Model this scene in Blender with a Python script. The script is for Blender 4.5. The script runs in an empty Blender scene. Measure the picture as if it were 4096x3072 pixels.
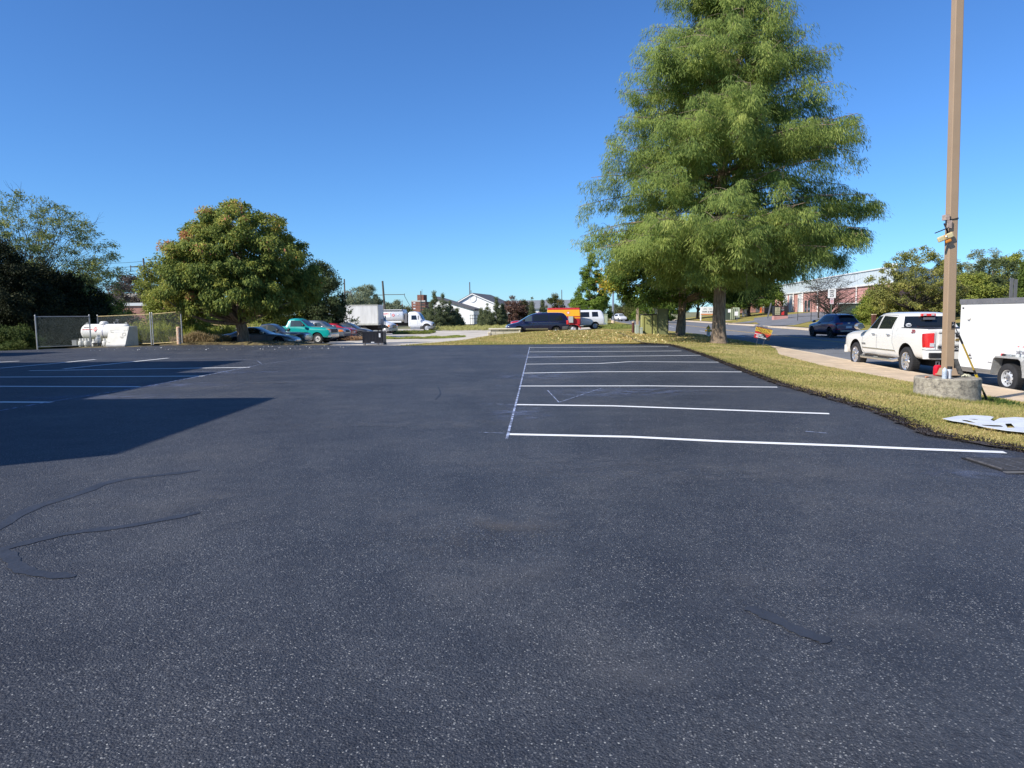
import bpy, bmesh, math, random
import numpy as np
from mathutils import Vector, Matrix, Euler
from mathutils.bvhtree import BVHTree
from mathutils.geometry import tessellate_polygon
random.seed(7)
rng = np.random.default_rng(7)
R = math.radians
scene = bpy.context.scene
COL = scene.collection
# ------------------------------------------------------------ camera
F = 2841.0
HC = 1.6
PITCH = math.atan((1536-1258)/F)
ROLL = R(-0.5)
cam_d = bpy.data.cameras.new('camera')
cam = bpy.data.objects.new('camera', cam_d)
COL.objects.link(cam)
CM = Matrix.Translation((0,0,HC)) @ Euler((R(90)-PITCH,0,0)).to_matrix().to_4x4() @ Matrix.Rotation(ROLL,4,'Z')
cam.matrix_world = CM
cam_d.sensor_width = 36.0
cam_d.sensor_fit = 'HORIZONTAL'
cam_d.lens = F/4096*36
cam_d.clip_start = 0.05
cam_d.clip_end = 6000
scene.camera = cam
# ------------------------------------------------------------ sun and sky
SUN_AZ = R(33)          # light travels towards +X, turned this much towards +Y
SUN_EL = R(38)
sd = Vector((math.cos(SUN_AZ)*math.cos(SUN_EL), math.sin(SUN_AZ)*math.cos(SUN_EL), -math.sin(SUN_EL)))
sun_d = bpy.data.lights.new('sun','SUN')
sun = bpy.data.objects.new('sun', sun_d)
COL.objects.link(sun)
sun.rotation_euler = sd.to_track_quat('-Z','Y').to_euler()
sun_d.energy = 5.0
sun_d.angle = R(0.53)
sun_d.color = (1.0,0.945,0.86)
world = bpy.data.worlds.new('World')
scene.world = world
world.use_nodes = True
wn = world.node_tree.nodes
wl = world.node_tree.links
bg = wn['Background']
sky = wn.new('ShaderNodeTexSky')
sky.sky_type = 'NISHITA'
sky.sun_disc = False
sky.sun_elevation = SUN_EL
# Nishita: rotation 0 puts the sun at +Y, growing clockwise seen from above
sp = -sd
sky.sun_rotation = math.atan2(sp.x, sp.y)
sky.altitude = 300
sky.air_density = 1.0
sky.dust_density = 0.1
sky.ozone_density = 3.0
tint = wn.new('ShaderNodeMix'); tint.data_type='RGBA'; tint.blend_type='MULTIPLY'; tint.inputs[0].default_value=1
tint.inputs[7].default_value=(.43,.73,1.10,1)
wl.new(sky.outputs[0], tint.inputs[6]); wl.new(tint.outputs[2], bg.inputs[0])
bg.inputs[1].default_value = 0.115
scene.render.engine = 'CYCLES'
scene.view_settings.view_transform = 'Standard'
scene.view_settings.look = 'None'
scene.view_settings.exposure = 0.38
scene.view_settings.gamma = 1.0

def ray(px, py):
    d = CM.to_3x3() @ Vector(((px-2048)/F, -(py-1536)/F, -1.0))
    return d
def on_z(px, py, z=0.0):
    d = ray(px,py); t = (z-HC)/d.z
    return Vector((d.x*t, d.y*t, z))
def at(px, py, Y):
    d = ray(px,py); t = Y/d.y
    return Vector((d.x*t, Y, HC+d.z*t))
def XZ(px, Y):
    return at(px, 1258-(px-2048)*0.00873, Y).x

# ------------------------------------------------------------ materials
MATS = {}
def nodes_of(m):
    m.use_nodes = True
    return m.node_tree.nodes, m.node_tree.links
def mat(name, col, rough=0.6, metal=0.0, bump=0.0, bscale=20.0, var=0.0, vscale=3.0, coat=0.0, spec=0.5, emit=None, alpha=None, stretch=None, col2=None):
    """principled material with procedural colour variation and bump"""
    if name in MATS: return MATS[name]
    m = bpy.data.materials.new(name); MATS[name] = m
    n, l = nodes_of(m)
    b = n['Principled BSDF']
    b.inputs['Base Color'].default_value = (*col,1)
    b.inputs['Roughness'].default_value = rough
    b.inputs['Metallic'].default_value = metal
    b.inputs['Specular IOR Level'].default_value = spec
    b.inputs['Coat Weight'].default_value = coat
    b.inputs['Coat Roughness'].default_value = 0.06
    tc = n.new('ShaderNodeTexCoord')
    src = tc.outputs['Object']
    if stretch:
        mp = n.new('ShaderNodeMapping'); mp.inputs['Scale'].default_value = stretch
        l.new(src, mp.inputs[0]); src = mp.outputs[0]
    if var > 0 or col2:
        nz = n.new('ShaderNodeTexNoise'); nz.inputs['Scale'].default_value = vscale
        nz.inputs['Detail'].default_value = 6; nz.inputs['Roughness'].default_value = 0.6
        l.new(src, nz.inputs['Vector'])
        rp = n.new('ShaderNodeValToRGB')
        c2 = col2 if col2 else tuple(min(1,c*(1+var)) for c in col)
        c1 = tuple(c*(1-var) for c in col) if not col2 else col
        rp.color_ramp.elements[0].position = 0.35; rp.color_ramp.elements[0].color = (*c1,1)
        rp.color_ramp.elements[1].position = 0.65; rp.color_ramp.elements[1].color = (*c2,1)
        l.new(nz.outputs[0], rp.inputs[0]); l.new(rp.outputs[0], b.inputs['Base Color'])
    if bump > 0:
        nb = n.new('ShaderNodeTexNoise'); nb.inputs['Scale'].default_value = bscale
        nb.inputs['Detail'].default_value = 4
        l.new(src, nb.inputs['Vector'])
        bp = n.new('ShaderNodeBump'); bp.inputs['Strength'].default_value = bump; bp.inputs['Distance'].default_value = 0.02
        l.new(nb.outputs[0], bp.inputs['Height']); l.new(bp.outputs[0], b.inputs['Normal'])
    if emit:
        b.inputs['Emission Color'].default_value = (*emit,1); b.inputs['Emission Strength'].default_value = 1
    return m
def paint(name, col, metal=0.0, rough=0.35, var=0.06):
    return mat(name, col, rough=rough, metal=metal, coat=0.8, var=var, vscale=1.3)

# ------------------------------------------------------------ mesh builder
class MB:
    def __init__(s): s.v=[]; s.f=[]; s.mi=[]; s.cur=0
    def add(s, vs, fs):
        o=len(s.v); s.v.extend([tuple(v) for v in vs]); s.f.extend([tuple(i+o for i in f) for f in fs]); s.mi.extend([s.cur]*len(fs)); return s
    def box(s, x0,y0,z0,x1,y1,z1, M=None):
        vs=[(x0,y0,z0),(x1,y0,z0),(x1,y1,z0),(x0,y1,z0),(x0,y0,z1),(x1,y0,z1),(x1,y1,z1),(x0,y1,z1)]
        if M is not None: vs=[M@Vector(v) for v in vs]
        return s.add(vs,[(0,3,2,1),(4,5,6,7),(0,1,5,4),(1,2,6,5),(2,3,7,6),(3,0,4,7)])
    def cbox(s,cx,cy,cz,sx,sy,sz,M=None):
        return s.box(cx-sx/2,cy-sy/2,cz-sz/2,cx+sx/2,cy+sy/2,cz+sz/2,M)
    def tube(s, pts, rad, n=8, cap=True):
        pts=[Vector(p) for p in pts]
        if not hasattr(rad,'__len__'): rad=[rad]*len(pts)
        vs=[]; fs=[]
        up=Vector((0.13,0.31,1)).normalized()
        for i,p in enumerate(pts):
            a=pts[max(i-1,0)]; b=pts[min(i+1,len(pts)-1)]
            d=(b-a)
            if d.length<1e-9: d=Vector((0,0,1))
            d.normalize()
            u = up if abs(d.dot(up))<0.95 else Vector((1,0,0.1)).normalized()
            x=d.cross(u).normalized(); y=d.cross(x).normalized()
            for k in range(n):
                t=2*math.pi*k/n
                vs.append(p+(x*math.cos(t)+y*math.sin(t))*rad[i])
        for i in range(len(pts)-1):
            for k in range(n):
                a=i*n+k; b=i*n+(k+1)%n
                fs.append((a,b,b+n,a+n))
        if cap:
            fs.append(tuple(range(n-1,-1,-1))); o=(len(pts)-1)*n; fs.append(tuple(range(o,o+n)))
        return s.add(vs,fs)
    def lathe(s, prof, n=24, M=None, axis='Z', cap=True):
        """prof: list of (r,h)"""
        vs=[];fs=[]
        for r,h in prof:
            for k in range(n):
                t=2*math.pi*k/n
                c,q=r*math.cos(t),r*math.sin(t)
                v=(c,q,h) if axis=='Z' else ((h,c,q) if axis=='X' else (q,h,c))
                vs.append(M@Vector(v) if M is not None else v)
        for i in range(len(prof)-1):
            for k in range(n):
                a=i*n+k;b=i*n+(k+1)%n
                fs.append((a,b,b+n,a+n))
        if cap and prof[0][0]>1e-6: fs.append(tuple(range(n-1,-1,-1)))
        if cap and prof[-1][0]>1e-6: o=(len(prof)-1)*n; fs.append(tuple(range(o,o+n)))
        return s.add(vs,fs)
    def prism(s, poly, z0, z1, M=None):
        """2-D polygon (ccw) extruded along z"""
        n=len(poly)
        vs=[Vector((x,y,z0)) for x,y in poly]+[Vector((x,y,z1)) for x,y in poly]
        if M is not None: vs=[M@v for v in vs]
        tris=tessellate_polygon([[Vector((x,y,0)) for x,y in poly]])
        fs=[]
        for t in tris:
            a,b,c=[Vector((*poly[i],0)) for i in t]
            if (b-a).cross(c-a).z<0: t=(t[0],t[2],t[1])
            fs.append(tuple(reversed(t))); fs.append(tuple(i+n for i in t))
        for i in range(n):
            j=(i+1)%n; fs.append((i,j,j+n,i+n))
        return s.add(vs,fs)
    def grid(s, P, flip=False):
        """P: 2-D list of points"""
        a=len(P); b=len(P[0]); vs=[p for r in P for p in r]; fs=[]
        for i in range(a-1):
            for j in range(b-1):
                q=(i*b+j,i*b+j+1,(i+1)*b+j+1,(i+1)*b+j)
                fs.append(tuple(reversed(q)) if flip else q)
        return s.add(vs,fs)
    def build(s, name, m, parent=None, smooth=False, loc=None, bevel=0, ang=35):
        me=bpy.data.meshes.new(name)
        me.from_pydata([tuple(v) for v in s.v],[],s.f)
        ms = m if isinstance(m,(list,tuple)) else [m]
        for q in ms: me.materials.append(q)
        if len(ms)>1: me.polygons.foreach_set('material_index', s.mi)
        me.update()
        if smooth:
            me.polygons.foreach_set('use_smooth',[True]*len(me.polygons))
            me.set_sharp_from_angle(angle=R(ang))
        o=bpy.data.objects.new(name,me); COL.objects.link(o)
        if parent: o.parent=parent
        if loc: o.location=loc
        if bevel:
            bm_=o.modifiers.new('bevel','BEVEL'); bm_.width=bevel; bm_.segments=2; bm_.limit_method='ANGLE'
        return o

def tag(o,label=None,cat=None,group=None,kind=None):
    if label: o['label']=label
    if cat: o['category']=cat
    if group: o['group']=group
    if kind: o['kind']=kind
    return o
def thing(name,label,cat,loc=(0,0,0),rz=0,group=None,rx=0,ry=0):
    o=bpy.data.objects.new(name,None); COL.objects.link(o); o.empty_display_size=0.2
    o.location=loc; o.rotation_euler=(rx,ry,rz)
    return tag(o,label,cat,group)
def struct(o): o['kind']='structure'; return o
def text(s, size, m, parent, loc, rot, ext=0.004, align='CENTER', name='lettering', sx=1.0, bold=0.0, shear=0.0):
    c=bpy.data.curves.new(name,'FONT'); c.body=s; c.size=size; c.extrude=ext; c.align_x=align; c.align_y='CENTER'; c.offset=bold; c.shear=shear
    c.resolution_u=3
    t=bpy.data.objects.new(name+'_tmp',c); COL.objects.link(t)
    dg=bpy.context.evaluated_depsgraph_get()
    me=bpy.data.meshes.new_from_object(t.evaluated_get(dg))
    bpy.data.objects.remove(t)
    me.materials.clear(); me.materials.append(m)
    o=bpy.data.objects.new(name,me); COL.objects.link(o)
    if parent: o.parent=parent
    o.location=loc; o.rotation_euler=rot; o.scale=(sx,1,1)
    return o
def copy_tree(o,parent=None):
    c=o.copy(); COL.objects.link(c); c.parent=parent
    for ch in list(o.children): copy_tree(ch,c)
    return c
def interp(x,xs,ys): return float(np.interp(x,xs,ys))
# ------------------------------------------------------------ terrain
def zr(Y):   return interp(Y,[0,18,28,36,44,55,70,90,300],[-.37,-.35,-.30,-.25,-.20,-.15,-.08,0,0])
def curbL(Y):return interp(Y,[-20,0,15.9,18,24,30,40,53,64,80,98,126,180,300],[11.45,11.45,11.5,11.7,12.2,12.95,13.6,14,14.2,15.1,16.4,18.8,25,42])
def roadR(Y):return interp(Y,[-20,0,45,64,97,126,180,300],[26.4,26.4,26.6,27.2,29.4,32,38,56])
def swL(Y):  return interp(Y,[-20,0,14,23.6,29.6,34,37,39],[10.05,10.05,10.1,10.3,11.1,12.6,13.35,13.4])
def lotR(Y): return interp(Y,[-10,0,8,9,11.3,15.8,19.7,25,31,35.8,37.9],[5.65,5.65,5.75,5.35,5.8,5.9,6.35,7.0,7.6,7.9,6.8])
def sm(t): t=max(0.,min(1.,t)); return t*t*(3-2*t)
def zyard(Y): return interp(Y,[37,42,46,53,98,150,400],[0,-.08,-.22,-.4,-.55,-.4,-.3])
def G(X,Y):
    cl=curbL(Y)
    if X>=cl:
        rr=roadR(Y)
        if X<=rr: return zr(Y)
        e=X-rr
        return zr(Y)+.12+interp(e,[0,2,6,14,25,60,400],[0,.06,.55,1.4,1.7,2.1,2.6])*sm((Y-25)/35)
    zs=zr(Y)+.12
    if Y<37.9:
        l=lotR(Y)
        if X<l: return 0.0
        s=swL(Y)
        if X>=s: return zs
        return 0.02+(zs-0.02)*sm(((X-l)/(s-l)-.2)/.8)
    # beyond the lot: plateau of grass on the right, yard sinking on the left
    w=sm((X+7)/9) if Y<68 else sm((X-cl+14)/12)
    if 68<=Y<80:
        t=(Y-68)/12; w=(1-t)*sm((X+7)/9)+t*sm((X-cl+14)/12)
    base=(1-w)*zyard(Y)+w*(zs*sm((X-6)/(cl-6)))
    m=0.42*math.exp(-((X-4.5)/6.5)**2-((Y-48.5)/6.5)**2)+.16*math.exp(-((X+16)/4.7)**4-((Y-41.2)/1.8)**2)
    return base+m+0.02*sm((Y-37.9)/2)

# ---- asphalt of the freshly sealed lot
def asphalt_mat():
    m=bpy.data.materials.new('sealed_asphalt'); n,l=nodes_of(m); b=n['Principled BSDF']
    tc=n.new('ShaderNodeTexCoord'); P=tc.outputs['Object']
    def noise(sc,det=4,rough=.55):
        q=n.new('ShaderNodeTexNoise'); q.inputs['Scale'].default_value=sc; q.inputs['Detail'].default_value=det; q.inputs['Roughness'].default_value=rough
        l.new(P,q.inputs['Vector']); return q.outputs[0]
    def ramp(src,stops):
        r=n.new('ShaderNodeValToRGB'); e=r.color_ramp.elements
        while len(e)<len(stops): e.new(0.5)
        for k,(p,c) in enumerate(stops): e[k].position=p; e[k].color=(*c,1) if len(c)==3 else c
        l.new(src,r.inputs[0]); return r.outputs[0]
    def mixc(f,a,bc,mode='MIX'):
        x=n.new('ShaderNodeMix'); x.data_type='RGBA'; x.blend_type=mode
        if isinstance(f,(int,float)): x.inputs[0].default_value=f
        else: l.new(f,x.inputs[0])
        for i,s in ((6,a),(7,bc)):
            if isinstance(s,tuple): x.inputs[i].default_value=(*s,1)
            else: l.new(s,x.inputs[i])
        return x.outputs[2]
    base=ramp(noise(0.45,5,.6),[(.3,(.031,.036,.049)),(.5,(.046,.052,.066)),(.72,(.074,.076,.083))])
    patch=ramp(noise(1.7,6,.65),[(.32,(.72,.74,.8)),(.68,(1.32,1.28,1.22))])
    c=mixc(1.0,base,patch,'MULTIPLY')
    # worn aggregate: light chips showing through, denser in patches
    vor=n.new('ShaderNodeTexVoronoi'); vor.inputs['Scale'].default_value=95; l.new(P,vor.inputs['Vector'])
    sep=n.new('ShaderNodeSeparateColor'); l.new(vor.outputs['Color'],sep.inputs[0])
    pick=n.new('ShaderNodeMath'); pick.operation='ADD'; l.new(sep.outputs[0],pick.inputs[0])
    pn=ramp(noise(0.8,5,.7),[(.42,(0,0,0)),(.62,(.30,.30,.30))])
    l.new(pn,pick.inputs[1])
    sel=n.new('ShaderNodeMath'); sel.operation='GREATER_THAN'; sel.inputs[1].default_value=.86; l.new(pick.outputs[0],sel.inputs[0])
    near=n.new('ShaderNodeMath'); near.operation='LESS_THAN'; near.inputs[1].default_value=.42; l.new(vor.outputs['Distance'],near.inputs[0])
    chip=n.new('ShaderNodeMath'); chip.operation='MULTIPLY'; l.new(sel.outputs[0],chip.inputs[0]); l.new(near.outputs[0],chip.inputs[1])
    cf=n.new('ShaderNodeMath'); cf.operation='MULTIPLY'; l.new(chip.outputs[0],cf.inputs[0]); cf.inputs[1].default_value=.75
    chipcol=ramp(sep.outputs[1],[(0.,(.10,.10,.11)),(.8,(.22,.22,.22)),(1.,(.42,.42,.40))])
    c=mixc(cf.outputs[0],c,chipcol)
    for sc_,th_,cc_ in((170,.87,(.19,.19,.20)),(80,.955,(.36,.36,.35)),(130,.93,(.008,.009,.012))):
        vb=n.new('ShaderNodeTexVoronoi'); vb.inputs['Scale'].default_value=sc_; l.new(P,vb.inputs['Vector'])
        sb=n.new('ShaderNodeSeparateColor'); l.new(vb.outputs['Color'],sb.inputs[0])
        ad=n.new('ShaderNodeMath'); ad.operation='ADD'; l.new(sb.outputs[0],ad.inputs[0]); q2=ramp(noise(1.3,5,.7),[(.44,(0,0,0)),(.64,(.13,.13,.13))]); l.new(q2,ad.inputs[1])
        g1=n.new('ShaderNodeMath'); g1.operation='GREATER_THAN'; g1.inputs[1].default_value=th_; l.new(ad.outputs[0],g1.inputs[0])
        g2=n.new('ShaderNodeMath'); g2.operation='LESS_THAN'; g2.inputs[1].default_value=.33; l.new(vb.outputs['Distance'],g2.inputs[0])
        g3=n.new('ShaderNodeMath'); g3.operation='MULTIPLY'; l.new(g1.outputs[0],g3.inputs[0]); l.new(g2.outputs[0],g3.inputs[1])
        c=mixc(g3.outputs[0],c,cc_)
    # dark pits
    v2=n.new('ShaderNodeTexVoronoi'); v2.inputs['Scale'].default_value=60; l.new(P,v2.inputs['Vector'])
    s2=n.new('ShaderNodeSeparateColor'); l.new(v2.outputs['Color'],s2.inputs[0])
    pit=n.new('ShaderNodeMath'); pit.operation='GREATER_THAN'; pit.inputs[1].default_value=.8; l.new(s2.outputs[2],pit.inputs[0])
    pf=n.new('ShaderNodeMath'); pf.operation='MULTIPLY'; pf.inputs[1].default_value=.45; l.new(pit.outputs[0],pf.inputs[0])
    c=mixc(pf.outputs[0],c,(.018,.02,.028))
    l.new(c,b.inputs['Base Color'])
    b.inputs['Roughness'].default_value=.62; b.inputs['Specular IOR Level'].default_value=.35
    h1=noise(110,8,.8)
    hh=n.new('ShaderNodeMath'); hh.operation='ADD'; l.new(h1,hh.inputs[0])
    inv=n.new('ShaderNodeMath'); inv.operation='MULTIPLY'; inv.inputs[1].default_value=-.9; l.new(vor.outputs['Distance'],inv.inputs[0]); l.new(inv.outputs[0],hh.inputs[1])
    bp=n.new('ShaderNodeBump'); bp.inputs['Strength'].default_value=.8; bp.inputs['Distance'].default_value=.013
    l.new(hh.outputs[0],bp.inputs['Height']); l.new(bp.outputs[0],b.inputs['Normal'])
    return m
M_LOT=asphalt_mat()
M_ROAD=mat('road_asphalt',(.17,.17,.175),rough=.85,var=.14,vscale=.7,bump=.4,bscale=60)
M_SEAL=mat('crack_sealant',(.030,.034,.045),rough=.6,var=.2,vscale=4,bump=.3,bscale=25)
M_WHITE=mat('line_paint',(.82,.82,.80),rough=.7,var=.05,vscale=30)
M_YELL=mat('yellow_line_paint',(.62,.40,.10),rough=.7,var=.15,vscale=5)
M_CONC=mat('pavement_concrete',(.56,.43,.29),rough=.9,var=.14,vscale=2.5,bump=.3,bscale=40)
M_CONC2=mat('kerb_concrete',(.62,.50,.36),rough=.9,var=.12,vscale=3,bump=.3,bscale=40)
M_GRAV=mat('gravel',(.42,.37,.30),rough=.95,bump=.6,bscale=30,vscale=.35,col2=(.62,.56,.47))
M_DIRT=mat('far_ground',(.12,.13,.05),rough=1,bump=.4,bscale=8,vscale=.5,col2=(.24,.21,.10))
def grass_mat():
    m=bpy.data.materials.new('dry_grass'); n,l=nodes_of(m); b=n['Principled BSDF']
    tc=n.new('ShaderNodeTexCoord')
    def ns(sc,d=5,r=.6):
        q=n.new('ShaderNodeTexNoise'); q.inputs['Scale'].default_value=sc; q.inputs['Detail'].default_value=d; q.inputs['Roughness'].default_value=r; l.new(tc.outputs['Object'],q.inputs['Vector']); return q
    a=ns(.5); r=n.new('ShaderNodeValToRGB'); l.new(a.outputs[0],r.inputs[0])
    e=r.color_ramp.elements; e[0].position=.36; e[0].color=(.19,.20,.05,1); e[1].position=.62; e[1].color=(.42,.31,.12,1); q=e.new(.5); q.color=(.31,.27,.08,1)
    f=ns(28,4,.7); r2=n.new('ShaderNodeValToRGB'); l.new(f.outputs[0],r2.inputs[0]); r2.color_ramp.elements[0].position=.35; r2.color_ramp.elements[0].color=(.5,.5,.5,1); r2.color_ramp.elements[1].position=.65; r2.color_ramp.elements[1].color=(1.35,1.3,1.2,1)
    x=n.new('ShaderNodeMix'); x.data_type='RGBA'; x.blend_type='MULTIPLY'; x.inputs[0].default_value=1; l.new(r.outputs[0],x.inputs[6]); l.new(r2.outputs[0],x.inputs[7]); l.new(x.outputs[2],b.inputs['Base Color'])
    b.inputs['Roughness'].default_value=1; b.inputs['Specular IOR Level'].default_value=.1
    bp=n.new('ShaderNodeBump'); bp.inputs['Strength'].default_value=.8; bp.inputs['Distance'].default_value=.04; l.new(f.outputs[0],bp.inputs['Height']); l.new(bp.outputs[0],b.inputs['Normal'])
    return m
M_GRASS=grass_mat()

# base ground
xs=[-1500,-700,-350,-200,-140]+list(np.arange(-100,-44,6))+list(np.arange(-44,80,2))+[84,92,104,120,150,220,400,800,1500]
ys=[-60,-30,-15]+list(np.arange(-10,40,2.5))+list(np.arange(40,140,3))+[145,155,170,190,220,260,320,400,600,900,1500,3000]
g=MB()
g.grid([[(float(x),float(y),G(float(x),float(y))-(.35 if (y<42 and x<16 and x>-50) else .10)) for x in xs] for y in ys])
struct(g.build('ground',M_DIRT,smooth=True))

# lot polygon
far=[on_z(x,y) for x,y in [(-500,1418),(0,1403),(145,1398.5),(362,1391),(543,1387),(620,1383),(800,1378.5),(900,1379.5),(1050,1380.5),(1279,1380.5),(1449,1381),(1533,1381),(1630,1378.5),(1700,1377),(2300,1376),(2480,1377),(2661,1379)]]
far=[(p.x,p.y) for p in far]
for i in range(len(far)):
    if far[i][1]>37.9 and far[i][0]>-6: far[i]=(far[i][0],37.9)
rt=[(lotR(Y)+.3,Y) for Y in np.arange(37.4,-6,-.6)]
rt=[(x+random.uniform(-.05,.05),y) for x,y in rt]
lot_poly=[(-46,-6)]+[(-46,far[0][1]+1)]+far+rt
lot=MB(); 
P3=[Vector((x,y,0)) for x,y in lot_poly]
tr=tessellate_polygon([P3]); fs=[]
for t in tr:
    a,b_,c=[P3[i] for i in t]
    fs.append(t if (b_-a).cross(c-a).z>0 else (t[0],t[2],t[1]))
lot.add(P3,fs)
struct(lot.build('parking_lot',M_LOT))
LOTX=[p[0] for p in far]; LOTY=[p[1] for p in far]
def farY(X): return interp(X,LOTX,LOTY)

def strip(name,m,ys,fl,fr,zo,n=6,hf=None):
    g=MB(); P=[]
    for y in ys:
        a,b=fl(y),fr(y); P.append([(a+(b-a)*k/n,y,(hf or G)(a+(b-a)*k/n,y)+zo) for k in range(n+1)])
    g.grid(P); return g.build(name,m,smooth=True)
# grass verge between lot and pavement
vy=list(np.arange(-6,37.6,.5))+[37.85]
struct(strip('grass_verge',M_GRASS,vy,lambda y:lotR(y)+.0,lambda y:swL(y)+.05,.0,n=14,hf=lambda x,y:G(x,y)+.012))
def moundL(Y): return interp(Y,[37.87,38.5,41,46,52,60,66,75,95],[-6.3,-5.9,-4.6,-2.8,-1.6,0,3,8,12])
vy=list(np.arange(37.87,68,.8))+list(np.arange(68,180,4))
struct(strip('grass_verge',M_GRASS,vy,moundL,lambda y:curbL(y)-.15,.01,n=24))
def fringe_mat():
    m=bpy.data.materials.new('tarred_soil'); n,l=nodes_of(m); b=n['Principled BSDF']; b.inputs['Base Color'].default_value=(.035,.030,.030,1); b.inputs['Roughness'].default_value=.95
    tc=n.new('ShaderNodeTexCoord'); q=n.new('ShaderNodeTexNoise'); q.inputs['Scale'].default_value=6; q.inputs['Detail'].default_value=9; q.inputs['Roughness'].default_value=.7; l.new(tc.outputs['Object'],q.inputs['Vector'])
    r=n.new('ShaderNodeValToRGB'); r.color_ramp.elements[0].position=.42; r.color_ramp.elements[1].position=.55; l.new(q.outputs[0],r.inputs[0]); l.new(r.outputs[0],b.inputs['Alpha']); return m
M_FRINGE=fringe_mat()
M_TAR=mat('tar_soil_solid',(.04,.034,.034),rough=.95,var=.3,vscale=8,bump=.5,bscale=30)
struct(strip('tarred_edge',M_TAR,[float(v) for v in np.arange(-6,37.8,.15)],lambda y:lotR(y)-.03-.05*math.sin(y*7)-.04*math.sin(y*17+1),lambda y:lotR(y)+.07+.06*math.sin(y*5)+.05*math.sin(y*13),.02,n=2,hf=lambda x,y:max(G(x,y),.003)))
struct(strip('tarred_edge',M_FRINGE,vy,lambda y:lotR(y)+.08,lambda y:lotR(y)+.34,.03,n=3))
# pavement, kerbs, road
struct(strip('sidewalk',M_CONC,list(np.arange(-6,37.5,.5)),swL,lambda y:curbL(y)-.18,.015,n=4,hf=lambda x,y:zr(y)+.12))
def kerb(name,fl,fr,ys,z0,z1):
    g=MB()
    P=[]
    for y in ys:
        a,b=fl(y),fr(y); z=zr(y); P.append([(a,y,z+z0),(a,y,z+z1),(b,y,z+z1),(b,y,z+z0)])
    g.grid(P,flip=False)
    o=g.build(name,M_CONC2); return struct(o)
ky=list(np.arange(-6,70,1))+list(np.arange(70,300,5))
kerb('kerb',lambda y:curbL(y)-.18,lambda y:curbL(y),ky,-.1,.14)
kerb('kerb',lambda y:roadR(y),lambda y:roadR(y)+.18,ky,-.1,.14)
struct(strip('road',M_ROAD,ky,curbL,roadR,.004,n=8,hf=lambda x,y:zr(y)))
struct(strip('sidewalk',M_CONC2,[k for k in ky if k>30],lambda y:roadR(y)+.18,lambda y:roadR(y)+1.5,.0,n=2,hf=lambda x,y:zr(y)+.13))
struct(strip('lawn',M_GRASS,[k for k in ky if 30<k<170],lambda y:roadR(y)+1.5,lambda y:roadR(y)+22,.02,n=12))
# entrance drive to the warehouse
def ribbon(name,m,pts,w,zo=.01,hf=None,nseg=4):
    """flat ribbon along pts (x,y), following the terrain"""
    pts=[Vector((p[0],p[1],0)) for p in pts]; res=[]
    for i in range(len(pts)-1):
        n=max(1,int((pts[i+1]-pts[i]).length/1.0)); n=min(n,40)
        for k in range(n): res.append(pts[i].lerp(pts[i+1],k/n))
    res.append(pts[-1]); P=[]
    for i,p in enumerate(res):
        d=(res[min(i+1,len(res)-1)]-res[max(i-1,0)]).normalized(); nrm=Vector((-d.y,d.x,0))
        ww=w(i/(len(res)-1)) if callable(w) else w
        row=[]
        for k in range(nseg+1):
            q=p+nrm*ww*(k/nseg-.5); row.append((q.x,q.y,(hf(q.x,q.y) if hf else G(q.x,q.y))+zo))
        P.append(row)
    g=MB(); g.grid(P,flip=True); return g.build(name,m,smooth=True)
struct(ribbon('driveway',M_ROAD,[(28.4,78),(33,84),(38,95),(43,105)],lambda t:5+9*t,.05,nseg=10))
struct(ribbon('driveway',M_ROAD,[(30,95),(36,97),(44,92)],5,.06,nseg=6))
# road markings
flat=lambda x,y:zr(y)
def cl(y): return interp(y,[-20,0,41,55,69,92,126,180],[19.2,19.2,19.5,20.2,20.8,22.5,25.5,31])
for off in (-.14,.14):
    struct(strip('road_marking',M_YELL,ky[:-10],lambda y:cl(y)+off-.06,lambda y:cl(y)+off+.06,.009,n=1,hf=flat))
for a,b in ((24,27),(52,55),(64,67),(82,86)):
    struct(strip('road_marking',M_WHITE,list(np.linspace(a,b,4)),lambda y:cl(y)-3.0-.06,lambda y:cl(y)-3.0+.06,.009,n=1,hf=flat))
# gravel yard left of the mound
def yL(Y): return interp(Y,[37,40,60,110],[-20,-20,-26,-50])
yy=list(np.arange(38.0,66,1.0))+list(np.arange(66,112,3))
struct(strip('gravel_yard',M_GRAV,yy,lambda y:interp(y,[37,38.2,43.4,44.2,60,110],[-10.4,-10.8,-11.5,-18.5,-26,-45]),lambda y:moundL(y)+.4,.0,n=24,hf=lambda x,y:G(x,y)+.002))

# parking lines from their ends and bends
def line(name,pts,w,m,z=.004,jit=0.0):
    P=[on_z(x,y) for x,y in pts]
    return struct(ribbon(name,m,[(p.x,p.y) for p in P],w,z,hf=lambda x,y:0.0,nseg=1))
RL=[[(2119,1390.5),(2673,1386.5)],[(2113,1408),(2726,1404)],[(2109,1429),(2811,1421.5)],[(2102,1457),(2400,1454),(2523,1447),(2878,1449)],
    [(2092,1493),(2378,1487.5),(2700,1487),(2967,1488)],[(2081,1544.6),(2600,1544),(3109,1549)],[(2061,1619),(2450,1624),(2812,1637),(3317,1655.5)],
    [(2031,1737.5),(2523,1748),(2885,1766),(3400,1784.5),(3700,1798),(4020,1810)]]
for p in RL: line('parking_line',p,.135,M_WHITE)
LL=[[(-600,1606),(0,1608.6),(206,1609.5)],[(-500,1545),(0,1545.7),(560,1547.5)],[(-500,1509),(0,1508.7),(814,1504.6)],[(117,1483),(999,1469.5)]]
for p in LL: line('parking_line',p,.17,M_WHITE)
for p in [[(253,1476),(673,1432.5)],[(0,1473),(194,1456),(382,1438)],[(-60,1452),(76,1444.5)]]: line('parking_line',p,.15,M_WHITE)
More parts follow.
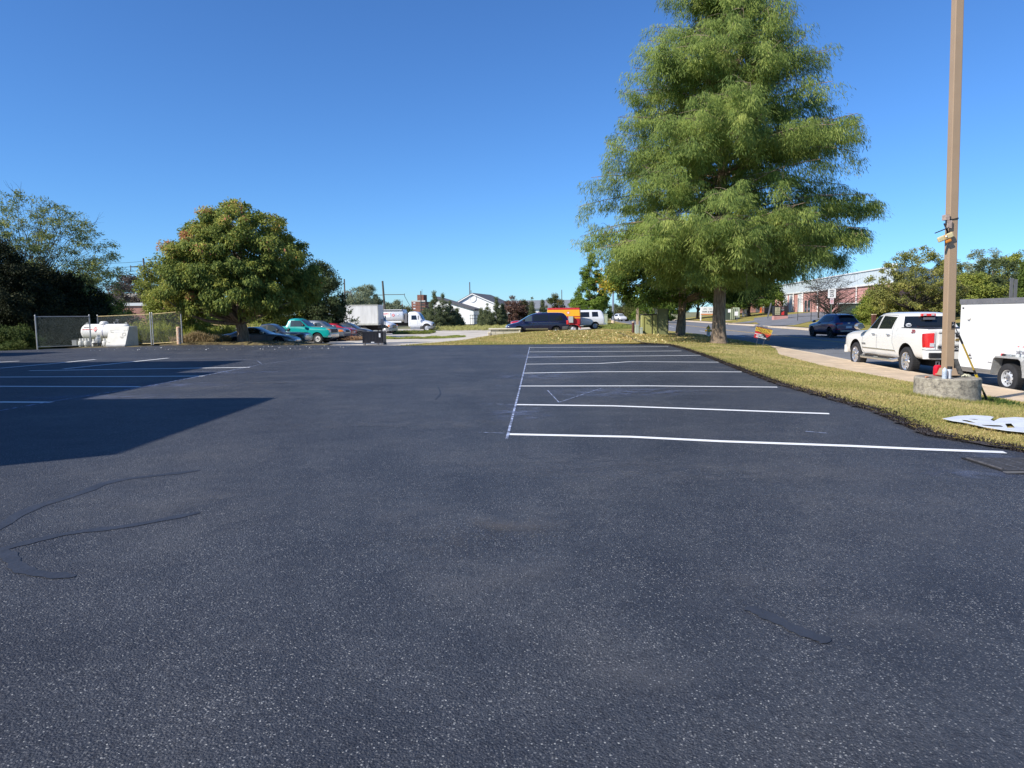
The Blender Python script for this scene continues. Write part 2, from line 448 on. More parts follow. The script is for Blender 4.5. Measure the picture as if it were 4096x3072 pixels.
def chalk_mat():
    m=bpy.data.materials.new('chalk'); n,l=nodes_of(m); b=n['Principled BSDF']; b.inputs['Base Color'].default_value=(.40,.47,.66,1); b.inputs['Roughness'].default_value=1
    tc=n.new('ShaderNodeTexCoord'); q=n.new('ShaderNodeTexNoise'); q.inputs['Scale'].default_value=9; q.inputs['Detail'].default_value=8; l.new(tc.outputs['Object'],q.inputs['Vector'])
    r=n.new('ShaderNodeValToRGB'); r.color_ramp.elements[0].position=.40; r.color_ramp.elements[1].position=.62; r.color_ramp.elements[0].color=(.15,.15,.15,1); l.new(q.outputs[0],r.inputs[0]); l.new(r.outputs[0],b.inputs['Alpha']); return m
M_CH=chalk_mat()
line('chalk_line',[(2119,1388),(2074,1575),(2027,1758)],.035,M_CH,.008)
for p in [[(1916,1731),(2031,1735)],[(1915,1617),(2061,1619)],[(1980,1544),(2080,1545)],[(2236,1611),(2405,1554)],[(2236,1611),(2190,1562)],[(3220,1727),(3310,1735)]]: line('chalk_line',p,.018,M_CH,.008)
line('chalk_line',[(0,1644),(200,1608),(567,1550),(1010,1466)],.045,M_CH,.008)
line('chalk_line',[(1010,1466),(1046,1456),(1030,1444),(940,1437),(700,1434),(330,1437)],.018,M_CH,.008)
line('chalk_line',[(1046,1459),(1250,1427)],.02,M_CH,.008)
# chalk dust smudges: thin translucent patches
def smudge_mat(nm,col,amt):
    m=bpy.data.materials.new(nm); n,l=nodes_of(m); b=n['Principled BSDF']; b.inputs['Base Color'].default_value=(*col,1); b.inputs['Roughness'].default_value=1
    tc=n.new('ShaderNodeTexCoord'); g_=n.new('ShaderNodeTexGradient'); g_.gradient_type='SPHERICAL'
    mp=n.new('ShaderNodeMapping'); mp.inputs['Location'].default_value=(-1,-1,0); mp.inputs['Scale'].default_value=(2,2,0); l.new(tc.outputs['Generated'],mp.inputs[0]); l.new(mp.outputs[0],g_.inputs[0])
    q=n.new('ShaderNodeTexNoise'); q.inputs['Scale'].default_value=3; q.inputs['Detail'].default_value=8; l.new(tc.outputs['Object'],q.inputs['Vector'])
    r=n.new('ShaderNodeValToRGB'); r.color_ramp.elements[0].position=.42; r.color_ramp.elements[1].position=.75; l.new(q.outputs[0],r.inputs[0])
    x=n.new('ShaderNodeMath'); x.operation='MULTIPLY'; l.new(r.outputs[0],x.inputs[0]); l.new(g_.outputs[0],x.inputs[1])
    y=n.new('ShaderNodeMath'); y.operation='MULTIPLY'; y.inputs[1].default_value=amt; l.new(x.outputs[0],y.inputs[0]); l.new(y.outputs[0],b.inputs['Alpha']); return m
M_SM=smudge_mat('chalk_dust',(.22,.27,.44),.5)
M_SB=smudge_mat('brown_dust',(.11,.10,.095),.4)
M_SG=smudge_mat('scuff_dust',(.20,.20,.21),.28)
k=0
for (px,py,sx,sy,mm) in [(2150,1505,1.5,1.2,M_SM),(2075,1650,.6,1.2,M_SM),(2125,1425,1.2,2.0,M_SM),(2500,1570,2.0,1.0,M_SM),(620,1543,2.4,.8,M_SM),(400,1590,2.2,.7,M_SM),(900,1490,2.0,.7,M_SM),(1150,1530,2.6,.6,M_SG),(700,2000,1.2,.5,M_SG),(1900,2080,1.4,.6,M_SG),(2900,1900,2.2,.6,M_SG),(3500,2000,1.3,.5,M_SG),(2300,1850,1.8,.7,M_SG),(4010,1822,.5,.3,M_SM),(3890,1900,.5,.25,M_SM),(1250,1400,3,1.2,M_SG),(3000,1560,2,.6,M_SG),(1500,1700,2.5,.6,M_SG),(1990,2300,.8,.4,M_SG),(2030,2110,.55,.28,M_SB),(1800,2180,.7,.3,M_SB),(1200,1530,2.0,.25,M_SB),(3050,2350,.6,.25,M_SG),(900,2600,.35,.2,M_SG),(2600,2700,.4,.2,M_SG),(3600,2500,.5,.25,M_SG)]:
    p=on_z(px,py); s_=MB(); s_.grid([[(p.x-sx,p.y-sy,.0110+.0002*k),(p.x+sx,p.y-sy,.0110+.0002*k)],[(p.x-sx,p.y+sy,.0110+.0002*k),(p.x+sx,p.y+sy,.0110+.0002*k)]]); k+=1
    struct(s_.build('dust_patch',mm))
# crack seal bands
kz=0
for pts,w in [([(-150,2190),(0,2110),(110,2035),(330,1975),(430,1925),(650,1900),(800,1882)],.13),
              ([(800,2050),(500,2110),(320,2125),(150,2160),(0,2200),(-100,2230)],.12),
              ([(-60,2190),(10,2205),(45,2235),(75,2275),(150,2298),(300,2308)],.12),
              ([(2990,2430),(3080,2470),(3230,2540),(3320,2570)],.11),
              ([(1750,1545),(1765,1575),(1740,1600)],.03)]:
    P=[on_z(x,y) for x,y in pts]
    for _ in range(3):
        Q=[P[0]]
        for i in range(len(P)-1): Q+= [P[i].lerp(P[i+1],.25),P[i].lerp(P[i+1],.75)]
        P=Q+[P[-1]]
    struct(ribbon('crack_seal',M_SEAL,[(p.x,p.y) for p in P],lambda t,w=w:max(.015,w*(min(1,6*t+.3,6*(1-t)+.15))*(.8+.12*math.sin(t*23)+.1*math.sin(t*61))),.0035+kz,hf=lambda x,y:0,nseg=2)); kz+=.0006

struct(strip('grass_strip',mat('leaf_litter_soil',(.07,.05,.03),rough=1,bump=.6,bscale=25,vscale=2.5,col2=(.20,.16,.06)),list(np.arange(38.2,44.6,.3)),lambda y:-24.,lambda y:-10.2,0,n=40,hf=lambda x,y:G(x,y)+.03+.015*math.sin(3*x+y) if y>farY(x)+.15*math.sin(x*4) else -.03))
# ------------------------------------------------------------ vehicle kit
M_TYRE=mat('tyre_rubber',(.022,.022,.024),rough=.85,bump=.3,bscale=60,var=.2,vscale=8)
M_CHROME=mat('chrome',(.72,.72,.73),rough=.22,metal=.85)
M_ALU=mat('aluminium',(.5,.5,.51),rough=.35,metal=.9,var=.08,vscale=4)
M_GLASS=mat('dark_glass',(.012,.015,.018),rough=.04,spec=.7)
M_GLASST=mat('tinted_glass',(.05,.07,.08),rough=.05,spec=.7)
M_BLK=mat('black_plastic',(.018,.018,.02),rough=.6,var=.2,vscale=6)
M_UNDER=mat('underbody',(.01,.01,.011),rough=.9)
M_RED=mat('red_lens',(.45,.012,.015),rough=.15,coat=.6)
M_REDL=mat('bright_red_lens',(.75,.03,.03),rough=.15,coat=.6)
M_AMB=mat('amber_lens',(.75,.22,.04),rough=.2,coat=.6)
M_LENS=mat('clear_lens',(.55,.56,.57),rough=.12,coat=.8)
M_PLATE=mat('plate_white',(.6,.62,.66),rough=.4)
M_GREY=mat('grey_plastic',(.13,.13,.14),rough=.6,var=.1)

def apply_mods(o):
    dg=bpy.context.evaluated_depsgraph_get()
    me=bpy.data.meshes.new_from_object(o.evaluated_get(dg))
    o.modifiers.clear(); old=o.data; o.data=me; bpy.data.meshes.remove(old)
def loft_body(st, mp, wells, parent, name='body', sub=2, wellr=.37, well_w=.32):
    """st: stations (x, zb, zbelt, ztop, wb, wbelt, wtop) back to front"""
    g=MB(); rings=[]
    for (x,zb,zl,zt,wb,wl,wt) in st:
        hm=(zb+zl)/2
        half=[(wb*.8,zb),(wb,zb+.05),(max(wb,wl)*1.0+.012,hm),(wl,zl-.04),(wl-.015 if zt-zl>.25 else wl-.05,zl+.015 if zt-zl>.25 else zl),(wt,zt-.10 if zt-zl>.25 else (zl*.4+zt*.6)),(wt*.86,zt-.015),(wt*.4,zt)]
        ring=[(x,y,z) for y,z in half]+[(x,-y,z) for y,z in reversed(half)]
        rings.append(ring)
    n=len(rings[0])
    vs=[p for r in rings for p in r]; fs=[]
    for i in range(len(rings)-1):
        for k in range(n):
            a=i*n+k; b=i*n+(k+1)%n
            fs.append((a,b,b+n,a+n))
    fs.append(tuple(range(n-1,-1,-1))); o=(len(rings)-1)*n; fs.append(tuple(range(o,o+n)))
    g.add(vs,fs)
    ob=g.build(name,[mp,M_UNDER],parent,smooth=True)
    bm=bmesh.new(); bm.from_mesh(ob.data); bmesh.ops.recalc_face_normals(bm,faces=bm.faces); bm.to_mesh(ob.data); bm.free()
    m=ob.modifiers.new('s','SUBSURF'); m.levels=sub; m.render_levels=sub
    apply_mods(ob)
    cut=MB()
    for (wx,wz,ww) in wells:
        for sgn in (1,-1):
            y0,y1=(ww-well_w,ww+.3) if sgn>0 else (-ww-.3,-ww+well_w)
            M=Matrix.Translation((wx,0,wz))
            cut.lathe([(wellr,y0),(wellr,y1)],n=28,M=M,axis='Y')
    if wells:
        c=cut.build('cutter',[mp,M_UNDER],None); c.data.polygons.foreach_set('material_index',[1]*len(c.data.polygons))
        bm=bmesh.new(); bm.from_mesh(c.data); bmesh.ops.recalc_face_normals(bm,faces=bm.faces); bm.to_mesh(c.data); bm.free()
        c.parent=parent
        b=ob.modifiers.new('b','BOOLEAN'); b.operation='DIFFERENCE'; b.solver='EXACT'; b.object=c
        bpy.context.view_layer.update()
        apply_mods(ob)
        cm=c.data; bpy.data.objects.remove(c); bpy.data.meshes.remove(cm)
    ob.data.polygons.foreach_set('use_smooth',[True]*len(ob.data.polygons)); ob.data.set_sharp_from_angle(angle=R(42))
    # material fix: faces deep inside wells stay dark
    return ob
def bvh_of(ob):
    bm=bmesh.new(); bm.from_mesh(ob.data); b=BVHTree.FromBMesh(bm); bm.free(); return b
AX={'L':(lambda u,v:(Vector((u,4,v)),Vector((0,-1,0)))),'R':(lambda u,v:(Vector((u,-4,v)),Vector((0,1,0)))),
    'F':(lambda u,v:(Vector((9,u,v)),Vector((-1,0,0)))),'B':(lambda u,v:(Vector((-9,u,v)),Vector((1,0,0)))),'T':(lambda u,v:(Vector((u,v,6)),Vector((0,0,-1))))}
def patch(bvh, side, q, m, parent, name, off=.006, nu=8, nv=6, thick=.03, rnd=0.0):
    """panel laid on the body: q = 4 corners (u,v) in order; projected along the side's axis"""
    P=[]
    for i in range(nu+1):
        row=[]
        for j in range(nv+1):
            a=i/nu; b=j/nv
            u=(1-a)*(1-b)*q[0][0]+a*(1-b)*q[1][0]+a*b*q[2][0]+(1-a)*b*q[3][0]
            v=(1-a)*(1-b)*q[0][1]+a*(1-b)*q[1][1]+a*b*q[2][1]+(1-a)*b*q[3][1]
            o,d=AX[side](u,v)
            h=bvh.ray_cast(o,d)
            if h[0] is None:
                hh=bvh.find_nearest(Vector((u if side in'LRT' else (1 if side=='F' else -1)*5, u if side in 'FB' else (v if side=='T' else (1 if side=='L' else -1)*1),v)))
                p=hh[0]
            else: p=h[0]
            row.append(p-d*off)
        P.append(row)
    d=AX[side](0,0)[1]
    g=MB(); flip = False
    nrm=(P[1][0]-P[0][0]).cross(P[0][1]-P[0][0])
    flip = nrm.dot(-d)>0
    g.grid([[tuple(p) for p in r] for r in P],flip=not flip if False else flip)
    # rim going inwards
    loop=[P[i][0] for i in range(nu+1)]+[P[nu][j] for j in range(1,nv+1)]+[P[i][nv] for i in range(nu-1,-1,-1)]+[P[0][j] for j in range(nv-1,0,-1)]
    n=len(loop); vs=loop+[p+d*thick for p in loop]
    g.add(vs,[(k,(k+1)%n,(k+1)%n+n,k+n) for k in range(n)])
    return g.build(name,m,parent,smooth=True,ang=50)
WH={}
def wheel_meshes(rad,w,style,rimr=None):
    key=(rad,w,style)
    if key in WH: return WH[key]
    rr=rimr or rad*.64
    g=MB(); h=w/2
    g.lathe([(rr,-h*.82),(rr+.012,-h*.92),(rad*.90,-h),(rad*.975,-h*.86),(rad,-h*.6),(rad,h*.6),(rad*.975,h*.86),(rad*.90,h),(rr+.012,h*.92),(rr,h*.82)],n=36,axis='Y',cap=False)
    for k in range(48):   # tread blocks
        t=2*math.pi*k/48; M=Matrix.Rotation(t,4,'Y')
        g.box(rad-.004,-h*.72,-rad*.025,rad+.006,-h*.1,rad*.02,M); g.box(rad-.004,h*.1,-rad*.02,rad+.006,h*.72,rad*.025,M)
    ty=g.build('wheel',M_TYRE,smooth=True)
    r=MB(); mr={'chrome':M_CHROME,'black':M_BLK,'steel':mat('steel_wheel_paint',(.55,.56,.57),rough=.35,metal=.3),'white':mat('white_wheel_paint',(.6,.6,.58),rough=.5,var=.15),'alu':M_ALU}[style]
    o=h*.86
    # outward face is +Y
    if style in('steel','white'):
        r.lathe([(rr,o-.0),(rr*.93,o-.01),(rr*.88,o-.06),(rr*.6,o-.035),(rr*.45,o-.02),(rr*.3,o-.05),(.0,o-.05)],n=32,axis='Y',cap=False)
        hole=MB()
        for k in range(9):
            t=2*math.pi*k/9; M=Matrix.Rotation(t,4,'Y')@Matrix.Translation((rr*.70,0,0))
            hole.lathe([(0,o-.034),(rr*.085,o-.034),(rr*.085,o-.06)],n=10,axis='Y',M=M)
        rim=r.build('rim',mr,smooth=True); hub=hole.build('vent_hole',M_UNDER)
        cap=MB(); cap.lathe([(rr*.26,o-.05),(rr*.26,o-.02),(rr*.2,o+.015),(0,o+.02)],n=16,axis='Y',cap=False); capo=cap.build('hub_cap',M_GREY if style=='white' else M_ALU,smooth=True)
        parts=[rim,hub,capo]
    else:
        r.lathe([(rr,o),(rr*.94,o-.005),(rr*.90,o-.05),(rr*.86,-h*.5),(rr*.86,-h*.8)],n=32,axis='Y',cap=False)
        ns=5 if style=='black' else (7 if style=='chrome' else 6)
        for k in range(ns):
            t=2*math.pi*k/ns
            if style=='black':
                for dt in (-.16,.16):
                    M=Matrix.Rotation(t+dt,4,'Y'); r.box(rr*.12,o-.05,-rr*.055,rr*.93,o-.012,rr*.055,M)
            else:
                M=Matrix.Rotation(t,4,'Y')
                vs=[(rr*.15,o-.07,-rr*.10),(rr*.15,o-.07,rr*.10),(rr*.92,o-.05,rr*.15),(rr*.92,o-.05,-rr*.15),(rr*.15,o-.015,-rr*.06),(rr*.15,o-.015,rr*.06),(rr*.92,o-.008,rr*.09),(rr*.92,o-.008,-rr*.09)]
                r.add([M@Vector(v) for v in vs],[(0,1,2,3),(4,7,6,5),(0,4,5,1),(1,5,6,2),(2,6,7,3),(3,7,4,0)])
        r.lathe([(rr*.26,o-.07),(rr*.26,o-.02),(rr*.16,o),(0,o+.002)],n=16,axis='Y',cap=False)
        rim=r.build('rim',mr,smooth=True)
        dk=MB(); dk.lathe([(rr*.88,-h*.2),(0,-h*.2)],n=24,axis='Y'); dko=dk.build('brake_disc',M_UNDER)
        parts=[rim,dko]
    for p in [ty]+parts: COL.objects.unlink(p)
    WH[key]=(ty,parts); return WH[key]
def put_wheel(parent,x,y,rad,w,style,rimr=None,z=None):
    ty,parts=wheel_meshes(rad,w,style,rimr)
    o=ty.copy(); COL.objects.link(o); o.parent=parent; o.location=(x,y,rad if z is None else z); o.rotation_euler=(0,0.3*x,0 if y>0 else math.pi)
    for p in parts:
        c=p.copy(); COL.objects.link(c); c.parent=o
    return o
def mirror_q(q): return q
def side_parts(bvh,parent,items):
    """items: (name, quad, material, offset) made on both sides"""
    for it in items:
        nm,q,m=it[:3]; off=it[3] if len(it)>3 else .006
        for s in 'LR': patch(bvh,s,q,m,parent,nm,off=off)
def seam(bvh,parent,side,pts,w=.012,name='door_seam',m=None,off=.003):
    """thin line over the body along side-view points"""
    g=MB(); L=[];Rr=[]
    m=m or M_UNDER; res=[]
    for i in range(len(pts)-1):
        for k in range(6): res.append(Vector(pts[i]).lerp(Vector(pts[i+1]),k/6))
    res.append(Vector(pts[-1])); rows=[]
    for i,p in enumerate(res):
        d=(res[min(i+1,len(res)-1)]-res[max(i-1,0)]).normalized(); n=Vector((-d.y,d.x))
        row=[]
        for sgn in(-1,1):
            q=p+n*w/2*sgn; o,dr=AX[side](q.x,q.y); h=bvh.ray_cast(o,dr)
            if h[0] is None: h=bvh.find_nearest(Vector((q.x,1 if side=='L' else -1,q.y)))
            row.append(tuple(h[0]-dr*off))
        rows.append(row)
    g.grid(rows); return g.build(name,m,parent)
def door_mirror(parent,x,y,z,m,s=1.0):
    sg=1 if y>0 else -1
    g=MB(); g.box(x-.05,y,z-.02,x+.03,y+sg*.1,z+.02)
    h=MB(); M=Matrix.Translation((x-.02,y+sg*.18,z+.04))
    h.lathe([(0,-.09*s),(.06*s,-.085*s),(.085*s,-.03*s),(.085*s,.05*s),(.05*s,.09*s),(0,.095*s)],n=12,axis='X',M=M@Matrix.Scale(1.25,4,(0,1,0)))
    o=h.build('mirror',m,parent,smooth=True); a=g.build('mirror_arm',M_BLK,o)
    gl=MB(); gl.lathe([(.07*s,-.092*s),(0,-.093*s)],n=12,axis='X',M=M@Matrix.Scale(1.25,4,(0,1,0))); gl.build('mirror_glass',M_GLASST,o)
    return o

# ---- stations for kinds of car
def st_pickup(L=5.85,W=2.0,H=1.88,cab=(1.15,-1.25),bedz=1.34,hood=1.22,roof0=.42,nose=None):
    xf=L/2; xr=-L/2; w=W/2
    hb=hood-.12
    c0,c1=cab
    return [(xr,.55,bedz-.02,bedz,w*.9,w*.95,w*.93),(xr+.04,.50,bedz-.01,bedz+.01,w*.95,w*.98,w*.95),(xr+.3,.48,bedz,bedz+.01,w*.97,w*.985,w*.95),
        (-1.8,.5,bedz,bedz+.01,w*.97,w,w*.95),(c1-.14,.42,bedz,bedz+.01,w*.97,w*.985,w*.95),(c1-.08,.42,bedz-.05,bedz+.05,w*.97,w*.985,w*.92),
        (c1,.42,bedz-.09,H-.16,w*.97,w*.98,w*.80),(c1+.12,.42,bedz-.09,H-.02,w*.97,w*.98,w*.79),(c1+.6,.42,bedz-.09,H,w*.97,w*.98,w*.78),(roof0-.35,.42,bedz-.1,H-.005,w*.97,w*.98,w*.77),(roof0,.42,bedz-.12,H-.05,w*.97,w*.98,w*.74),
        (c0-.1,.42,hb+.04,hood+.12,w*.97,w*.98,w*.78),(c0,.42,hb+.02,hood+.03,w*.97,w*.98,w*.86),(c0+.35,.42,hb,hood,w*.97,w*.985,w*.84),(xf-.45,.42,hb-.03,hood-.02,w*.97,w*.985,w*.82),(xf-.12,.42,hb-.06,hood-.07,w*.95,w*.95,w*.8),(xf-.02,.5,hb-.1,hood-.16,w*.88,w*.88,w*.74),(xf,.55,hb-.14,hood-.2,w*.84,w*.84,w*.7)]
def st_sedan(L=4.7,W=1.8,H=1.45,hood=.92,belt=.88,deck=.98,a=(.95,.15),c=(-.75,-1.45),zb=.22,nose=.68,tail=None):
    xf=L/2; xr=-L/2; w=W/2; tl=tail or deck-.1
    return [(xr,.35,tl-.14,tl-.05,w*.72,w*.8,w*.66),(xr+.06,.28,tl-.08,tl,w*.86,w*.9,w*.74),(xr+.35,zb,deck-.1,deck-.01,w*.94,w*.96,w*.78),(c[1]-.1,zb,deck-.09,deck,w*.96,w*.975,w*.8),(c[1]+.05,zb,belt,deck+.04,w*.97,w*.98,w*.78),
        (c[0]-.05,zb,belt,H-.08,w*.97,w*.99,w*.66),(c[0]+.2,zb,belt,H-.02,w*.97,w*.99,w*.66),(-.2,zb,belt,H,w*.97,w,w*.67),(a[1],zb,belt,H-.04,w*.97,w,w*.66),(a[1]+.35,zb,belt,H-.22,w*.97,w*.99,w*.68),
        (a[0]-.08,zb,hood-.08,hood+.06,w*.97,w*.985,w*.76),(a[0]+.05,zb,hood-.1,hood,w*.97,w*.98,w*.8),(xf-.7,zb,hood-.14,hood-.07,w*.95,w*.965,w*.76),(xf-.25,.24,nose-.02,nose+.08,w*.9,w*.9,w*.68),(xf-.05,.28,nose-.12,nose-.03,w*.74,w*.76,w*.58),(xf,.34,nose-.18,nose-.1,w*.62,w*.64,w*.48)]
def st_suv(L=4.4,W=1.81,H=1.66,hood=1.06,belt=1.02,a=(.95,.2),rear=.62,zb=.3,nose=.9):
    xf=L/2; xr=-L/2; w=W/2
    return [(xr,.42,belt-.12,belt-.02,w*.8,w*.84,w*.7),(xr+.05,.36,belt-.06,belt+.08,w*.88,w*.92,w*.74),(xr+.16,zb,belt,belt+.28,w*.94,w*.96,w*.70),(xr+.36,zb,belt+.03,H-.14,w*.96,w*.97,w*.64),(xr+.55,zb,belt+.03,H-.06,w*.97,w*.98,w*.68),
        (xr+1.0,zb,belt+.01,H-.01,w*.97,w,w*.7),(-.3,zb,belt,H,w*.97,w,w*.7),(a[1],zb,belt-.02,H-.04,w*.97,w,w*.68),(a[1]+.35,zb,belt-.03,H-.24,w*.97,w*.99,w*.70),
        (a[0]-.05,zb,hood-.1,hood+.08,w*.97,w*.985,w*.78),(a[0]+.08,zb,hood-.12,hood,w*.97,w*.98,w*.82),(xf-.5,zb,hood-.15,hood-.06,w*.95,w*.97,w*.78),(xf-.18,.32,nose-.05,nose+.04,w*.9,w*.9,w*.7),(xf-.04,.36,nose-.16,nose-.08,w*.78,w*.8,w*.6),(xf,.4,nose-.2,nose-.14,w*.66,w*.68,w*.5)]
def st_van(L=5.07,W=1.95,H=1.76,hood=1.0,belt=1.02,a=(1.45,.3),zb=.28,nose=.85,rear=.15):
    xf=L/2; xr=-L/2; w=W/2
    return [(xr,.45,belt-.1,belt,w*.82,w*.86,w*.74),(xr+.04,.36,belt-.04,belt+.16,w*.9,w*.93,w*.78),(xr+rear,zb,belt,H-.4,w*.95,w*.97,w*.76),(xr+rear+.22,zb,belt,H-.05,w*.96,w*.98,w*.74),(xr+rear+.5,zb,belt,H-.01,w*.97,w,w*.75),
        (-.5,zb,belt,H,w*.97,w,w*.75),(a[1],zb,belt-.02,H-.05,w*.97,w,w*.73),(a[1]+.5,zb,belt-.04,H-.3,w*.97,w*.99,w*.74),(a[0]-.05,zb,hood-.1,hood+.09,w*.96,w*.98,w*.78),(a[0]+.1,zb,hood-.12,hood,w*.96,w*.97,w*.8),(xf-.35,zb,hood-.22,hood-.12,w*.94,w*.94,w*.76),(xf-.1,.32,nose-.14,nose-.06,w*.84,w*.84,w*.62),(xf,.38,nose-.24,nose-.18,w*.68,w*.7,w*.5)]

def truck_cab(parent,mp,kind='hood'): pass
# ------------------------------------------------------------ the vehicles
def heading(X,Y,toward): return math.atan2(toward[1]-Y,toward[0]-X)
P_WHITE=paint('white_truck_paint',(.72,.71,.67),var=.015)
P_WHITE2=paint('white_van_paint',(.72,.73,.74),rough=.4,var=.04)
P_BLUE=paint('deep_blue_paint',(.012,.035,.12),metal=.55,rough=.3)
P_NAVY=paint('navy_van_paint',(.016,.018,.06),metal=.4,rough=.3)
P_TEAL=paint('teal_paint',(.0,.33,.31),rough=.35)
P_SILV=paint('silver_paint',(.42,.43,.43),metal=.6,rough=.35)
P_DKG=paint('dark_grey_paint',(.07,.075,.08),metal=.4,rough=.3)
P_REDC=paint('red_paint',(.42,.015,.03),rough=.3)
P_BLKC=paint('black_car_paint',(.03,.03,.033),rough=.5)
P_GRYS=paint('grey_silver_paint',(.24,.26,.28),metal=.5,rough=.35)

# ---- white crew-cab pickup at the kerb
def white_pickup():
    Y0=23.25; X0=13.03
    t=thing('pickup_truck','white four-door pickup truck with chrome wheels parked at the kerb in front of the trailer','pickup truck',(X0,Y0,zr(Y0)+.0),R(86.2))
    st=st_pickup(H=1.90,bedz=1.40,hood=1.28,roof0=.68,cab=(1.32,-1.04))
    b=loft_body(st,P_WHITE,[(1.83,.45,1.0),(-1.83,.45,1.0)],t,wellr=.52,well_w=.34); bv=bvh_of(b)
    for x in(1.83,-1.83):
        for y in(.86,-.86): put_wheel(t,x,y,.42,.28,'chrome',.27)
    for s in 'LR':
        f=1 if s=='L' else -1
        d=patch(bv,s,[(1.20,1.355),(.24,1.355),(.24,1.77),(.72,1.75)],M_GLASS,t,'front_side_window')
        patch(bv,s,[(.13,1.355),(-.78,1.37),(-.80,1.74),(.13,1.775)],M_GLASS,t,'rear_side_window')
        for q,nm in(([(1.28,.62),(1.30,1.28),(1.20,1.34),(.70,1.79),(.2,1.81),(.18,.5),(1.1,.5),(1.28,.62)],'door_seam'),([(.18,.5),(.19,1.8),(-.80,1.79),(-.9,1.3),(-.92,.95),(-1.15,.62)],'door_seam')):
            seam(bv,t,s,q,w=.014,name=nm,m=M_GREY)
        patch(bv,s,[(1.25,.68),(-1.15,.68),(-1.15,.72),(1.25,.72)],M_CHROME,t,'side_moulding',off=.014)
        for hx in(.38,-.68):
            h=MB(); h.tube([(hx-.11,f*1.005,1.18),(hx-.06,f*1.03,1.185),(hx+.06,f*1.03,1.185),(hx+.11,f*1.005,1.18)],.018,n=8); h.build('door_handle',M_CHROME,t,smooth=True)
        door_mirror(t,1.16,f*.98,1.38,M_CHROME,1.35)
        st_=MB(); st_.tube([(1.25,f*.93,.44),(1.15,f*1.04,.40),(-1.15,f*1.04,.40),(-1.28,f*.93,.44)],.055,n=10); ob=st_.build('running_board',M_CHROME,t,smooth=True)
        for xa,xb in((.9,.2),(-.2,-.95)):
            pads=MB(); pads.box(xa,f*1.04-.05,.445,xb,f*1.04+.05,.462); pads.build('step_pad',M_BLK,ob)
        # tail light wraps the corner
        tl=patch(bv,s,[(-2.83,.88),(-2.905,.88),(-2.905,1.28),(-2.79,1.26)],M_RED,t,'tail_light',off=.02)
        patch(bv,'B',[(f*.73,.88),(f*.955,.88),(f*.955,1.28),(f*.73,1.29)],M_REDL,tl,'tail_lens',off=.02)
        patch(bv,'B',[(f*.72,.90),(f*.84,.90),(f*.84,1.0),(f*.72,1.0)],M_LENS,tl,'reversing_lens',off=.026)
        text('Z71',.13,mat('badge_red',(.28,.02,.04),rough=.4),t,(-2.28,f*1.008,1.32),(R(90),0,R(180) if f>0 else 0),name='badge',bold=.006,shear=.3)
        text('CLASSIC' if False else 'SILVERADO',.055,M_GREY,t,(1.12,f*1.012,.84),(R(90),0,R(180) if f>0 else 0),name='badge',bold=.002)
        patch(bv,'F',[(f*.58,.95),(f*.93,.95),(f*.93,1.12),(f*.60,1.12)],M_LENS,t,'headlight')
    patch(bv,'B',[(-.76,1.41),(.76,1.41),(.66,1.76),(-.66,1.76)],M_GLASS,t,'rear_window',off=.012,nu=10)
    for yy in(-.22,.22):
        q=MB(); q.box(-1.40,yy-.008,1.43,-1.37,yy+.008,1.73); 
    tg=MB(); tg.cbox(-1.15,0,1.69,.03,.34,.07); tg.build('window_latch_panel',M_GREY,t)
    tb=MB(); tb.cbox(-1.07,0,1.80,.10,.42,.075); lb=tb.build('third_brake_light',M_REDL,t,bevel=.01)
    for yy in(.12,-.12):
        lw=MB(); lw.cbox(-1.125,yy,1.80,.01,.09,.04); lw.build('cargo_lamp',M_LENS,lb)
    e=MB(); e.lathe([(.085,0),(.085,.004),(0,.005)],n=20,M=Matrix.Translation((-1.175,.62,1.49))@Matrix.Rotation(R(-80),4,'Y')@Matrix.Scale(.7,4,(1,0,0))); st=e.build('oval_sticker',M_WHITE,t)
    text('OBX',.07,M_BLK,st,(-1.185,.62,1.49),(R(80),0,R(-90)))
    # bed cover, tailgate, bumper
    bc=MB(); bc.box(-2.86,-.86,1.395,-1.22,.86,1.425); bc.build('bed_cover',mat('vinyl',(.02,.02,.022),rough=.55,bump=.4,bscale=4),t,bevel=.01)
    seam(bv,t,'B',[(.68,.78),(.68,1.38)],w=.014,m=M_GREY,off=.004,name='tailgate_seam'); seam(bv,t,'B',[(-.68,.78),(-.68,1.38)],w=.014,m=M_GREY,name='tailgate_seam')
    tgp=MB(); tgp.box(-2.945,-.62,1.30,-2.93,.62,1.345); tgp.box(-2.945,-.62,.935,-2.93,.62,.955); tgp.box(-2.943,-.6,.965,-2.93,.6,1.26); 
    tp=tgp.build('tailgate_panel',P_WHITE,t,bevel=.004)
    ln=MB(); ln.box(-2.95,-.62,1.285,-2.94,.62,1.30); ln.box(-2.95,-.62,.915,-2.94,.62,.932); ln.build('tailgate_crease',M_GREY,t)
    text('SILVERADO',.085,M_BLK,t,(-2.95,.34,.87),(R(90),0,R(-90)),name='badge',bold=.004,sx=1.35)
    bt=MB(); bt.prism([(-.16,-.03),(-.05,-.03),(-.05,-.055),(.05,-.055),(.05,-.03),(.16,-.03),(.14,.03),(.05,.03),(.05,.055),(-.05,.055),(-.05,.03),(-.14,.03)],0,.02,Matrix.Translation((-2.95,0,1.10))@Euler((R(90),0,R(-90))).to_matrix().to_4x4()); bt.build('emblem',mat('emblem_gold',(.42,.28,.08),rough=.3,metal=.6),t)
    hd=MB(); hd.cbox(-2.95,0,1.22,.03,.30,.10); hd.build('tailgate_handle',M_BLK,t,bevel=.01)
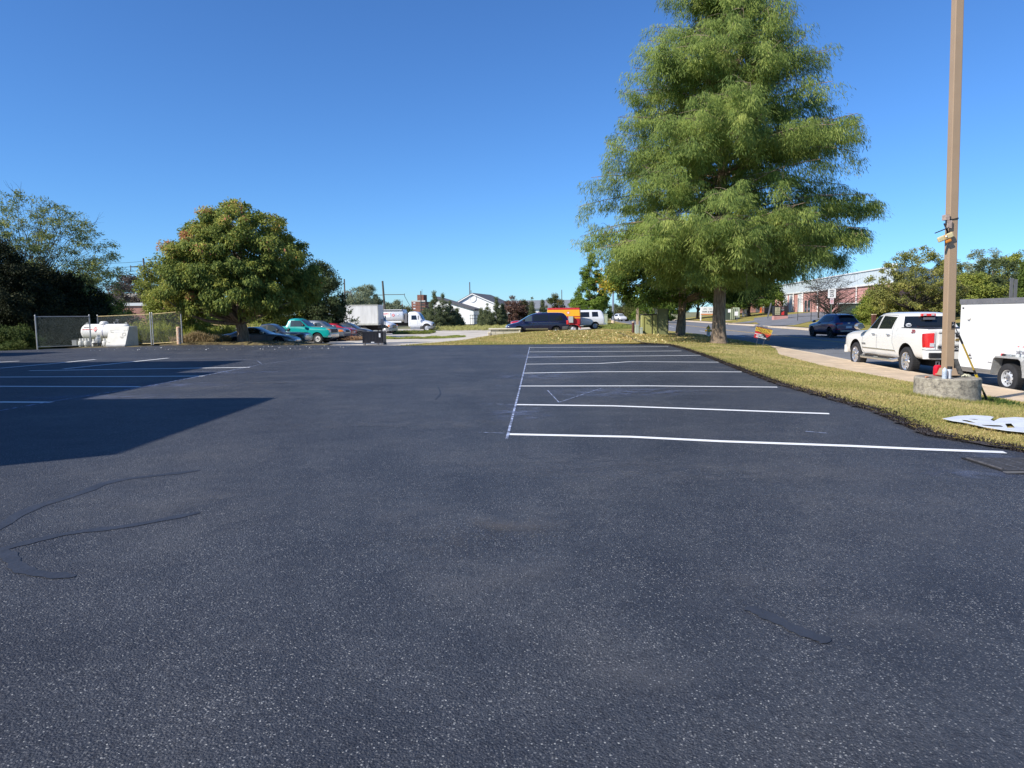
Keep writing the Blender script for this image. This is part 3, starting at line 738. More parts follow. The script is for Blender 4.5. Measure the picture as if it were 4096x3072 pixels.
    bp=MB(); bp.prism([(-2.86,-1.0),(-2.98,-.97),(-3.08,-.6),(-3.10,0),(-3.08,.6),(-2.98,.97),(-2.86,1.0),(-2.8,.9),(-2.8,-.9)][::-1],.54,.80); bm_=bp.build('rear_bumper',P_WHITE,t,bevel=.02)
    bk=MB()
    for f in(1,-1): bk.box(-3.105,f*.52,.58,-3.03,f*.92,.73)
    bk.box(-3.115,-.4,.775,-2.9,.4,.815); bk.build('bumper_step',M_BLK,bm_,bevel=.02)
    cr=MB(); cr.prism([(-2.84,-1.005),(-2.99,-.975),(-3.09,-.605),(-3.11,0),(-3.09,.605),(-2.99,.975),(-2.84,1.005),(-2.8,.9),(-2.8,-.9)][::-1],.80,.825); cr.build('bumper_trim',M_CHROME,bm_)
    pl=MB(); pl.cbox(-3.115,-.05,.67,.01,.31,.15); pl.build('licence_plate',M_PLATE,t)
    fb=MB(); fb.prism([(2.75,-1.0),(2.93,-.9),(3.0,-.5),(3.02,0),(3.0,.5),(2.93,.9),(2.75,1.0),(2.7,.8),(2.7,-.8)],.45,.72); fb.build('front_bumper',P_WHITE,t,bevel=.02)
    gr=MB(); gr.box(2.9,-.56,.78,2.96,.56,1.10); gr.build('grille',M_BLK,t)
    ft=MB(); ft.box(-2.6,-.5,.3,2.5,.5,.5); ft.build('chassis',M_UNDER,t)
    patch(bv,'F',[(-.66,1.38),(.66,1.38),(.58,1.76),(-.58,1.76)],M_GLASS,t,'windscreen',off=.012)
    return t,b
wp,wpb=white_pickup()
# cap resting on the bed cover
def cap_hat():
    # rear edge of the bed
    M=wp.matrix_basis if False else Matrix.Translation(wp.location)@Euler(wp.rotation_euler).to_matrix().to_4x4()
    p=M@Vector((-2.62,.22,1.427))
    h=thing('baseball_cap','white and green baseball cap lying on the black bed cover of the white pickup','cap',p,R(100))
    g=MB(); g.lathe([(.098,0),(.1,.04),(.088,.085),(.055,.115),(.015,.128),(0,.129)],n=20); g.build('crown',mat('cap_white',(.7,.72,.7),rough=.9),h,smooth=True)
    f=MB(); P=[]
    for i in range(9):
        a=R(-70+i*17.5); P.append([(.095*math.cos(a+R(90)),.095*math.sin(a+R(90)),.012),(.13*math.sin(-a)*1.0,.09+.11*math.cos(a),.004)])
    f.grid(P); f.build('brim',mat('cap_green',(.03,.12,.09),rough=.9),h)
    f2=MB(); f2.lathe([(.0995,.01),(.102,.045),(.09,.088),(.06,.116)],n=20); ob=f2.build('front_panel',mat('cap_green',(.03,.12,.09)),h,smooth=True)
    me=ob.data; bm=bmesh.new(); bm.from_mesh(me); bmesh.ops.delete(bm,geom=[f_ for f_ in bm.faces if f_.calc_center_median().y<.02],context='FACES'); bm.to_mesh(me); bm.free()
cap_hat()

# ---- generic builder for the smaller vehicles
def car(name,label,cat,X,Y,z,rz,st,pnt,wheels,wr,ww,wstyle,side,front,back,mirror=None,plate=None,group=None,wellr=None,seams=(),extras=None,track=.78,rimr=None):
    t=thing(name,label,cat,(X,Y,z),rz,group)
    wells=[(x,wr*1.05,track+.1) for x in wheels]
    b=loft_body(st,pnt,wells,t,wellr=wellr or wr*1.17); bv=bvh_of(b)
    for x in wheels:
        for y in(track,-track): put_wheel(t,x,y,wr,ww,wstyle,rimr)
    for it in side:
        nm,q,m=it[:3]; off=it[3] if len(it)>3 else .006
        for s in 'LR': patch(bv,s,q,m,t,nm,off=off)
    for it in front: patch(bv,'F',it[1],it[2],t,it[0],off=it[3] if len(it)>3 else .008,nu=10)
    for it in back: patch(bv,'B',it[1],it[2],t,it[0],off=it[3] if len(it)>3 else .008,nu=10)
    for q in seams:
        for s in 'LR': seam(bv,t,s,q,w=.012)
    if mirror:
        for f in(1,-1): door_mirror(t,mirror[0],f*mirror[1],mirror[2],mirror[3],1.1)
    if extras: extras(t,bv)
    fl=MB(); xs=[s[0] for s in st]; fl.box(min(xs)+.4,-.55,.2,max(xs)-.4,.55,.34); fl.build('underbody',M_UNDER,t)
    return t
def sym(y0,y1,z0,z1,y0t=None,y1t=None):
    return None
def both(nm,y0,z0,y1,z1,m,off=.01):
    return [(nm,[(y0,z0),(y1,z0),(y1,z1),(y0,z1)],m,off),(nm,[(-y0,z0),(-y1,z0),(-y1,z1),(-y0,z1)],m,off)]

# blue compact suv in the road
def suv_extra(t,bv):
    for s in 'LR':
        patch(bv,s,[(-1.45,.30),(1.45,.30),(1.45,.42),(-1.45,.42)],M_BLK,t,'sill_cladding',off=.014)
    for f in(1,-1): g=MB(); g.tube([(-1.55,f*.56,1.62),(-1.3,f*.57,1.675),(.2,f*.58,1.69),(.5,f*.58,1.65)],.018,n=6); g.build('roof_rail',M_BLK,t)
    sp=MB(); sp.prism([(-2.02,-.6),(-1.75,-.62),(-1.75,.62),(-2.02,.6)][::-1],1.56,1.59); sp.build('spoiler',P_BLUE,t,bevel=.01)
    an=MB(); an.tube([(-1.2,.1,1.66),(-1.3,.1,1.78)],.008,n=5); an.build('antenna',M_BLK,t)
    text('TRAILBLAZER',.05,M_CHROME,t,(-2.185,.0,.95),(R(90),0,R(-90)),name='badge',bold=.002)
    bt=MB(); bt.cbox(-2.19,0,1.02,.02,.16,.05); bt.build('emblem',M_CHROME,t,bevel=.008)
car('suv','dark blue compact suv driving away on the road','suv',XZ(3334,50),50,zr(50)-.02,R(92),st_suv(L=4.41,W=1.81,H=1.66,hood=1.08,belt=1.03),P_BLUE,[1.35,-1.3],.36,.24,'black',
    [('front_side_window',[(.78,1.06),(-.15,1.07),(-.15,1.50),(.30,1.47)],M_GLASST),('rear_side_window',[(-.24,1.07),(-1.15,1.10),(-1.12,1.48),(-.24,1.51)],M_GLASS),('quarter_window',[(-1.22,1.12),(-1.6,1.2),(-1.45,1.44),(-1.2,1.47)],M_GLASS)],
    [('windscreen',[(-.62,1.14),(.62,1.14),(.56,1.5),(-.56,1.5)],M_GLASS),('grille',[(-.5,.6),(.5,.6),(.5,.82),(-.5,.82)],M_BLK)]+both('headlight',.5,.8,.8,.9,M_LENS),
    [('rear_window',[(-.58,1.12),(.58,1.12),(.54,1.48),(-.54,1.48)],M_GLASS,.012),('licence_plate',[(-.2,.68),(.2,.68),(.2,.83),(-.2,.83)],M_PLATE,.015),('rear_valance',[(-.75,.40),(.75,.40),(.75,.56),(-.75,.56)],M_BLK,.02),('skid_plate',[(-.55,.46),(.55,.46),(.62,.53),(-.62,.53)],M_ALU,.035)]+both('tail_light',.42,.93,.86,1.04,M_RED,.012)+both('reflector',.62,.60,.84,.65,M_RED,.03),
    mirror=(.72,.88,1.1,P_WHITE2),seams=[[(.95,.45),(.93,1.02)],[(-.2,.42),(-.2,1.05)],[(-1.15,.75),(-1.1,1.1)]],extras=suv_extra,wellr=.42)

# ---- row of vehicles in the yard on the left
def yz(X,Y): return G(X,Y)
X,Y=XZ(1041,45.5),45.5
car('coupe','low silver coupe with dark roof parked behind the trunk of the round tree','car',X,Y,-.36,R(-3),st_sedan(L=4.85,W=1.83,H=1.33,hood=.90,belt=.84,deck=.92,a=(.75,-.1),c=(-.95,-1.7),nose=.62),P_GRYS,[1.45,-1.3],.33,.22,'alu',
    [('side_window',[(.62,.90),(-1.25,.92),(-.95,1.20),(-.05,1.20)],M_GLASS)],[('windscreen',[(-.6,.98),(.6,.98),(.5,1.22),(-.5,1.22)],M_GLASST),('grille',[(-.35,.38),(.35,.38),(.3,.52),(-.3,.52)],M_CHROME)]+both('headlight',.5,.55,.68,.68,M_LENS),
    [('rear_window',[(-.55,.98),(.55,.98),(.5,1.2),(-.5,1.2)],M_GLASS)]+both('tail_light',.4,.62,.7,.74,M_RED),mirror=(.5,.86,.92,P_GRYS),seams=[[(.75,.3),(.72,.85)],[(-.6,.3),(-.6,.86)]])
def pick_win(bz,H,x0=.95,x1=-.1): return None
# dark pickup
X,Y=XZ(1092,49.5),49.5
car('pickup_truck','dark pickup truck with silver cab corner parked between the coupe and the teal pickup','pickup truck',X,Y,-.55,R(-4),st_pickup(L=5.0,W=1.78,H=1.66,cab=(.85,-.75),bedz=1.15,hood=1.10,roof0=.25),P_DKG,[1.55,-1.5],.35,.22,'alu',
    [('front_side_window',[(.75,1.12),(-.1,1.12),(-.1,1.52),(.30,1.50)],M_GLASST),('rear_side_window',[(-.2,1.12),(-.66,1.12),(-.66,1.50),(-.2,1.52)],M_GLASST)],
    [('windscreen',[(-.6,1.14),(.6,1.14),(.52,1.54),(-.52,1.54)],M_GLASST),('grille',[(-.55,.68),(.55,.68),(.55,.92),(-.55,.92)],M_CHROME)]+both('headlight',.58,.72,.78,.9,M_LENS),[],mirror=(.7,.85,1.18,M_BLK))
# timber sticking out of a white pickup bed behind the coupe
def lumber():
    X,Y=XZ(960,52),52
    t=thing('truck_bed','white pickup bed just visible behind the silver coupe','truck bed',(X,Y,-.4),R(2))
    g=MB(); g.box(-1.2,-.8,.45,2.0,.8,1.22); g.build('bed_side',P_WHITE2,t,bevel=.03); w=MB(); w.box(-1.0,-.7,1.222,1.9,.7,1.235); w.build('bed_floor',M_BLK,t)
    put_wheel(t,.6,.72,.35,.22,'alu'); put_wheel(t,.6,-.72,.35,.22,'alu')
    for k in range(7):
        a=R(random.uniform(-8,8)); x0=-2.6+random.uniform(-.3,.9)
        p=thing('timber_plank','pale sawn plank over the white truck bed, %s from the camera side'%['nearest','second','third','fourth','fifth','sixth','farthest'][k],'plank',(X+x0+1.2,Y-.6+.2*k,-.4+1.32+.05*k),R(2)+a,group='planks lying on the white truck bed',ry=R(7+random.uniform(-1,2)))
        m=MB(); m.cbox(1.0,0,0,3.2,.13,.035); m.build('board',mat('sawn_timber',(.60,.42,.22),rough=.9,var=.15,vscale=6),p)
lumber()
# teal pickup
X,Y=XZ(1196,52.5),52.5
def teal_extra(t,bv):
    g=MB(); g.prism([(2.55,-.92),(2.72,-.8),(2.76,0),(2.72,.8),(2.55,.92),(2.45,.8),(2.45,-.8)],.48,.70); g.build('front_bumper',M_CHROME,t,bevel=.02)
    q=MB()
    for i in range(5): q.box(2.62,-.62,.80+.065*i,2.68,.62,.815+.065*i)
    for i in range(9): q.box(2.62,-.62+i*.153,.80,2.68,-.605+i*.153,1.07)
    q.build('grille_bars',M_CHROME,t)
    d=MB(); d.box(-2.5,-.75,1.272,-.75,.75,1.285); d.build('bed_floor',M_BLK,t)
    h=MB(); h.box(1.05,-.78,1.236,2.35,.78,1.245)
    patch(bv,'T',[(1.15,-.7),(2.45,-.66),(2.45,.66),(1.15,.7)],mat('faded_bonnet',(.12,.14,.12),rough=.9,var=.3),t,'faded_bonnet_panel',off=.008)
t=car('pickup_truck','bright teal pickup truck with white wheels and chrome bumper facing right','pickup truck',X,Y,yz(X,Y)-.02,R(-7),st_pickup(L=5.35,W=1.95,H=1.86,cab=(1.0,-.55),bedz=1.27,hood=1.22,roof0=.35),P_TEAL,[1.72,-1.6],.385,.26,'white',
    [('side_window',[(.86,1.25),(-.3,1.25),(-.3,1.68),(.38,1.68)],M_GLASST)],
    [('windscreen',[(-.66,1.27),(.66,1.27),(.58,1.74),(-.58,1.74)],M_GLASST),('grille',[(-.64,.78),(.64,.78),(.64,1.08),(-.64,1.08)],M_BLK,.02)]+both('headlight',.66,.82,.88,.98,M_LENS)+both('marker_light',.66,.99,.88,1.08,M_AMB),
    [('rear_window',[(-.6,1.32),(.6,1.32),(.55,1.66),(-.55,1.66)],M_GLASST)],mirror=(.78,.93,1.3,M_BLK),seams=[[(1.02,.5),(1.0,1.2)],[(-.42,.5),(-.42,1.3)]],extras=teal_extra,rimr=.22)
# grey hatchback mostly hidden, silver-grey suv, red sedan, black sedan
X,Y=XZ(1240,56),56
car('hatchback','dark grey hatchback glimpsed between the teal pickup and the silver suv','car',X,Y,yz(X,Y)-.02,R(-8),st_sedan(L=4.3,W=1.72,H=1.48,hood=.95,belt=.9,deck=1.02,a=(.9,.1),c=(-.9,-1.7)),P_DKG,[1.3,-1.25],.31,.2,'alu',
    [('side_window',[(.75,.94),(-1.1,.96),(-.95,1.3),(.1,1.32)],M_GLASS)],[('windscreen',[(-.58,1.02),(.58,1.02),(.5,1.36),(-.5,1.36)],M_GLASST)],[],mirror=(.65,.83,.98,P_DKG))
X,Y=XZ(1278,58),58
car('suv','grey and silver suv with amber headlamp parked beside the red sedan','suv',X,Y,yz(X,Y)-.02,R(-9),st_suv(L=4.75,W=1.82,H=1.70,hood=1.12,belt=1.04,nose=.98),P_GRYS,[1.45,-1.4],.36,.23,'alu',
    [('front_side_window',[(.8,1.08),(-.15,1.1),(-.15,1.50),(.25,1.5)],M_GLASST),('rear_side_window',[(-.24,1.1),(-1.2,1.12),(-1.15,1.5),(-.24,1.52)],M_GLASST)],
    [('windscreen',[(-.64,1.18),(.64,1.18),(.56,1.54),(-.56,1.54)],M_GLASST),('grille',[(-.4,.72),(.4,.72),(.4,.88),(-.4,.88)],M_BLK),('lower_bumper',[(-.7,.42),(.7,.42),(.72,.62),(-.72,.62)],M_GREY,.03)]+both('headlight',.46,.76,.84,.92,M_LENS)+both('turn_lamp',.74,.76,.86,.93,M_AMB,.02),
    [],mirror=(.7,.9,1.14,P_GRYS),seams=[[(.95,.45),(.93,1.02)],[(-.2,.42),(-.2,1.05)]])
X,Y=XZ(1317,62),62
car('sedan','red sedan with missing rear bumper cover parked beside the grey suv','car',X,Y,yz(X,Y)-.02,R(180-9),st_sedan(L=4.5,W=1.72,H=1.43,hood=.92,belt=.9,deck=1.03,a=(.95,.2),c=(-.7,-1.55)),P_REDC,[1.3,-1.3],.31,.2,'alu',
    [('front_side_window',[(.8,.94),(-.1,.95),(-.1,1.28),(.3,1.28)],M_GLASST),('rear_side_window',[(-.2,.95),(-1.0,.97),(-.8,1.24),(-.2,1.29)],M_GLASST)],[('windscreen',[(-.58,1.0),(.58,1.0),(.5,1.32),(-.5,1.32)],M_GLASST)],
    [('rear_window',[(-.56,1.07),(.56,1.07),(.5,1.32),(-.5,1.32)],M_GLASS,.012),('licence_plate',[(-.18,.6),(.18,.6),(.18,.72),(-.18,.72)],M_PLATE,.012),('lower_bumper',[(-.6,.36),(.6,.36),(.62,.5),(-.62,.5)],M_GREY,.015)]+both('tail_light',.42,.74,.74,.92,M_RED,.012),mirror=(.7,.84,.98,P_REDC),seams=[[(.85,.35),(.83,.9)],[(-.15,.3),(-.15,.93)]])
X,Y=XZ(1393,64.5),64.5
car('sedan','black sedan parked in front of the white box truck','car',X,Y,yz(X,Y)-.05,R(-7),st_sedan(L=4.6,W=1.76,H=1.48,hood=.98,belt=.92,deck=1.02,a=(.95,.15),c=(-.8,-1.6)),P_BLKC,[1.35,-1.3],.32,.2,'alu',
    [('side_window',[(.8,.96),(-1.0,.98),(-.85,1.28),(.15,1.32)],M_GLASST)],[('windscreen',[(-.6,1.04),(.6,1.04),(.52,1.36),(-.52,1.36)],M_GLASST),('grille',[(-.35,.45),(.35,.45),(.35,.58),(-.35,.58)],M_CHROME)]+both('headlight',.42,.62,.72,.72,M_LENS),[],mirror=(.7,.86,1.02,P_BLKC))

# ---- box truck, fuel truck, cab behind
def dual_axle(t,x,rad=.48,track=.95,style='steel'):
    for y in(track,-track): put_wheel(t,x,y,rad,.3,style,rad*.6)
M_BOXW=mat('weathered_white_panel',(.62,.62,.60),rough=.7,var=.14,vscale=1.2,stretch=(2.5,2.5,.25))
def box_truck():
    Y=77; x0=XZ(1330,Y-1.2); x1=XZ(1512,Y-1.2)
    a=math.atan2(-.3,x1-x0)
    L=x1-x0
    t=thing('box_truck','weathered white box truck parked behind the row of cars with its rear to the right','box truck',((x0+x1)/2,Y+.5,-.5),a)
    b=MB(); b.box(-L/2,-1.2,1.12,L/2,1.2,3.25); body=b.build('cargo_box',M_BOXW,t,bevel=.06)
    r=MB()
    for y in(-1.21,1.21): r.box(-L/2-.01,y-.02,3.16,L/2+.02,y+.02,3.27); r.box(-L/2,y-.02,1.10,L/2,y+.02,1.28)
    for y in(-1.21,1.15): r.box(L/2-.04,y,1.12,L/2+.03,y+.06,3.25)
    r.build('frame_rail',mat('rail_grey',(.42,.42,.38),rough=.6,var=.2,vscale=3),body)
    d=MB(); d.box(L/2+.003,-1.12,1.2,L/2+.02,1.12,3.1); 
    for k in range(7): d.box(L/2+.02,-1.1,1.25+k*.27,L/2+.03,1.1,1.27+k*.27)
    d.build('roller_door',M_BOXW,t)
    w=MB(); w.box(L/2-.1,-1.0,.75,L/2+.25,1.0,1.1); w.build('lift_gate',M_BLK,t,bevel=.02)
    lg=MB()
    for k in range(6): lg.box(L/2+.25,-.95+k*.38,1.0,L/2+.29,-.9+k*.38,1.75)
    lg.build('lift_gate_bar',M_GREY,t)
    ru=MB(); ru.box(-L/2-.5,-.7,2.5,-L/2,.7,3.25); ru.build('refrigeration_unit',mat('unit_grey',(.3,.34,.36),rough=.5),t,bevel=.06)
    cb=MB(); cb.box(-L/2-1.7,-1.05,.75,-L/2-.15,1.05,2.35); c=cb.build('cab',P_WHITE2,t,bevel=.12)
    gl=MB(); gl.box(-L/2-1.3,-1.062,1.55,-L/2-.5,1.062,2.1); gl.build('cab_window',M_GLASS,c)
    ch=MB(); ch.box(-L/2-1.6,-.45,.55,L/2,.45,1.08); ch.build('chassis',M_UNDER,t)
    for x in(-L/2-1.0,L/2-1.6): dual_axle(t,x)
    ft=MB(); ft.lathe([(.3,-.6),(.3,.6)],n=14,axis='X',M=Matrix.Translation((-.3,-.85,.75))); ft.build('fuel_tank',M_ALU,t,smooth=True)
box_truck()
def cab_mesh(t,mp,x,hood_len,H=2.55,w=1.15,hx=None):
    """conventional cab: origin at bumper, x is the front of the bonnet"""
    zb=.62
    st=[(x-3.3,zb,1.5,H-.15,w*.9,w*.93,w*.8),(x-3.25,zb,1.5,H-.04,w*.95,w*.97,w*.82),(x-2.9,zb,1.5,H,w*.96,w*.98,w*.82),(x-2.3,zb,1.5,H-.01,w*.96,w*.98,w*.80),(x-1.95,zb,1.5,H-.12,w*.95,w*.97,w*.78),(x-1.6,zb,1.45,H-.6,w*.92,w*.94,w*.76),
        (x-1.38,zb+.05,1.42,1.66,w*.9,w*.92,w*.72),(x-1.25,zb+.1,1.38,1.56,w*.93,w*.93,w*.66),(x-.6,zb+.1,1.24,1.44,w*.97,w*.95,w*.58),(x-.15,zb+.1,1.1,1.28,w*.93,w*.9,w*.5),(x-.03,zb+.15,1.0,1.16,w*.8,w*.78,w*.44),(x,zb+.2,.95,1.1,w*.7,w*.7,w*.4)]
    b=loft_body(st,mp,[(x-.75,.52,w*.95)],t,name='cab',wellr=.60,well_w=.45); bv=bvh_of(b)
    side=[('side_window',[(x-2.05,1.6),(x-2.85,1.6),(x-2.85,2.2),(x-2.2,2.2)],M_GLASS)]
    for nm,q,m in side:
        for s in 'LR': patch(bv,s,q,m,t,nm)
    patch(bv,'F',[(-w*.72,1.66),(w*.72,1.66),(w*.66,2.36),(-w*.66,2.36)],M_GLASST,t,'windscreen',off=.012,nu=10)
    for s in(1,-1):
        patch(bv,'F',[(s*w*.52,.98),(s*w*.82,.98),(s*w*.82,1.14),(s*w*.52,1.18)],M_LENS,t,'headlight',off=.02)
        m=MB(); m.box(x-1.85,s*(w+.12),1.62,x-1.78,s*(w+.3),2.15); m.box(x-1.83,s*(w*.9),2.1,x-1.80,s*(w+.2),2.13); m.build('mirror',M_BLK,t)
        for q in([(x-2.0,.75),(x-2.0,1.55)],[(x-2.95,.75),(x-2.95,2.25)]): seam(bv,t,'L' if s>0 else 'R',q,w=.015,m=M_GREY)
        st_=MB(); st_.box(x-2.95,s*(w-.25),.30,x-1.6,s*(w+.02),.68); o=st_.build('step_tank',M_ALU,t,bevel=.03)
        k_=MB(); k_.box(x-2.9,s*(w+.021),.5,x-1.65,s*(w+.04),.53); k_.build('step_tread',M_GREY,o)
    gr=MB(); gr.box(x-.03,-.5,.78,x+.04,.5,1.12); g_=gr.build('grille',M_BLK,t,bevel=.02)
    gb=MB()
    for k in range(5): gb.box(x+.04,-.48,.82+k*.06,x+.05,.48,.84+k*.06)
    gb.build('grille_bar',M_CHROME,g_)
    bp=MB(); bp.prism([(x-.55,-1.18),(x-.2,-1.12),(x+.05,-.8),(x+.1,0),(x+.05,.8),(x-.2,1.12),(x-.55,1.18),(x-.55,.9),(x-.1,.6),(x-.1,-.6),(x-.55,-.9)],.42,.74); bp.build('front_bumper',M_ALU,t,bevel=.02)
    return bv
def tank_shape(t,x0,x1,ry,rz_,zc,m,name='tank',n=40,pw=2.6):
    g=MB(); prof=[]
    for xx,s in((x0,.0),(x0,.86),(x0+.06,.97),(x0+.16,1),(x1-.16,1),(x1-.06,.97),(x1,.86),(x1,0)):
        ring=[]
        for k in range(n):
            a=2*math.pi*k/n; c,q=math.cos(a),math.sin(a)
            ring.append((xx,s*ry*abs(c)**(2/pw)*(1 if c>0 else -1),zc+s*rz_*abs(q)**(2/pw)*(1 if q>0 else -1)))
        prof.append(ring)
    g.grid([r+[r[0]] for r in prof],flip=True); return g.build(name,m,t,smooth=True,ang=50)
M_HAZ=mat('placard_red',(.6,.05,.06),rough=.5)
def placard(t,M,s,m,rot=True):
    g=MB(); g.prism([(0,-s),(s,0),(0,s),(-s,0)],0,.01,M); o=g.build('hazard_placard',m,t)
    q=MB(); k=s*.45; q.prism([(-k*.3,-k),(k*.3,-k),(k*.3,-k*.3),(k,-k*.3),(k,k*.3),(k*.3,k*.3),(k*.3,k),(-k*.3,k),(-k*.3,k*.3),(-k,k*.3),(-k,-k*.3),(-k*.3,-k*.3)],.011,.016,M); q.build('placard_mark',M_WHITE,o)
def fuel_truck():
    Y=97; X=XZ(1735,Y); z=G(X-4,Y)
    t=thing('fuel_truck','white tanker truck with polished silver tank and red fuel service lettering','tanker truck',(X,Y,-.60),R(-7))
    cab_mesh(t,P_WHITE2,0,1.3,H=2.72)
    tk=tank_shape(t,-8.7,-3.9,1.2,.86,2.15,mat('polished_tank',(.62,.64,.66),rough=.3,metal=.25,var=.05,vscale=1))
    sk=MB(); sk.box(-8.6,-1.22,1.25,-4.2,-1.12,1.45); sk.box(-8.6,1.12,1.25,-4.2,1.22,1.45); sk.box(-8.6,-1.2,2.92,-4.1,1.2,3.0); sk.build('tank_rail',P_WHITE2,t,bevel=.02)
    ch=MB(); ch.box(-9.0,-.45,.75,-.6,.45,1.3); ch.box(-8.4,-1.05,.85,-7.2,1.05,1.25); ch.build('chassis',M_UNDER,t)
    put_wheel(t,-.75,.98,.50,.3,'steel',.29); put_wheel(t,-.75,-.98,.50,.3,'steel',.29)
    for x in(-7.2,): dual_axle(t,x,.5)
    sg=MB(); sg.box(-8.2,-1.235,1.95,-5.7,-1.21,2.62); s=sg.build('sign_panel',M_WHITE,t)
    text("WAMBERGER'S",.30,mat('sign_red',(.6,.05,.05),rough=.6),s,(-6.95,-1.24,2.42),(R(90),0,0),bold=.006,shear=.2)
    text("FUEL SERVICE",.2,mat('sign_ink',(.05,.05,.06),rough=.6),s,(-6.95,-1.24,2.13),(R(90),0,0),bold=.004,shear=.2)
    placard(t,Matrix.Translation((-5.3,-1.212,2.25))@Matrix.Rotation(R(90),4,'X'),.22,M_HAZ)
    placard(t,Matrix.Translation((-4.65,-1.212,2.35))@Matrix.Rotation(R(90),4,'X'),.2,mat('placard_pale',(.5,.52,.55),rough=.5))
    hs=MB(); hs.box(-3.85,-1.0,1.2,-3.45,1.0,2.45); hs.build('hose_cabinet',M_GREY,t,bevel=.03)
fuel_truck()
def second_cab():
    Y=84; X=XZ(1577,Y)
    t=thing('truck_tractor','white truck cab with orange marker lamp standing between the box truck and the tanker','truck',(X,Y,-.62),R(-16))
    cab_mesh(t,P_WHITE2,0,1.3,H=2.6)
    put_wheel(t,-.75,.98,.5,.3,'steel',.29); put_wheel(t,-.75,-.98,.5,.3,'steel',.29); dual_axle(t,-4.6,.5)
    ch=MB(); ch.box(-5.6,-.45,.75,-.6,.45,1.2); ch.build('chassis',M_UNDER,t)
    a=MB()
    for s in(1,-1): a.box(-.35,s*1.06,.95,-.12,s*1.08+s*.01,1.12)
    a.build('marker_light',M_AMB,t)
second_cab()
def oil_truck():
    # seen from behind its left: red and yellow oil delivery body
    Y=76; x0=XZ(2192,Y); x1=XZ(2318,Y)
    t=thing('oil_delivery_truck','red and yellow oil delivery truck parked behind the navy minivan','tanker truck',((x0+x1)/2+.1,Y+.5,G(x1,Y)-.25),R(180-8))
    t.scale=(1,1,.88)
    yel=mat('truck_yellow',(.80,.36,.01),rough=.4,var=.05); red=mat('truck_red',(.40,.015,.02),rough=.4,var=.08)
    L=(x1-x0)/2+.05
    def bodyseg(z0,z1,m,nm,w0=1.12,w1=1.12,dx=.0):
        g=MB(); vs=[(-L,-w0,z0),(L,-w0,z0),(L,w0,z0),(-L,w0,z0),(-L+dx,-w1,z1),(L,-w1,z1),(L,w1,z1),(-L+dx,w1,z1)]
        g.add(vs,[(0,3,2,1),(4,5,6,7),(0,1,5,4),(1,2,6,5),(2,3,7,6),(3,0,4,7)]); return g.build(nm,m,t,bevel=.05)
    bodyseg(.95,1.95,red,'lower_body',1.14,1.14); bodyseg(1.95,2.75,yel,'upper_body',1.14,1.06,.05); bodyseg(2.75,2.98,red,'roof_rail',1.06,.95,.08)
    s=MB()
    for sd_ in(1,-1): s.box(-L-.02,sd_*1.142,1.72,-L+1.1,sd_*1.152,1.84)
    s.build('yellow_stripe',yel,t)
    placard(t,Matrix.Translation((-L+1.25,1.105,2.38))@Matrix.Rotation(R(-90),4,'X'),.24,mat('placard_rim',(.65,.2,.1),rough=.5))
    bx=MB(); bx.box(-L+.7,1.15,1.2,-L+1.2,1.5,1.95); bx.build('pump_box',mat('box_grey',(.35,.38,.36),rough=.6),t,bevel=.02)
    rb=MB(); rb.tube([(-L+.9,1.2,1.15),(-L+.2,1.3,.9),(-L-.1,1.3,.5)],.06,n=6); rb.build('guard_rail',red,t)
    ch=MB(); ch.box(-L+.1,-.45,.6,L+2.2,.45,.95); ch.build('chassis',M_UNDER,t)
    c=MB(); c.box(L+.1,-1.05,.7,L+1.6,1.05,2.3); c.box(L+1.6,-.9,.7,L+2.7,.9,1.45); cc=c.build('cab',red,t,bevel=.12)
    w=MB(); w.box(L+.5,-1.06,1.5,L+1.3,1.06,2.05); w.build('cab_window',M_GLASS,cc)
    dual_axle(t,-L+.75,.46); dual_axle(t,L+2.0,.46)
oil_truck()
# navy minivan facing left
def mv_extra(t,bv):
    for s in 'LR':
        patch(bv,s,[(-1.1,.42),(1.25,.42),(1.25,.52),(-1.1,.52)],M_ALU,t,'side_moulding',off=.016)
        f=1 if s=='L' else -1
        for hx in(.62,.36): 
            h=MB(); h.cbox(hx,f*.985,.92,.15,.03,.05); h.build('door_handle',M_BLK,t,bevel=.008)
        seam(bv,t,s,[(-2.3,1.0),(1.9,.93)],w=.012,m=M_ALU)
        patch(bv,s,[(-2.5,.40),(-1.95,.40),(-1.95,.66),(-2.5,.70)],M_GREY,t,'bumper_cladding',off=.02)
X,Y=XZ(2147,57.5),57.5
car('minivan','navy minivan facing left behind the stone block wall','minivan',X,Y,-.03,R(180+3),st_van(L=5.07,W=1.94,H=1.77),P_NAVY,[1.5,-1.45],.335,.22,'alu',
    [('front_side_window',[(1.2,1.08),(.45,1.08),(.45,1.56),(.62,1.55)],M_GLASST),('sliding_door_window',[(.36,1.08),(-.85,1.1),(-.85,1.58),(.36,1.60)],M_GLASS),('rear_side_window',[(-.93,1.1),(-2.02,1.14),(-1.85,1.52),(-.93,1.58)],M_GLASS)],
    [('windscreen',[(-.7,1.1),(.7,1.1),(.6,1.55),(-.6,1.55)],M_GLASST)]+both('headlight',.4,.62,.72,.74,M_LENS),
    [('rear_window',[(-.62,1.15),(.62,1.15),(.58,1.6),(-.58,1.6)],M_GLASS)]+both('tail_light',.66,.78,.9,1.12,M_REDL,.012),mirror=(1.15,.93,1.12,M_BLK),seams=[[(1.3,.4),(1.25,1.0)],[(.42,.4),(.42,1.1)],[(-.88,.6),(-.88,1.1)]],extras=mv_extra,wellr=.39)
t=[o for o in COL.objects if o.name=='minivan'][0]
for s in(1,-1):
    m=MB(); m.box(-2.46,s*.86,.80,-2.28,s*.955,1.14); m.build('tail_light',M_REDL,t,bevel=.03)
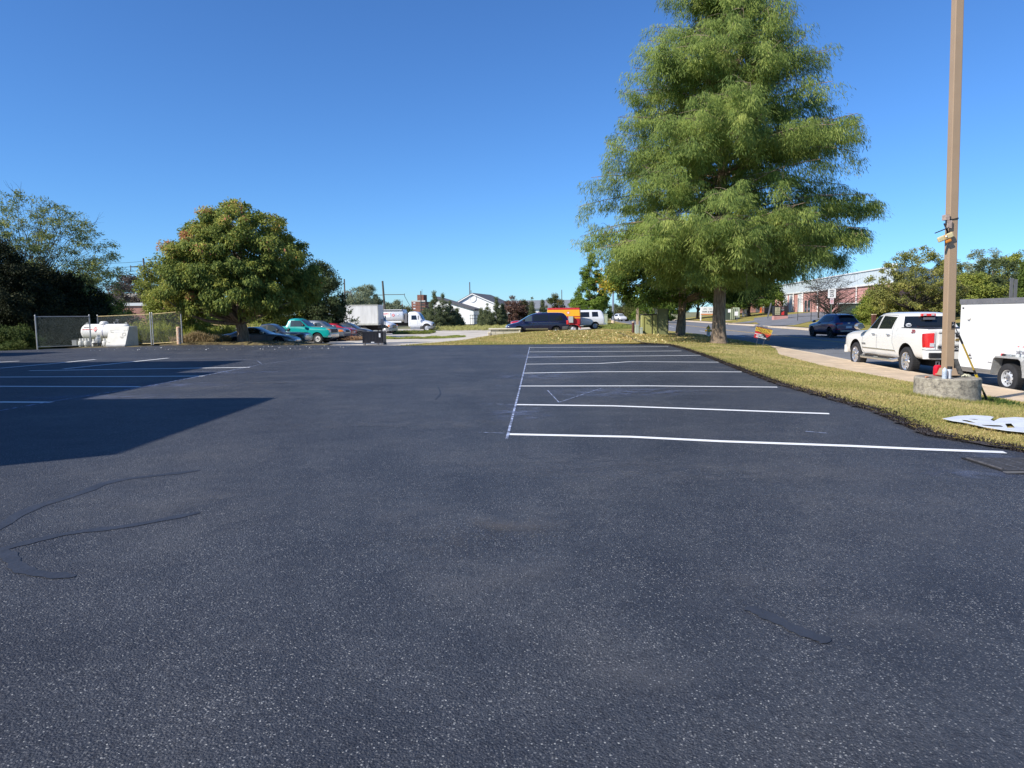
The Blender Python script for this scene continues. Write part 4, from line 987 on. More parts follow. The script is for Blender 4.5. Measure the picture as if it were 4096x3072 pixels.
# white passenger van
X,Y=XZ(2312,79),79
car('passenger_van','white passenger van with two dark side windows parked right of the oil truck','van',X,Y,G(X,Y)+.1,R(180+4),st_van(L=5.6,W=2.05,H=2.12,hood=1.25,belt=1.22,a=(1.9,1.1),zb=.4,nose=1.05,rear=.1),P_WHITE2,[1.75,-1.75],.38,.25,'steel',
    [('front_side_window',[(1.75,1.3),(.9,1.3),(.9,1.85),(1.25,1.85)],M_GLASS),('middle_window',[(.75,1.32),(-1.1,1.32),(-1.1,1.88),(.75,1.88)],M_GLASS),('rear_side_window',[(-1.4,1.36),(-2.1,1.36),(-2.05,1.9),(-1.4,1.9)],M_GLASS)],
    [('windscreen',[(-.75,1.38),(.75,1.38),(.68,1.85),(-.68,1.85)],M_GLASS)],
    [('rear_window',[(-.7,1.36),(.7,1.36),(.66,1.9),(-.66,1.9)],M_GLASS)]+both('tail_light',.78,.8,.95,1.15,M_RED,.012),mirror=(1.65,.98,1.4,M_BLK),wellr=.44,
    extras=lambda t,bv:(lambda g:(g.box(-2.95,-.95,.48,-2.7,.95,.68),g.build('rear_bumper',M_CHROME,t,bevel=.03)))(MB()))
# red pickup partly hidden behind minivan
X,Y=XZ(2150,68),68
car('pickup_truck','red pickup truck mostly hidden behind the navy minivan','pickup truck',X,Y,G(X,Y)-.1,R(182),st_pickup(L=5.2,W=1.85,H=1.86,cab=(.95,-.7),bedz=1.2,hood=1.12,roof0=.3),P_REDC,[1.6,-1.55],.36,.23,'alu',[('side_window',[(.8,1.18),(-.5,1.18),(-.5,1.6),(.35,1.6)],M_GLASST)],[('windscreen',[(-.62,1.2),(.62,1.2),(.55,1.66),(-.55,1.66)],M_GLASST)],[])
# far cars on the road
X,Y=XZ(2481,150),150
car('sedan','small white car far off on the road beyond the street lamp','car',X,Y,.0,R(-80),st_suv(L=4.4,W=1.8,H=1.6),P_WHITE2,[1.35,-1.3],.34,.22,'alu',[('side_window',[(.7,1.06),(-1.3,1.08),(-1.2,1.42),(.3,1.44)],M_GLASS)],[('windscreen',[(-.62,1.14),(.62,1.14),(.56,1.46),(-.56,1.46)],M_GLASST)]+both('headlight',.5,.78,.8,.9,M_LENS),[])
def far_truck():
    X,Y=XZ(2590,190),190
    t=thing('utility_truck','white truck seen on the road behind the weathered wooden post','truck',(X,Y,0),R(-78))
    tank_shape(t,-3.2,1.2,1.15,.75,1.9,P_WHITE2)
    c=MB(); c.box(1.3,-1.05,.7,2.9,1.05,2.3); cc=c.build('cab',P_WHITE2,t,bevel=.12); w=MB(); w.box(2.2,-1.06,1.45,2.8,1.06,2.05); w.box(2.85,-.9,1.45,2.91,.9,2.1); w.build('cab_window',M_GLASS,cc)
    ch=MB(); ch.box(-3.1,-.6,.55,2.7,.6,1.15); ch.build('chassis',M_UNDER,t)
    for x in(-2.2,2.1): dual_axle(t,x,.46)
far_truck()

# ---- enclosed trailer on the right
def trailer():
    # left side plane close to X=13.2; rear axle Y=19
    t=thing('enclosed_trailer','white enclosed cargo trailer with diamond plate fender standing behind the white pickup','trailer',(13.02,16.9,zr(17)-.01),R(90.6))
    hw=.98
    bd=MB(); bd.box(-2.5,-hw,.44,2.2,hw,2.20); b=bd.build('body',mat('trailer_white',(.72,.72,.70),rough=.4,var=.02,vscale=1,bump=.04,bscale=1.5),t,bevel=.015)
    tr=MB()
    for s in(1,-1): tr.box(-2.52,s*(hw+.008)-.012,2.13,2.22,s*(hw+.008)+.012,2.26); 
    tr.box(2.19,-hw-.01,2.13,2.225,hw+.01,2.26); tr.box(-2.5,-hw,2.20,2.2,hw,2.245); tr.build('roof_trim',mat('trim_grey',(.16,.16,.17),rough=.5,var=.15),t)
    bt=MB()
    for s in(1,-1): bt.box(-2.5,s*(hw+.005)-.008,.42,2.2,s*(hw+.005)+.008,.48)
    bt.box(-2.5,-hw,.36,2.2,hw,.44); bt.build('bottom_rail',M_ALU,t)
    rv=MB()
    for s in(1,-1):
        for k in range(24): rv.cbox(2.1-k*.2,s*(hw+.024),2.19+(.02 if k%2 else -.02),.016,.01,.016)
    rv.build('rivet',M_ALU,t)
    for s in(1,-1):
        v=MB(); M=Matrix.Translation((1.8,s*(hw+.0),1.85))
        v.lathe([(.14,0),(.13,.05),(.08,.075),(0,.08)],n=24,M=M@Matrix.Rotation(R(-90*s),4,'X')@Matrix.Scale(.65,4,(1,0,0))); v.build('side_vent',M_WHITE,t,smooth=True)
        # fender
        f=MB(); th=.03; y0=s*(hw+.01); y1=s*(hw+.26)
        pts=[(.55,.40),(.46,.78),(.38,.86),(-.38,.86),(-.46,.78),(-.56,.40)]
        P=[[(x,y0,z),(x,y1,z)] for x,z in pts]; f.grid(P)
        f.grid([[(x,y1,z),(x,y1,z-.04 if abs(x)<.45 else z)] for x,z in pts])
        f.box(-1.05,min(y0,y1),.40,-.54,max(y0,y1),.82)
        f.build('fender',mat('diamond_plate',(.55,.55,.53),rough=.4,metal=.5,bump=.8,bscale=45,var=.1,vscale=20),t)
        fi=MB(); fi.box(-.54,s*(hw+.0)-.002,.42,.53,s*(hw+.0)+.006*s,.82); fi.build('wheel_well',M_UNDER,t)
        put_wheel(t,0,s*(hw+.13),.345,.2,'steel',.2)
        ml=MB(); ml.cbox(2.08,s*(hw+.008),2.03,.05,.02,.03); ml.build('marker_light',M_BLK,t)
    st=MB(); st.box(.75,hw+.002,.60,1.3,hw+.006,.602); 
    ink=mat('sign_ink',(.05,.05,.06))
    text('Look Trailers' if False else 'Quality',.055,mat('label_grey',(.35,.35,.37)),t,(.95,hw+.004,.66),(R(90),0,R(180)),shear=.3)
    text('KC',.06,ink,t,(.70,hw+.004,.66),(R(90),0,R(180)))
    text('TRAILERS',.045,ink,t,(1.72,hw+.004,.72),(R(90),0,R(180)))
    m=MB(); m.prism([(-.07,0),(.07,0),(.02,.04),(0,.09),(-.02,.04)],0,.003,Matrix.Translation((1.72,hw+.002,.77))@Euler((R(90),0,R(180))).to_matrix().to_4x4()); m.build('logo',ink,t)
    tg=MB(); tg.tube([(2.35,.8,.45),(3.6,.0,.45),(3.9,0,.45)],.045,n=6); tg.tube([(2.35,-.8,.45),(3.6,0,.45)],.045,n=6); tg.build('tongue',M_BLK,t)
    jk=MB(); jk.tube([(3.45,.1,.2),(3.45,.1,.95)],.035,n=8); jk.box(3.35,.0,.93,3.55,.2,1.0); jk.build('jack',M_ALU,t)
    bx=MB(); bx.box(2.5,-.45,.5,2.95,.45,.85); bx.build('tongue_box',M_BLK,t,bevel=.02)
    M=Matrix.Translation(t.location)@Euler(t.rotation_euler).to_matrix().to_4x4()
    top=.86; W=lambda x,y,z:M@Vector((x,y,z))
    for x,lab in((-.36,'clear drinks bottle with red cap on the trailer fender, farther from the gloves'),(-.20,'clear drinks bottle with red cap on the trailer fender, next to the gloves')):
        o=thing('drinks_bottle',lab,'bottle',W(x,hw+.13,top),0,group='bottles on the trailer fender')
        g=MB(); g.lathe([(.035,0),(.04,.01),(.04,.06),(.036,.1),(.04,.14),(.04,.18),(.015,.225),(.015,.235)],n=14); g.build('bottle_body',mat('bottle_plastic',(.55,.58,.58),rough=.15),o,smooth=True)
        c=MB(); c.lathe([(.018,.235),(.018,.255),(0,.256)],n=12); c.build('bottle_cap',M_HAZ,o); l=MB(); l.lathe([(.041,.07),(.041,.14)],n=14); lo=l.build('label_band',mat('label_dark',(.2,.2,.22)),o)
        text('G',.05,M_WHITE,lo,(-.0425,0,.105),(R(90),0,R(-90)))
    o=thing('work_gloves','pair of grey and black work gloves on the trailer fender','gloves',W(.02,hw+.13,top),0)
    g=MB()
    for k in range(5): g.tube([(0,0,.03),(.03*math.cos(k),.06+.02*k,.04),(.02*k-.05,.12,.02)],.014,n=6)
    g.box(-.05,-.07,0,.05,.06,.045); g.build('glove',mat('glove_grey',(.25,.27,.28),rough=.9,var=.4,vscale=30),o,bevel=.015)
    o=thing('power_tool','small red and black tool on the trailer fender, left of the gloves','tool',W(.27,hw+.13,top),0)
    g=MB(); g.cbox(0,0,.025,.06,.16,.05); g.build('tool_body',M_BLK,o,bevel=.01); g=MB(); g.cbox(0,.05,.03,.064,.05,.054); g.build('tool_grip',M_HAZ,o,bevel=.01)
trailer()
# ------------------------------------------------------------ buildings
def brick_mat(name,c1,c2,mortar,sc=1.0,bw=.40,bh=.20):
    m=bpy.data.materials.new(name); n,l=nodes_of(m); b=n['Principled BSDF']; b.inputs['Roughness'].default_value=.9
    tc=n.new('ShaderNodeTexCoord'); mp=n.new('ShaderNodeMapping'); l.new(tc.outputs['Object'],mp.inputs[0])
    # use (x+y, z) as brick plane
    sx=n.new('ShaderNodeSeparateXYZ'); l.new(mp.outputs[0],sx.inputs[0]); ad=n.new('ShaderNodeMath'); l.new(sx.outputs[0],ad.inputs[0]); l.new(sx.outputs[1],ad.inputs[1])
    cx=n.new('ShaderNodeCombineXYZ'); l.new(ad.outputs[0],cx.inputs[0]); l.new(sx.outputs[2],cx.inputs[1])
    bt=n.new('ShaderNodeTexBrick'); bt.inputs['Scale'].default_value=sc; bt.inputs['Brick Width'].default_value=bw; bt.inputs['Row Height'].default_value=bh; bt.inputs['Mortar Size'].default_value=.012
    bt.inputs['Color1'].default_value=(*c1,1); bt.inputs['Color2'].default_value=(*c2,1); bt.inputs['Mortar'].default_value=(*mortar,1)
    l.new(cx.outputs[0],bt.inputs['Vector']); nz=n.new('ShaderNodeTexNoise'); nz.inputs['Scale'].default_value=.8; nz.inputs['Detail'].default_value=6; l.new(tc.outputs['Object'],nz.inputs['Vector'])
    r=n.new('ShaderNodeValToRGB'); r.color_ramp.elements[0].color=(.8,.8,.8,1); r.color_ramp.elements[1].color=(1.15,1.15,1.15,1); r.color_ramp.elements[0].position=.35; r.color_ramp.elements[1].position=.65; l.new(nz.outputs[0],r.inputs[0])
    x=n.new('ShaderNodeMix'); x.data_type='RGBA'; x.blend_type='MULTIPLY'; x.inputs[0].default_value=1; l.new(bt.outputs[0],x.inputs[6]); l.new(r.outputs[0],x.inputs[7]); l.new(x.outputs[2],b.inputs['Base Color']); return m
M_BRICK=brick_mat('pink_block',(.58,.29,.25),(.52,.25,.21),(.52,.38,.33),1,.8,.4)
M_BRICK2=brick_mat('dark_brick',(.22,.09,.06),(.17,.07,.05),(.2,.13,.1),1,.6,.3)
M_BRICK3=brick_mat('salmon_brick',(.42,.21,.16),(.36,.17,.13),(.34,.24,.2),1,.6,.3)
M_METAL=mat('pale_metal_panel',(.56,.62,.64),rough=.5,var=.05,vscale=.4)
M_TRIM=mat('white_trim',(.72,.72,.70),rough=.6)
M_ROOF=mat('grey_shingle',(.10,.10,.11),rough=.9,var=.15,vscale=2)
M_WALLW=mat('white_render',(.80,.80,.77),rough=.85,var=.03,vscale=.6)
def obox(x0,y0,z0,x1,y1,z1): g=MB(); g.box(x0,y0,z0,x1,y1,z1); return g

def warehouse():
    A=Vector((41.4,77,0)); B=Vector((49.3,134,0)); d=(B-A).normalized(); a=math.atan2(d.y,d.x); L=(B-A).length
    t=thing('warehouse','long pink block warehouse with pale metal fascia and tall white doors across the road','warehouse',(A.x,A.y,1.2),a)
    H=5.15; fz=3.55
    # footprint in local axes: x along the road wall, +y towards the road
    e=Vector((.727,.686)); ex=e.x*d.x+e.y*d.y; ey=-e.x*d.y+e.y*d.x; W=62
    def fp(o): return [(0-o*1.2,o),(ex*W,ey*W+0),(L+o+30,ey*W),(L+o,o)]
    g=MB(); g.prism(fp(0),-.6,fz); wall=g.build('wall',M_BRICK,t)
    g=MB(); g.prism(fp(.10),fz,H); fa=g.build('metal_fascia',M_METAL,t)
    r=MB(); n=int(L/.9)
    for k in range(n): r.box(k*.9,.10,fz+.05,k*.9+.06,.135,H-.1)
    r.cur=0; r.build('fascia_ribs',mat('rib_metal',(.42,.48,.50),rough=.5),fa)
    g=MB(); g.prism(fp(.22),H,H+.14); g.build('roof_edge',M_TRIM,t)
    g=MB(); g.box(-.1,.10,fz-.12,L,.2,fz+.06); g.build('gutter',M_TRIM,t)
    def ypos(px): u=(px-2048)/2841; Y=30.7/(u-.139); return (Y-77)/d.y
    for p0,p1 in((3131.6,3146.7),(3155,3168),(3190,3204)):
        x1,x0=ypos(p0),ypos(p1); q=MB(); q.box(x0,0,-.2,x1,.06,3.45); dr=q.build('tall_door',mat('door_white',(.66,.69,.70),rough=.5),t)
        fr=MB(); fr.box(x0-.12,0,-.2,x0,.1,3.5); fr.box(x1,0,-.2,x1+.12,.1,3.5); fr.box(x0-.12,0,3.45,x1+.12,.1,3.54); fr.build('door_frame',M_TRIM,dr)
    for p in(3112,3174,3211,3270,3424,3540):
        x=ypos(p); q=MB(); q.tube([(x,.22,fz-.05),(x,.14,fz-.35),(x,.14,-.3)],.09,n=8); q.build('downspout',M_TRIM,t,smooth=True)
    for p in(3218,3231):
        x=ypos(p); q=MB(); q.box(x-.9,0,.2,x+.4,.05,2.2); q.build('window',M_GLASST,t)
    x=ypos(3466); q=MB(); q.box(x-.9,0,2.5,x+.2,.08,2.9); q.build('wall_vent',M_TRIM,t)
    for p in(3424,3436):
        x=ypos(p); q=MB(); q.tube([(x,-4,H),(x,-4,H+1.1)],.12,n=8); q.build('roof_pipe',M_TRIM,t)
warehouse()
def low_wing():
    t=thing('brick_building','low salmon brick building with brown roof edge left of the warehouse','building',(56,150,1.0),R(0))
    obox(-9,-1,0,2,12,4.2).build('wall',M_BRICK3,t); obox(-9.3,-1.3,4.2,2.3,12.3,5.0).build('roof',mat('brown_roof',(.13,.10,.09),rough=.8),t)
    for x in(-7.5,-5,-.9): obox(x,-1.05,.2,x+.9,-1.0,2.2).build('door',M_GREY,t)
    obox(-3.6,-1.1,1.6,-1.6,-1.0,3.6).build('wall_sign',M_WHITE,t)
    g=MB()
    for k in range(6): g.tube([(-8.6+k*2,-4,0),(-8.6+k*2,-4,2.2)],.04,n=5)
    g.tube([(-8.6,-4,2.2),(1.4,-4,2.2)],.03,n=5); g.tube([(-8.6,-4,1.1),(1.4,-4,1.1)],.03,n=5)
    o=g.build('railing',M_GREY,None); o.location=(56,150,1.0); tag(o,'thin grey metal rail fence in front of the low salmon building','railing')
low_wing()
def white_house():
    Y=150; s=18.94; X0=XZ(1891,Y); zb=-.3
    t=thing('white_building','white building with gable, round vent and lean-to wing beyond the cedars','building',(X0,Y,zb),R(-12))
    m=lambda px:(px-1891)/s
    ga=m(1831); gb=m(1985); top=(1295-1176)/s; ev=(1295-1203)/s-.35
    g=MB(); g.prism([(ga,0),(gb+6,0),(gb+6,1.2),(0,top),(ga,ev)],-1,0,Matrix.Rotation(R(90),4,'X')@Matrix.Scale(-1,4,(0,0,1))) 
    # gable body
    g=MB(); poly=[(ga,0),(8.5,0),(8.5,2.6),(0,top),(ga,ev)]
    vs=[(x,0,z) for x,z in poly]+[(x,16,z) for x,z in poly]; n=5
    fs=[(4,0,1,2,3),(9,8,7,6,5)]+[(i,(i+1)%5+0,(i+1)%5+5,i+5) for i in range(5)]
    fs=[tuple(f) for f in fs]; g.add(vs,[(0,1,2,3,4),(9,8,7,6,5)]+[(i,i+5,(i+1)%5+5,(i+1)%5) for i in range(5)])
    wall=g.build('wall',M_WALLW,t)
    r=MB(); sl=(top-2.6)/8.5
    def slab(x0,z0,x1,z1,y0,y1,th=.18):
        r.add([(x0,y0,z0),(x1,y0,z1),(x1,y1,z1),(x0,y1,z0),(x0,y0,z0+th),(x1,y0,z1+th),(x1,y1,z1+th),(x0,y1,z0+th)],[(0,3,2,1),(4,5,6,7),(0,1,5,4),(1,2,6,5),(2,3,7,6),(3,0,4,7)])
    slab(0,top+.02,8.9,2.5,-.3,16.3); slab(ga-.3,ev-.05,0,top+.02,-.3,16.3)
    roof=r.build('roof',M_ROOF,t)
    f=MB(); r=f; slab(0,top-.12,8.9,2.36,-.34,-.3,.2); slab(ga-.3,ev-.2,0,top-.12,-.34,-.3,.2); f.build('barge_board',M_WALLW,t)
    v=MB(); v.lathe([(.78,0),(.78,.12),(.62,.12),(.62,.05),(0,.05)],n=28,M=Matrix.Translation((0.05,0,(1295-1194)/s))@Matrix.Rotation(R(90),4,'X')); v.build('round_vent',M_TRIM,t,smooth=True)
    # lean-to wing at the left, roof falling to the right in front
    l=MB(); lx0=m(1816); lx1=m(1920)
    vs=[(lx0-3,-5,0),(lx1,-5,0),(lx1,-5,(1295-1243)/s),(lx0,-5,(1295-1204)/s),(lx0-3,-5,(1295-1195)/s)]; vs=vs+[(x,-.01,z) for x,_,z in vs]
    l.add(vs,[(0,1,2,3,4),(9,8,7,6,5)]+[(i,i+5,(i+1)%5+5,(i+1)%5) for i in range(5)]); l.build('lean_to_wall',M_WALLW,t)
    r=MB(); slab(lx0-3,(1295-1193)/s+.02,lx1+.3,(1295-1241)/s-.05,-5.4,-.0,.35); r.build('lean_to_roof',M_ROOF,t)
    # long main roof to the right
    q=MB(); q.box(6,5,0,24,18,3.2); q.build('rear_wall',M_WALLW,t)
    q=MB(); q.add([(5.5,4.5,3.1),(24.5,4.5,3.1),(24.5,11,5.0),(5.5,11,5.0),(24.5,18,3.1),(5.5,18,3.1)],[(0,1,2,3),(3,2,4,5),(0,3,5),(1,4,2),(0,5,4,1)]); q.build('rear_roof',mat('grey_metal_roof',(.20,.21,.22),rough=.7),t)
    for x in(1,3.6): obox(x,-.06,.2,x+.9,-.0,2.2).build('window',M_GLASST,t)
    p=MB(); p.tube([(-1.4,3,top-.5),(-1.4,3,top+2.6)],.12,n=6); p.build('flue_pipe',M_GREY,t)
white_house()
def meter_rack():
    X=XZ(1900,140)
    t=thing('gas_meter_rack','dark gas meter pipework standing in front of the white building','gas meters',(X,139,-.35),0)
    g=MB()
    for k in range(8): g.tube([(-.9+k*.5,0,0),(-.9+k*.5,0,1.9)],.05,n=5)
    g.tube([(-1,0,1.9),(2.7,0,1.9)],.06,n=5); g.tube([(-1,0,1.2),(2.7,0,1.2)],.05,n=5)
    for k in range(3): g.box(1+k*.55,-.15,.9,1.35+k*.55,.15,1.4)
    g.build('pipework',M_BLK,t)
    t=thing('frame_post','pale timber gate frame with diagonal brace by the white building','gate frame',(X-6.5,139.5,-.35),0)
    g=MB(); g.box(-1.2,0,0,-1.0,.15,2.6); g.build('post',M_GREY,t); g=MB(); g.box(-.2,0,0,.25,.15,2.7); g.build('post',M_GREY,t)
    g=MB(); g.tube([(.2,.1,1.9),(3,.1,.4)],.05,n=5); g.tube([(.2,.1,.5),(3,.1,.5)],.05,n=5); g.build('brace',M_GREY,t)
meter_rack()
def tower():
    Y=620; X=XZ(1686,Y)
    t=thing('apartment_tower','dark red brick apartment tower on the horizon above the tanker truck cab','building',(X,Y,-5),R(-18))
    obox(-6.5,-6,0,6.5,8,18.2).build('wall',M_BRICK2,t); obox(-2.8,-2,18.2,3.2,5,24.2).build('lift_penthouse',M_BRICK2,t)
    g=MB()
    g.box(-6.7,-6.3,18.2,6.7,-6.1,19.3); g.box(-6.7,-6.3,18.2,-6.5,8,19.3); g.build('parapet',mat('parapet_grey',(.4,.4,.38)),t)
    for z in(6.5,9.2,11.9,14.6,16.8):
        for x in(-4.6,): obox(x,-6.08,z,x+1.9,-6.0,z+.9).build('window',M_PLATE,t)
        obox(1.5,-6.1,z,6.0,-6.0,z+1.6).build('balcony_screen',M_BLK,t)
    a=MB(); a.tube([(1,0,24),(1,0,29)],.15,n=4); a.build('aerial',M_GREY,t)
    X=XZ(1610,500); c=thing('church_spire','distant red church spire between far trees','spire',(X,500,0))
    g=MB(); g.add([(-1.8,-1.5,0),(1.8,-1.5,0),(1.8,1.5,0),(-1.8,1.5,0),(0,0,10.5)],[(0,1,4),(1,2,4),(2,3,4),(3,0,4)]); g.build('roof',mat('spire_red',(.25,.12,.09)),c)
    g=MB(); g.tube([(0,0,10),(0,0,12.4)],.12,n=4); g.box(-.5,-.1,11.4,.5,.1,11.6); g.build('cross',M_GREY,c)
tower()
def left_buildings():
    X=XZ(470,120)
    t=thing('brick_building','distant brick shop building with white parapet seen above the chain link fence','building',(X,120,-.5),R(8))
    obox(-14,0,0,14,14,4.1).build('wall',M_BRICK3,t); obox(-14.2,-.2,4.1,14.2,14,4.6).build('parapet',M_TRIM,t)
    for x in(-9,-1,7): obox(x,-.07,1.6,x+2.4,0,3.2).build('window',M_GLASST,t)
    X=XZ(560,150); t=thing('metal_building','far pale ribbed metal building behind the brick shop','building',(X,150,-.5),R(4))
    obox(-6,0,0,9,12,7.2).build('wall',mat('beige_metal',(.50,.45,.38),rough=.7,var=.04),t); g=MB()
    for k in range(18): g.box(-6+k*.83,-.06,4.6,-5.9+k*.83,0,7.2)
    g.build('wall_ribs',mat('beige_rib',(.40,.36,.31)),t)
left_buildings()
# the building left of the frame whose shadow lies over the lot
def shade_building():
    t=thing('flat_roofed_building','tall flat roofed building standing left of the parking lot','building',(0,0,0))
    tan=1/math.tan(SUN_EL)
    def blk(xs_,y0,y1,h,xl=-60,nm='wall'):
        ox=h*tan*math.cos(SUN_AZ); oy=h*tan*math.sin(SUN_AZ)
        g=MB(); g.box(xl,y0-oy,-.05,xs_-ox,y1-oy,h); g.build(nm,M_BRICK3,t)
    blk(-4.65,8.25,14.0,6.2,xl=-40); blk(-8.5,14.02,20.6,6.9,xl=-41); blk(-9.75,20.62,26.0,7.6,xl=-42)
    t=thing('small_flat_roofed_building','small flat roofed building left of the fence beyond the frame','building',(0,0,0))
    ox=6*tan*math.cos(SUN_AZ); oy=6*tan*math.sin(SUN_AZ); g=MB(); g.box(-45,30.6-oy,-.05,-21.3-ox,33.9-oy,6); g.build('wall',M_BRICK3,t)
shade_building()

# ------------------------------------------------------------ poles and wires
M_POLEW=mat('old_pole_timber',(.10,.085,.07),rough=.9,var=.2,vscale=3)
def util_pole(px,Y,ytop,arms,label,lean=0,r=.16):
    p=at(px,ytop,Y); zb=G(p.x,Y)-.3
    t=thing('utility_pole',label,'utility pole',(p.x,Y,zb)); h=p.z-zb
    g=MB(); g.tube([(lean,0,0),(0,0,h)],[r,r*.7],n=8); g.build('pole',M_POLEW,t,smooth=True)
    tips=[]
    for (dz,hw,side) in arms:
        a=MB(); x0,x1=(-hw,hw) if side==0 else ((0,hw*1.6) if side>0 else (-hw*1.6,0)); a.box(x0,-.07,h-dz-.08,x1,.07,h-dz+.08); ar=a.build('crossarm',M_POLEW,t)
        for x in((x0,x1) if side==0 else (x1 if side>0 else x0,)):
            i=MB(); i.tube([(x,0,h-dz-.5),(x,0,h-dz+.25)],.08,n=5); i.build('insulator',M_GREY,ar); tips.append(Vector((p.x+x,Y,zb+h-dz-.4)))
    return tips
k=Y1=170
t1=util_pole(1530,190,1124,[(3.6,3.6,1),(3.7,2.6,-1),(7.6,2.6,1),(11.8,2.8,1)],'tall timber power pole with side arms standing above the tanker truck',lean=.6,r=.33)
t2=util_pole(1683,300,1164,[(6,3,0),(12,2.6,0)],'far thin power pole in front of the brick tower',r=.3)
t3=util_pole(1377,110,1116,[(2,.6,1)],'dark power pole beside the dark tree behind the box truck',r=.14)
t4=util_pole(573,120,1033,[(1.4,2.2,0)],'brown timber power pole with a crossarm behind the bare saplings',lean=.6,r=.18)
util_pole(1884,170,1161,[],'short grey pole end rising behind the white gable',r=.1)
util_pole(2247,140,1159,[],'slim distant pole right of the orange topped maple',r=.1)
def wire(a,b,sag,label,r=.03):
    n=24; pts=[]
    for i in range(n+1):
        q=a.lerp(b,i/n); q.z-=sag*4*(i/n)*(1-i/n); pts.append(q-a)
    g=MB(); g.tube(pts,r,n=4); o=g.build('overhead_wire',M_BLK,None); o.location=a; tag(o,label,'wire','overhead power lines')
wire(t1[0],t2[1],4,'topmost overhead wire between the tall pole and the far pole',.07); wire(t1[2],t2[1]+Vector((0,0,-4)),5,'middle overhead wire between the tall pole and the far pole',.07); wire(t1[3],t2[3],6,'lowest overhead wire between the tall pole and the far pole',.07)
wire(t3[0],t1[1],3,'thin wire from the dark pole to the tall pole',.05); wire(t2[1],at(2200,1195,330),3,'overhead wire running right from the far pole above the white building',.06)
for i,(ya,yb) in enumerate([(1030,1045),(1052,1062),(1078,1080),(1094,1092),(1124,1126),(1143,1143),(1152,1160),(1172,1178)]):
    wire(at(150,ya,118),at(573,yb,120),.6,'overhead wire, number %s counted down the sky, left of the brown timber pole'%['one','two','three','four','five','six','seven','eight'][i],.028)
def street_lamp():
    Y=112; p=at(2452,1287,Y); zb=G(p.x,Y)
    t=thing('street_lamp','tall pale metal street lamp at the roadside beyond the white van','street lamp',(p.x,Y,zb))
    top=at(2452,1120,Y).z-zb
    g=MB(); g.tube([(0,0,0),(0,0,top)],[.2,.12],n=10); g.tube([(0,0,top),(.5,0,top+.6),(2.2,0,top+.8)],.07,n=6); g.build('pole',M_ALU,t,smooth=True)
    h=MB(); h.box(2.1,-.15,top+.7,2.9,.15,top+.85); h.build('lamp_head',M_GREY,t,bevel=.04)
    b=MB(); b.lathe([(.28,0),(.28,.35),(.2,.4)],n=10); b.build('base',M_CONC2,t)
street_lamp()
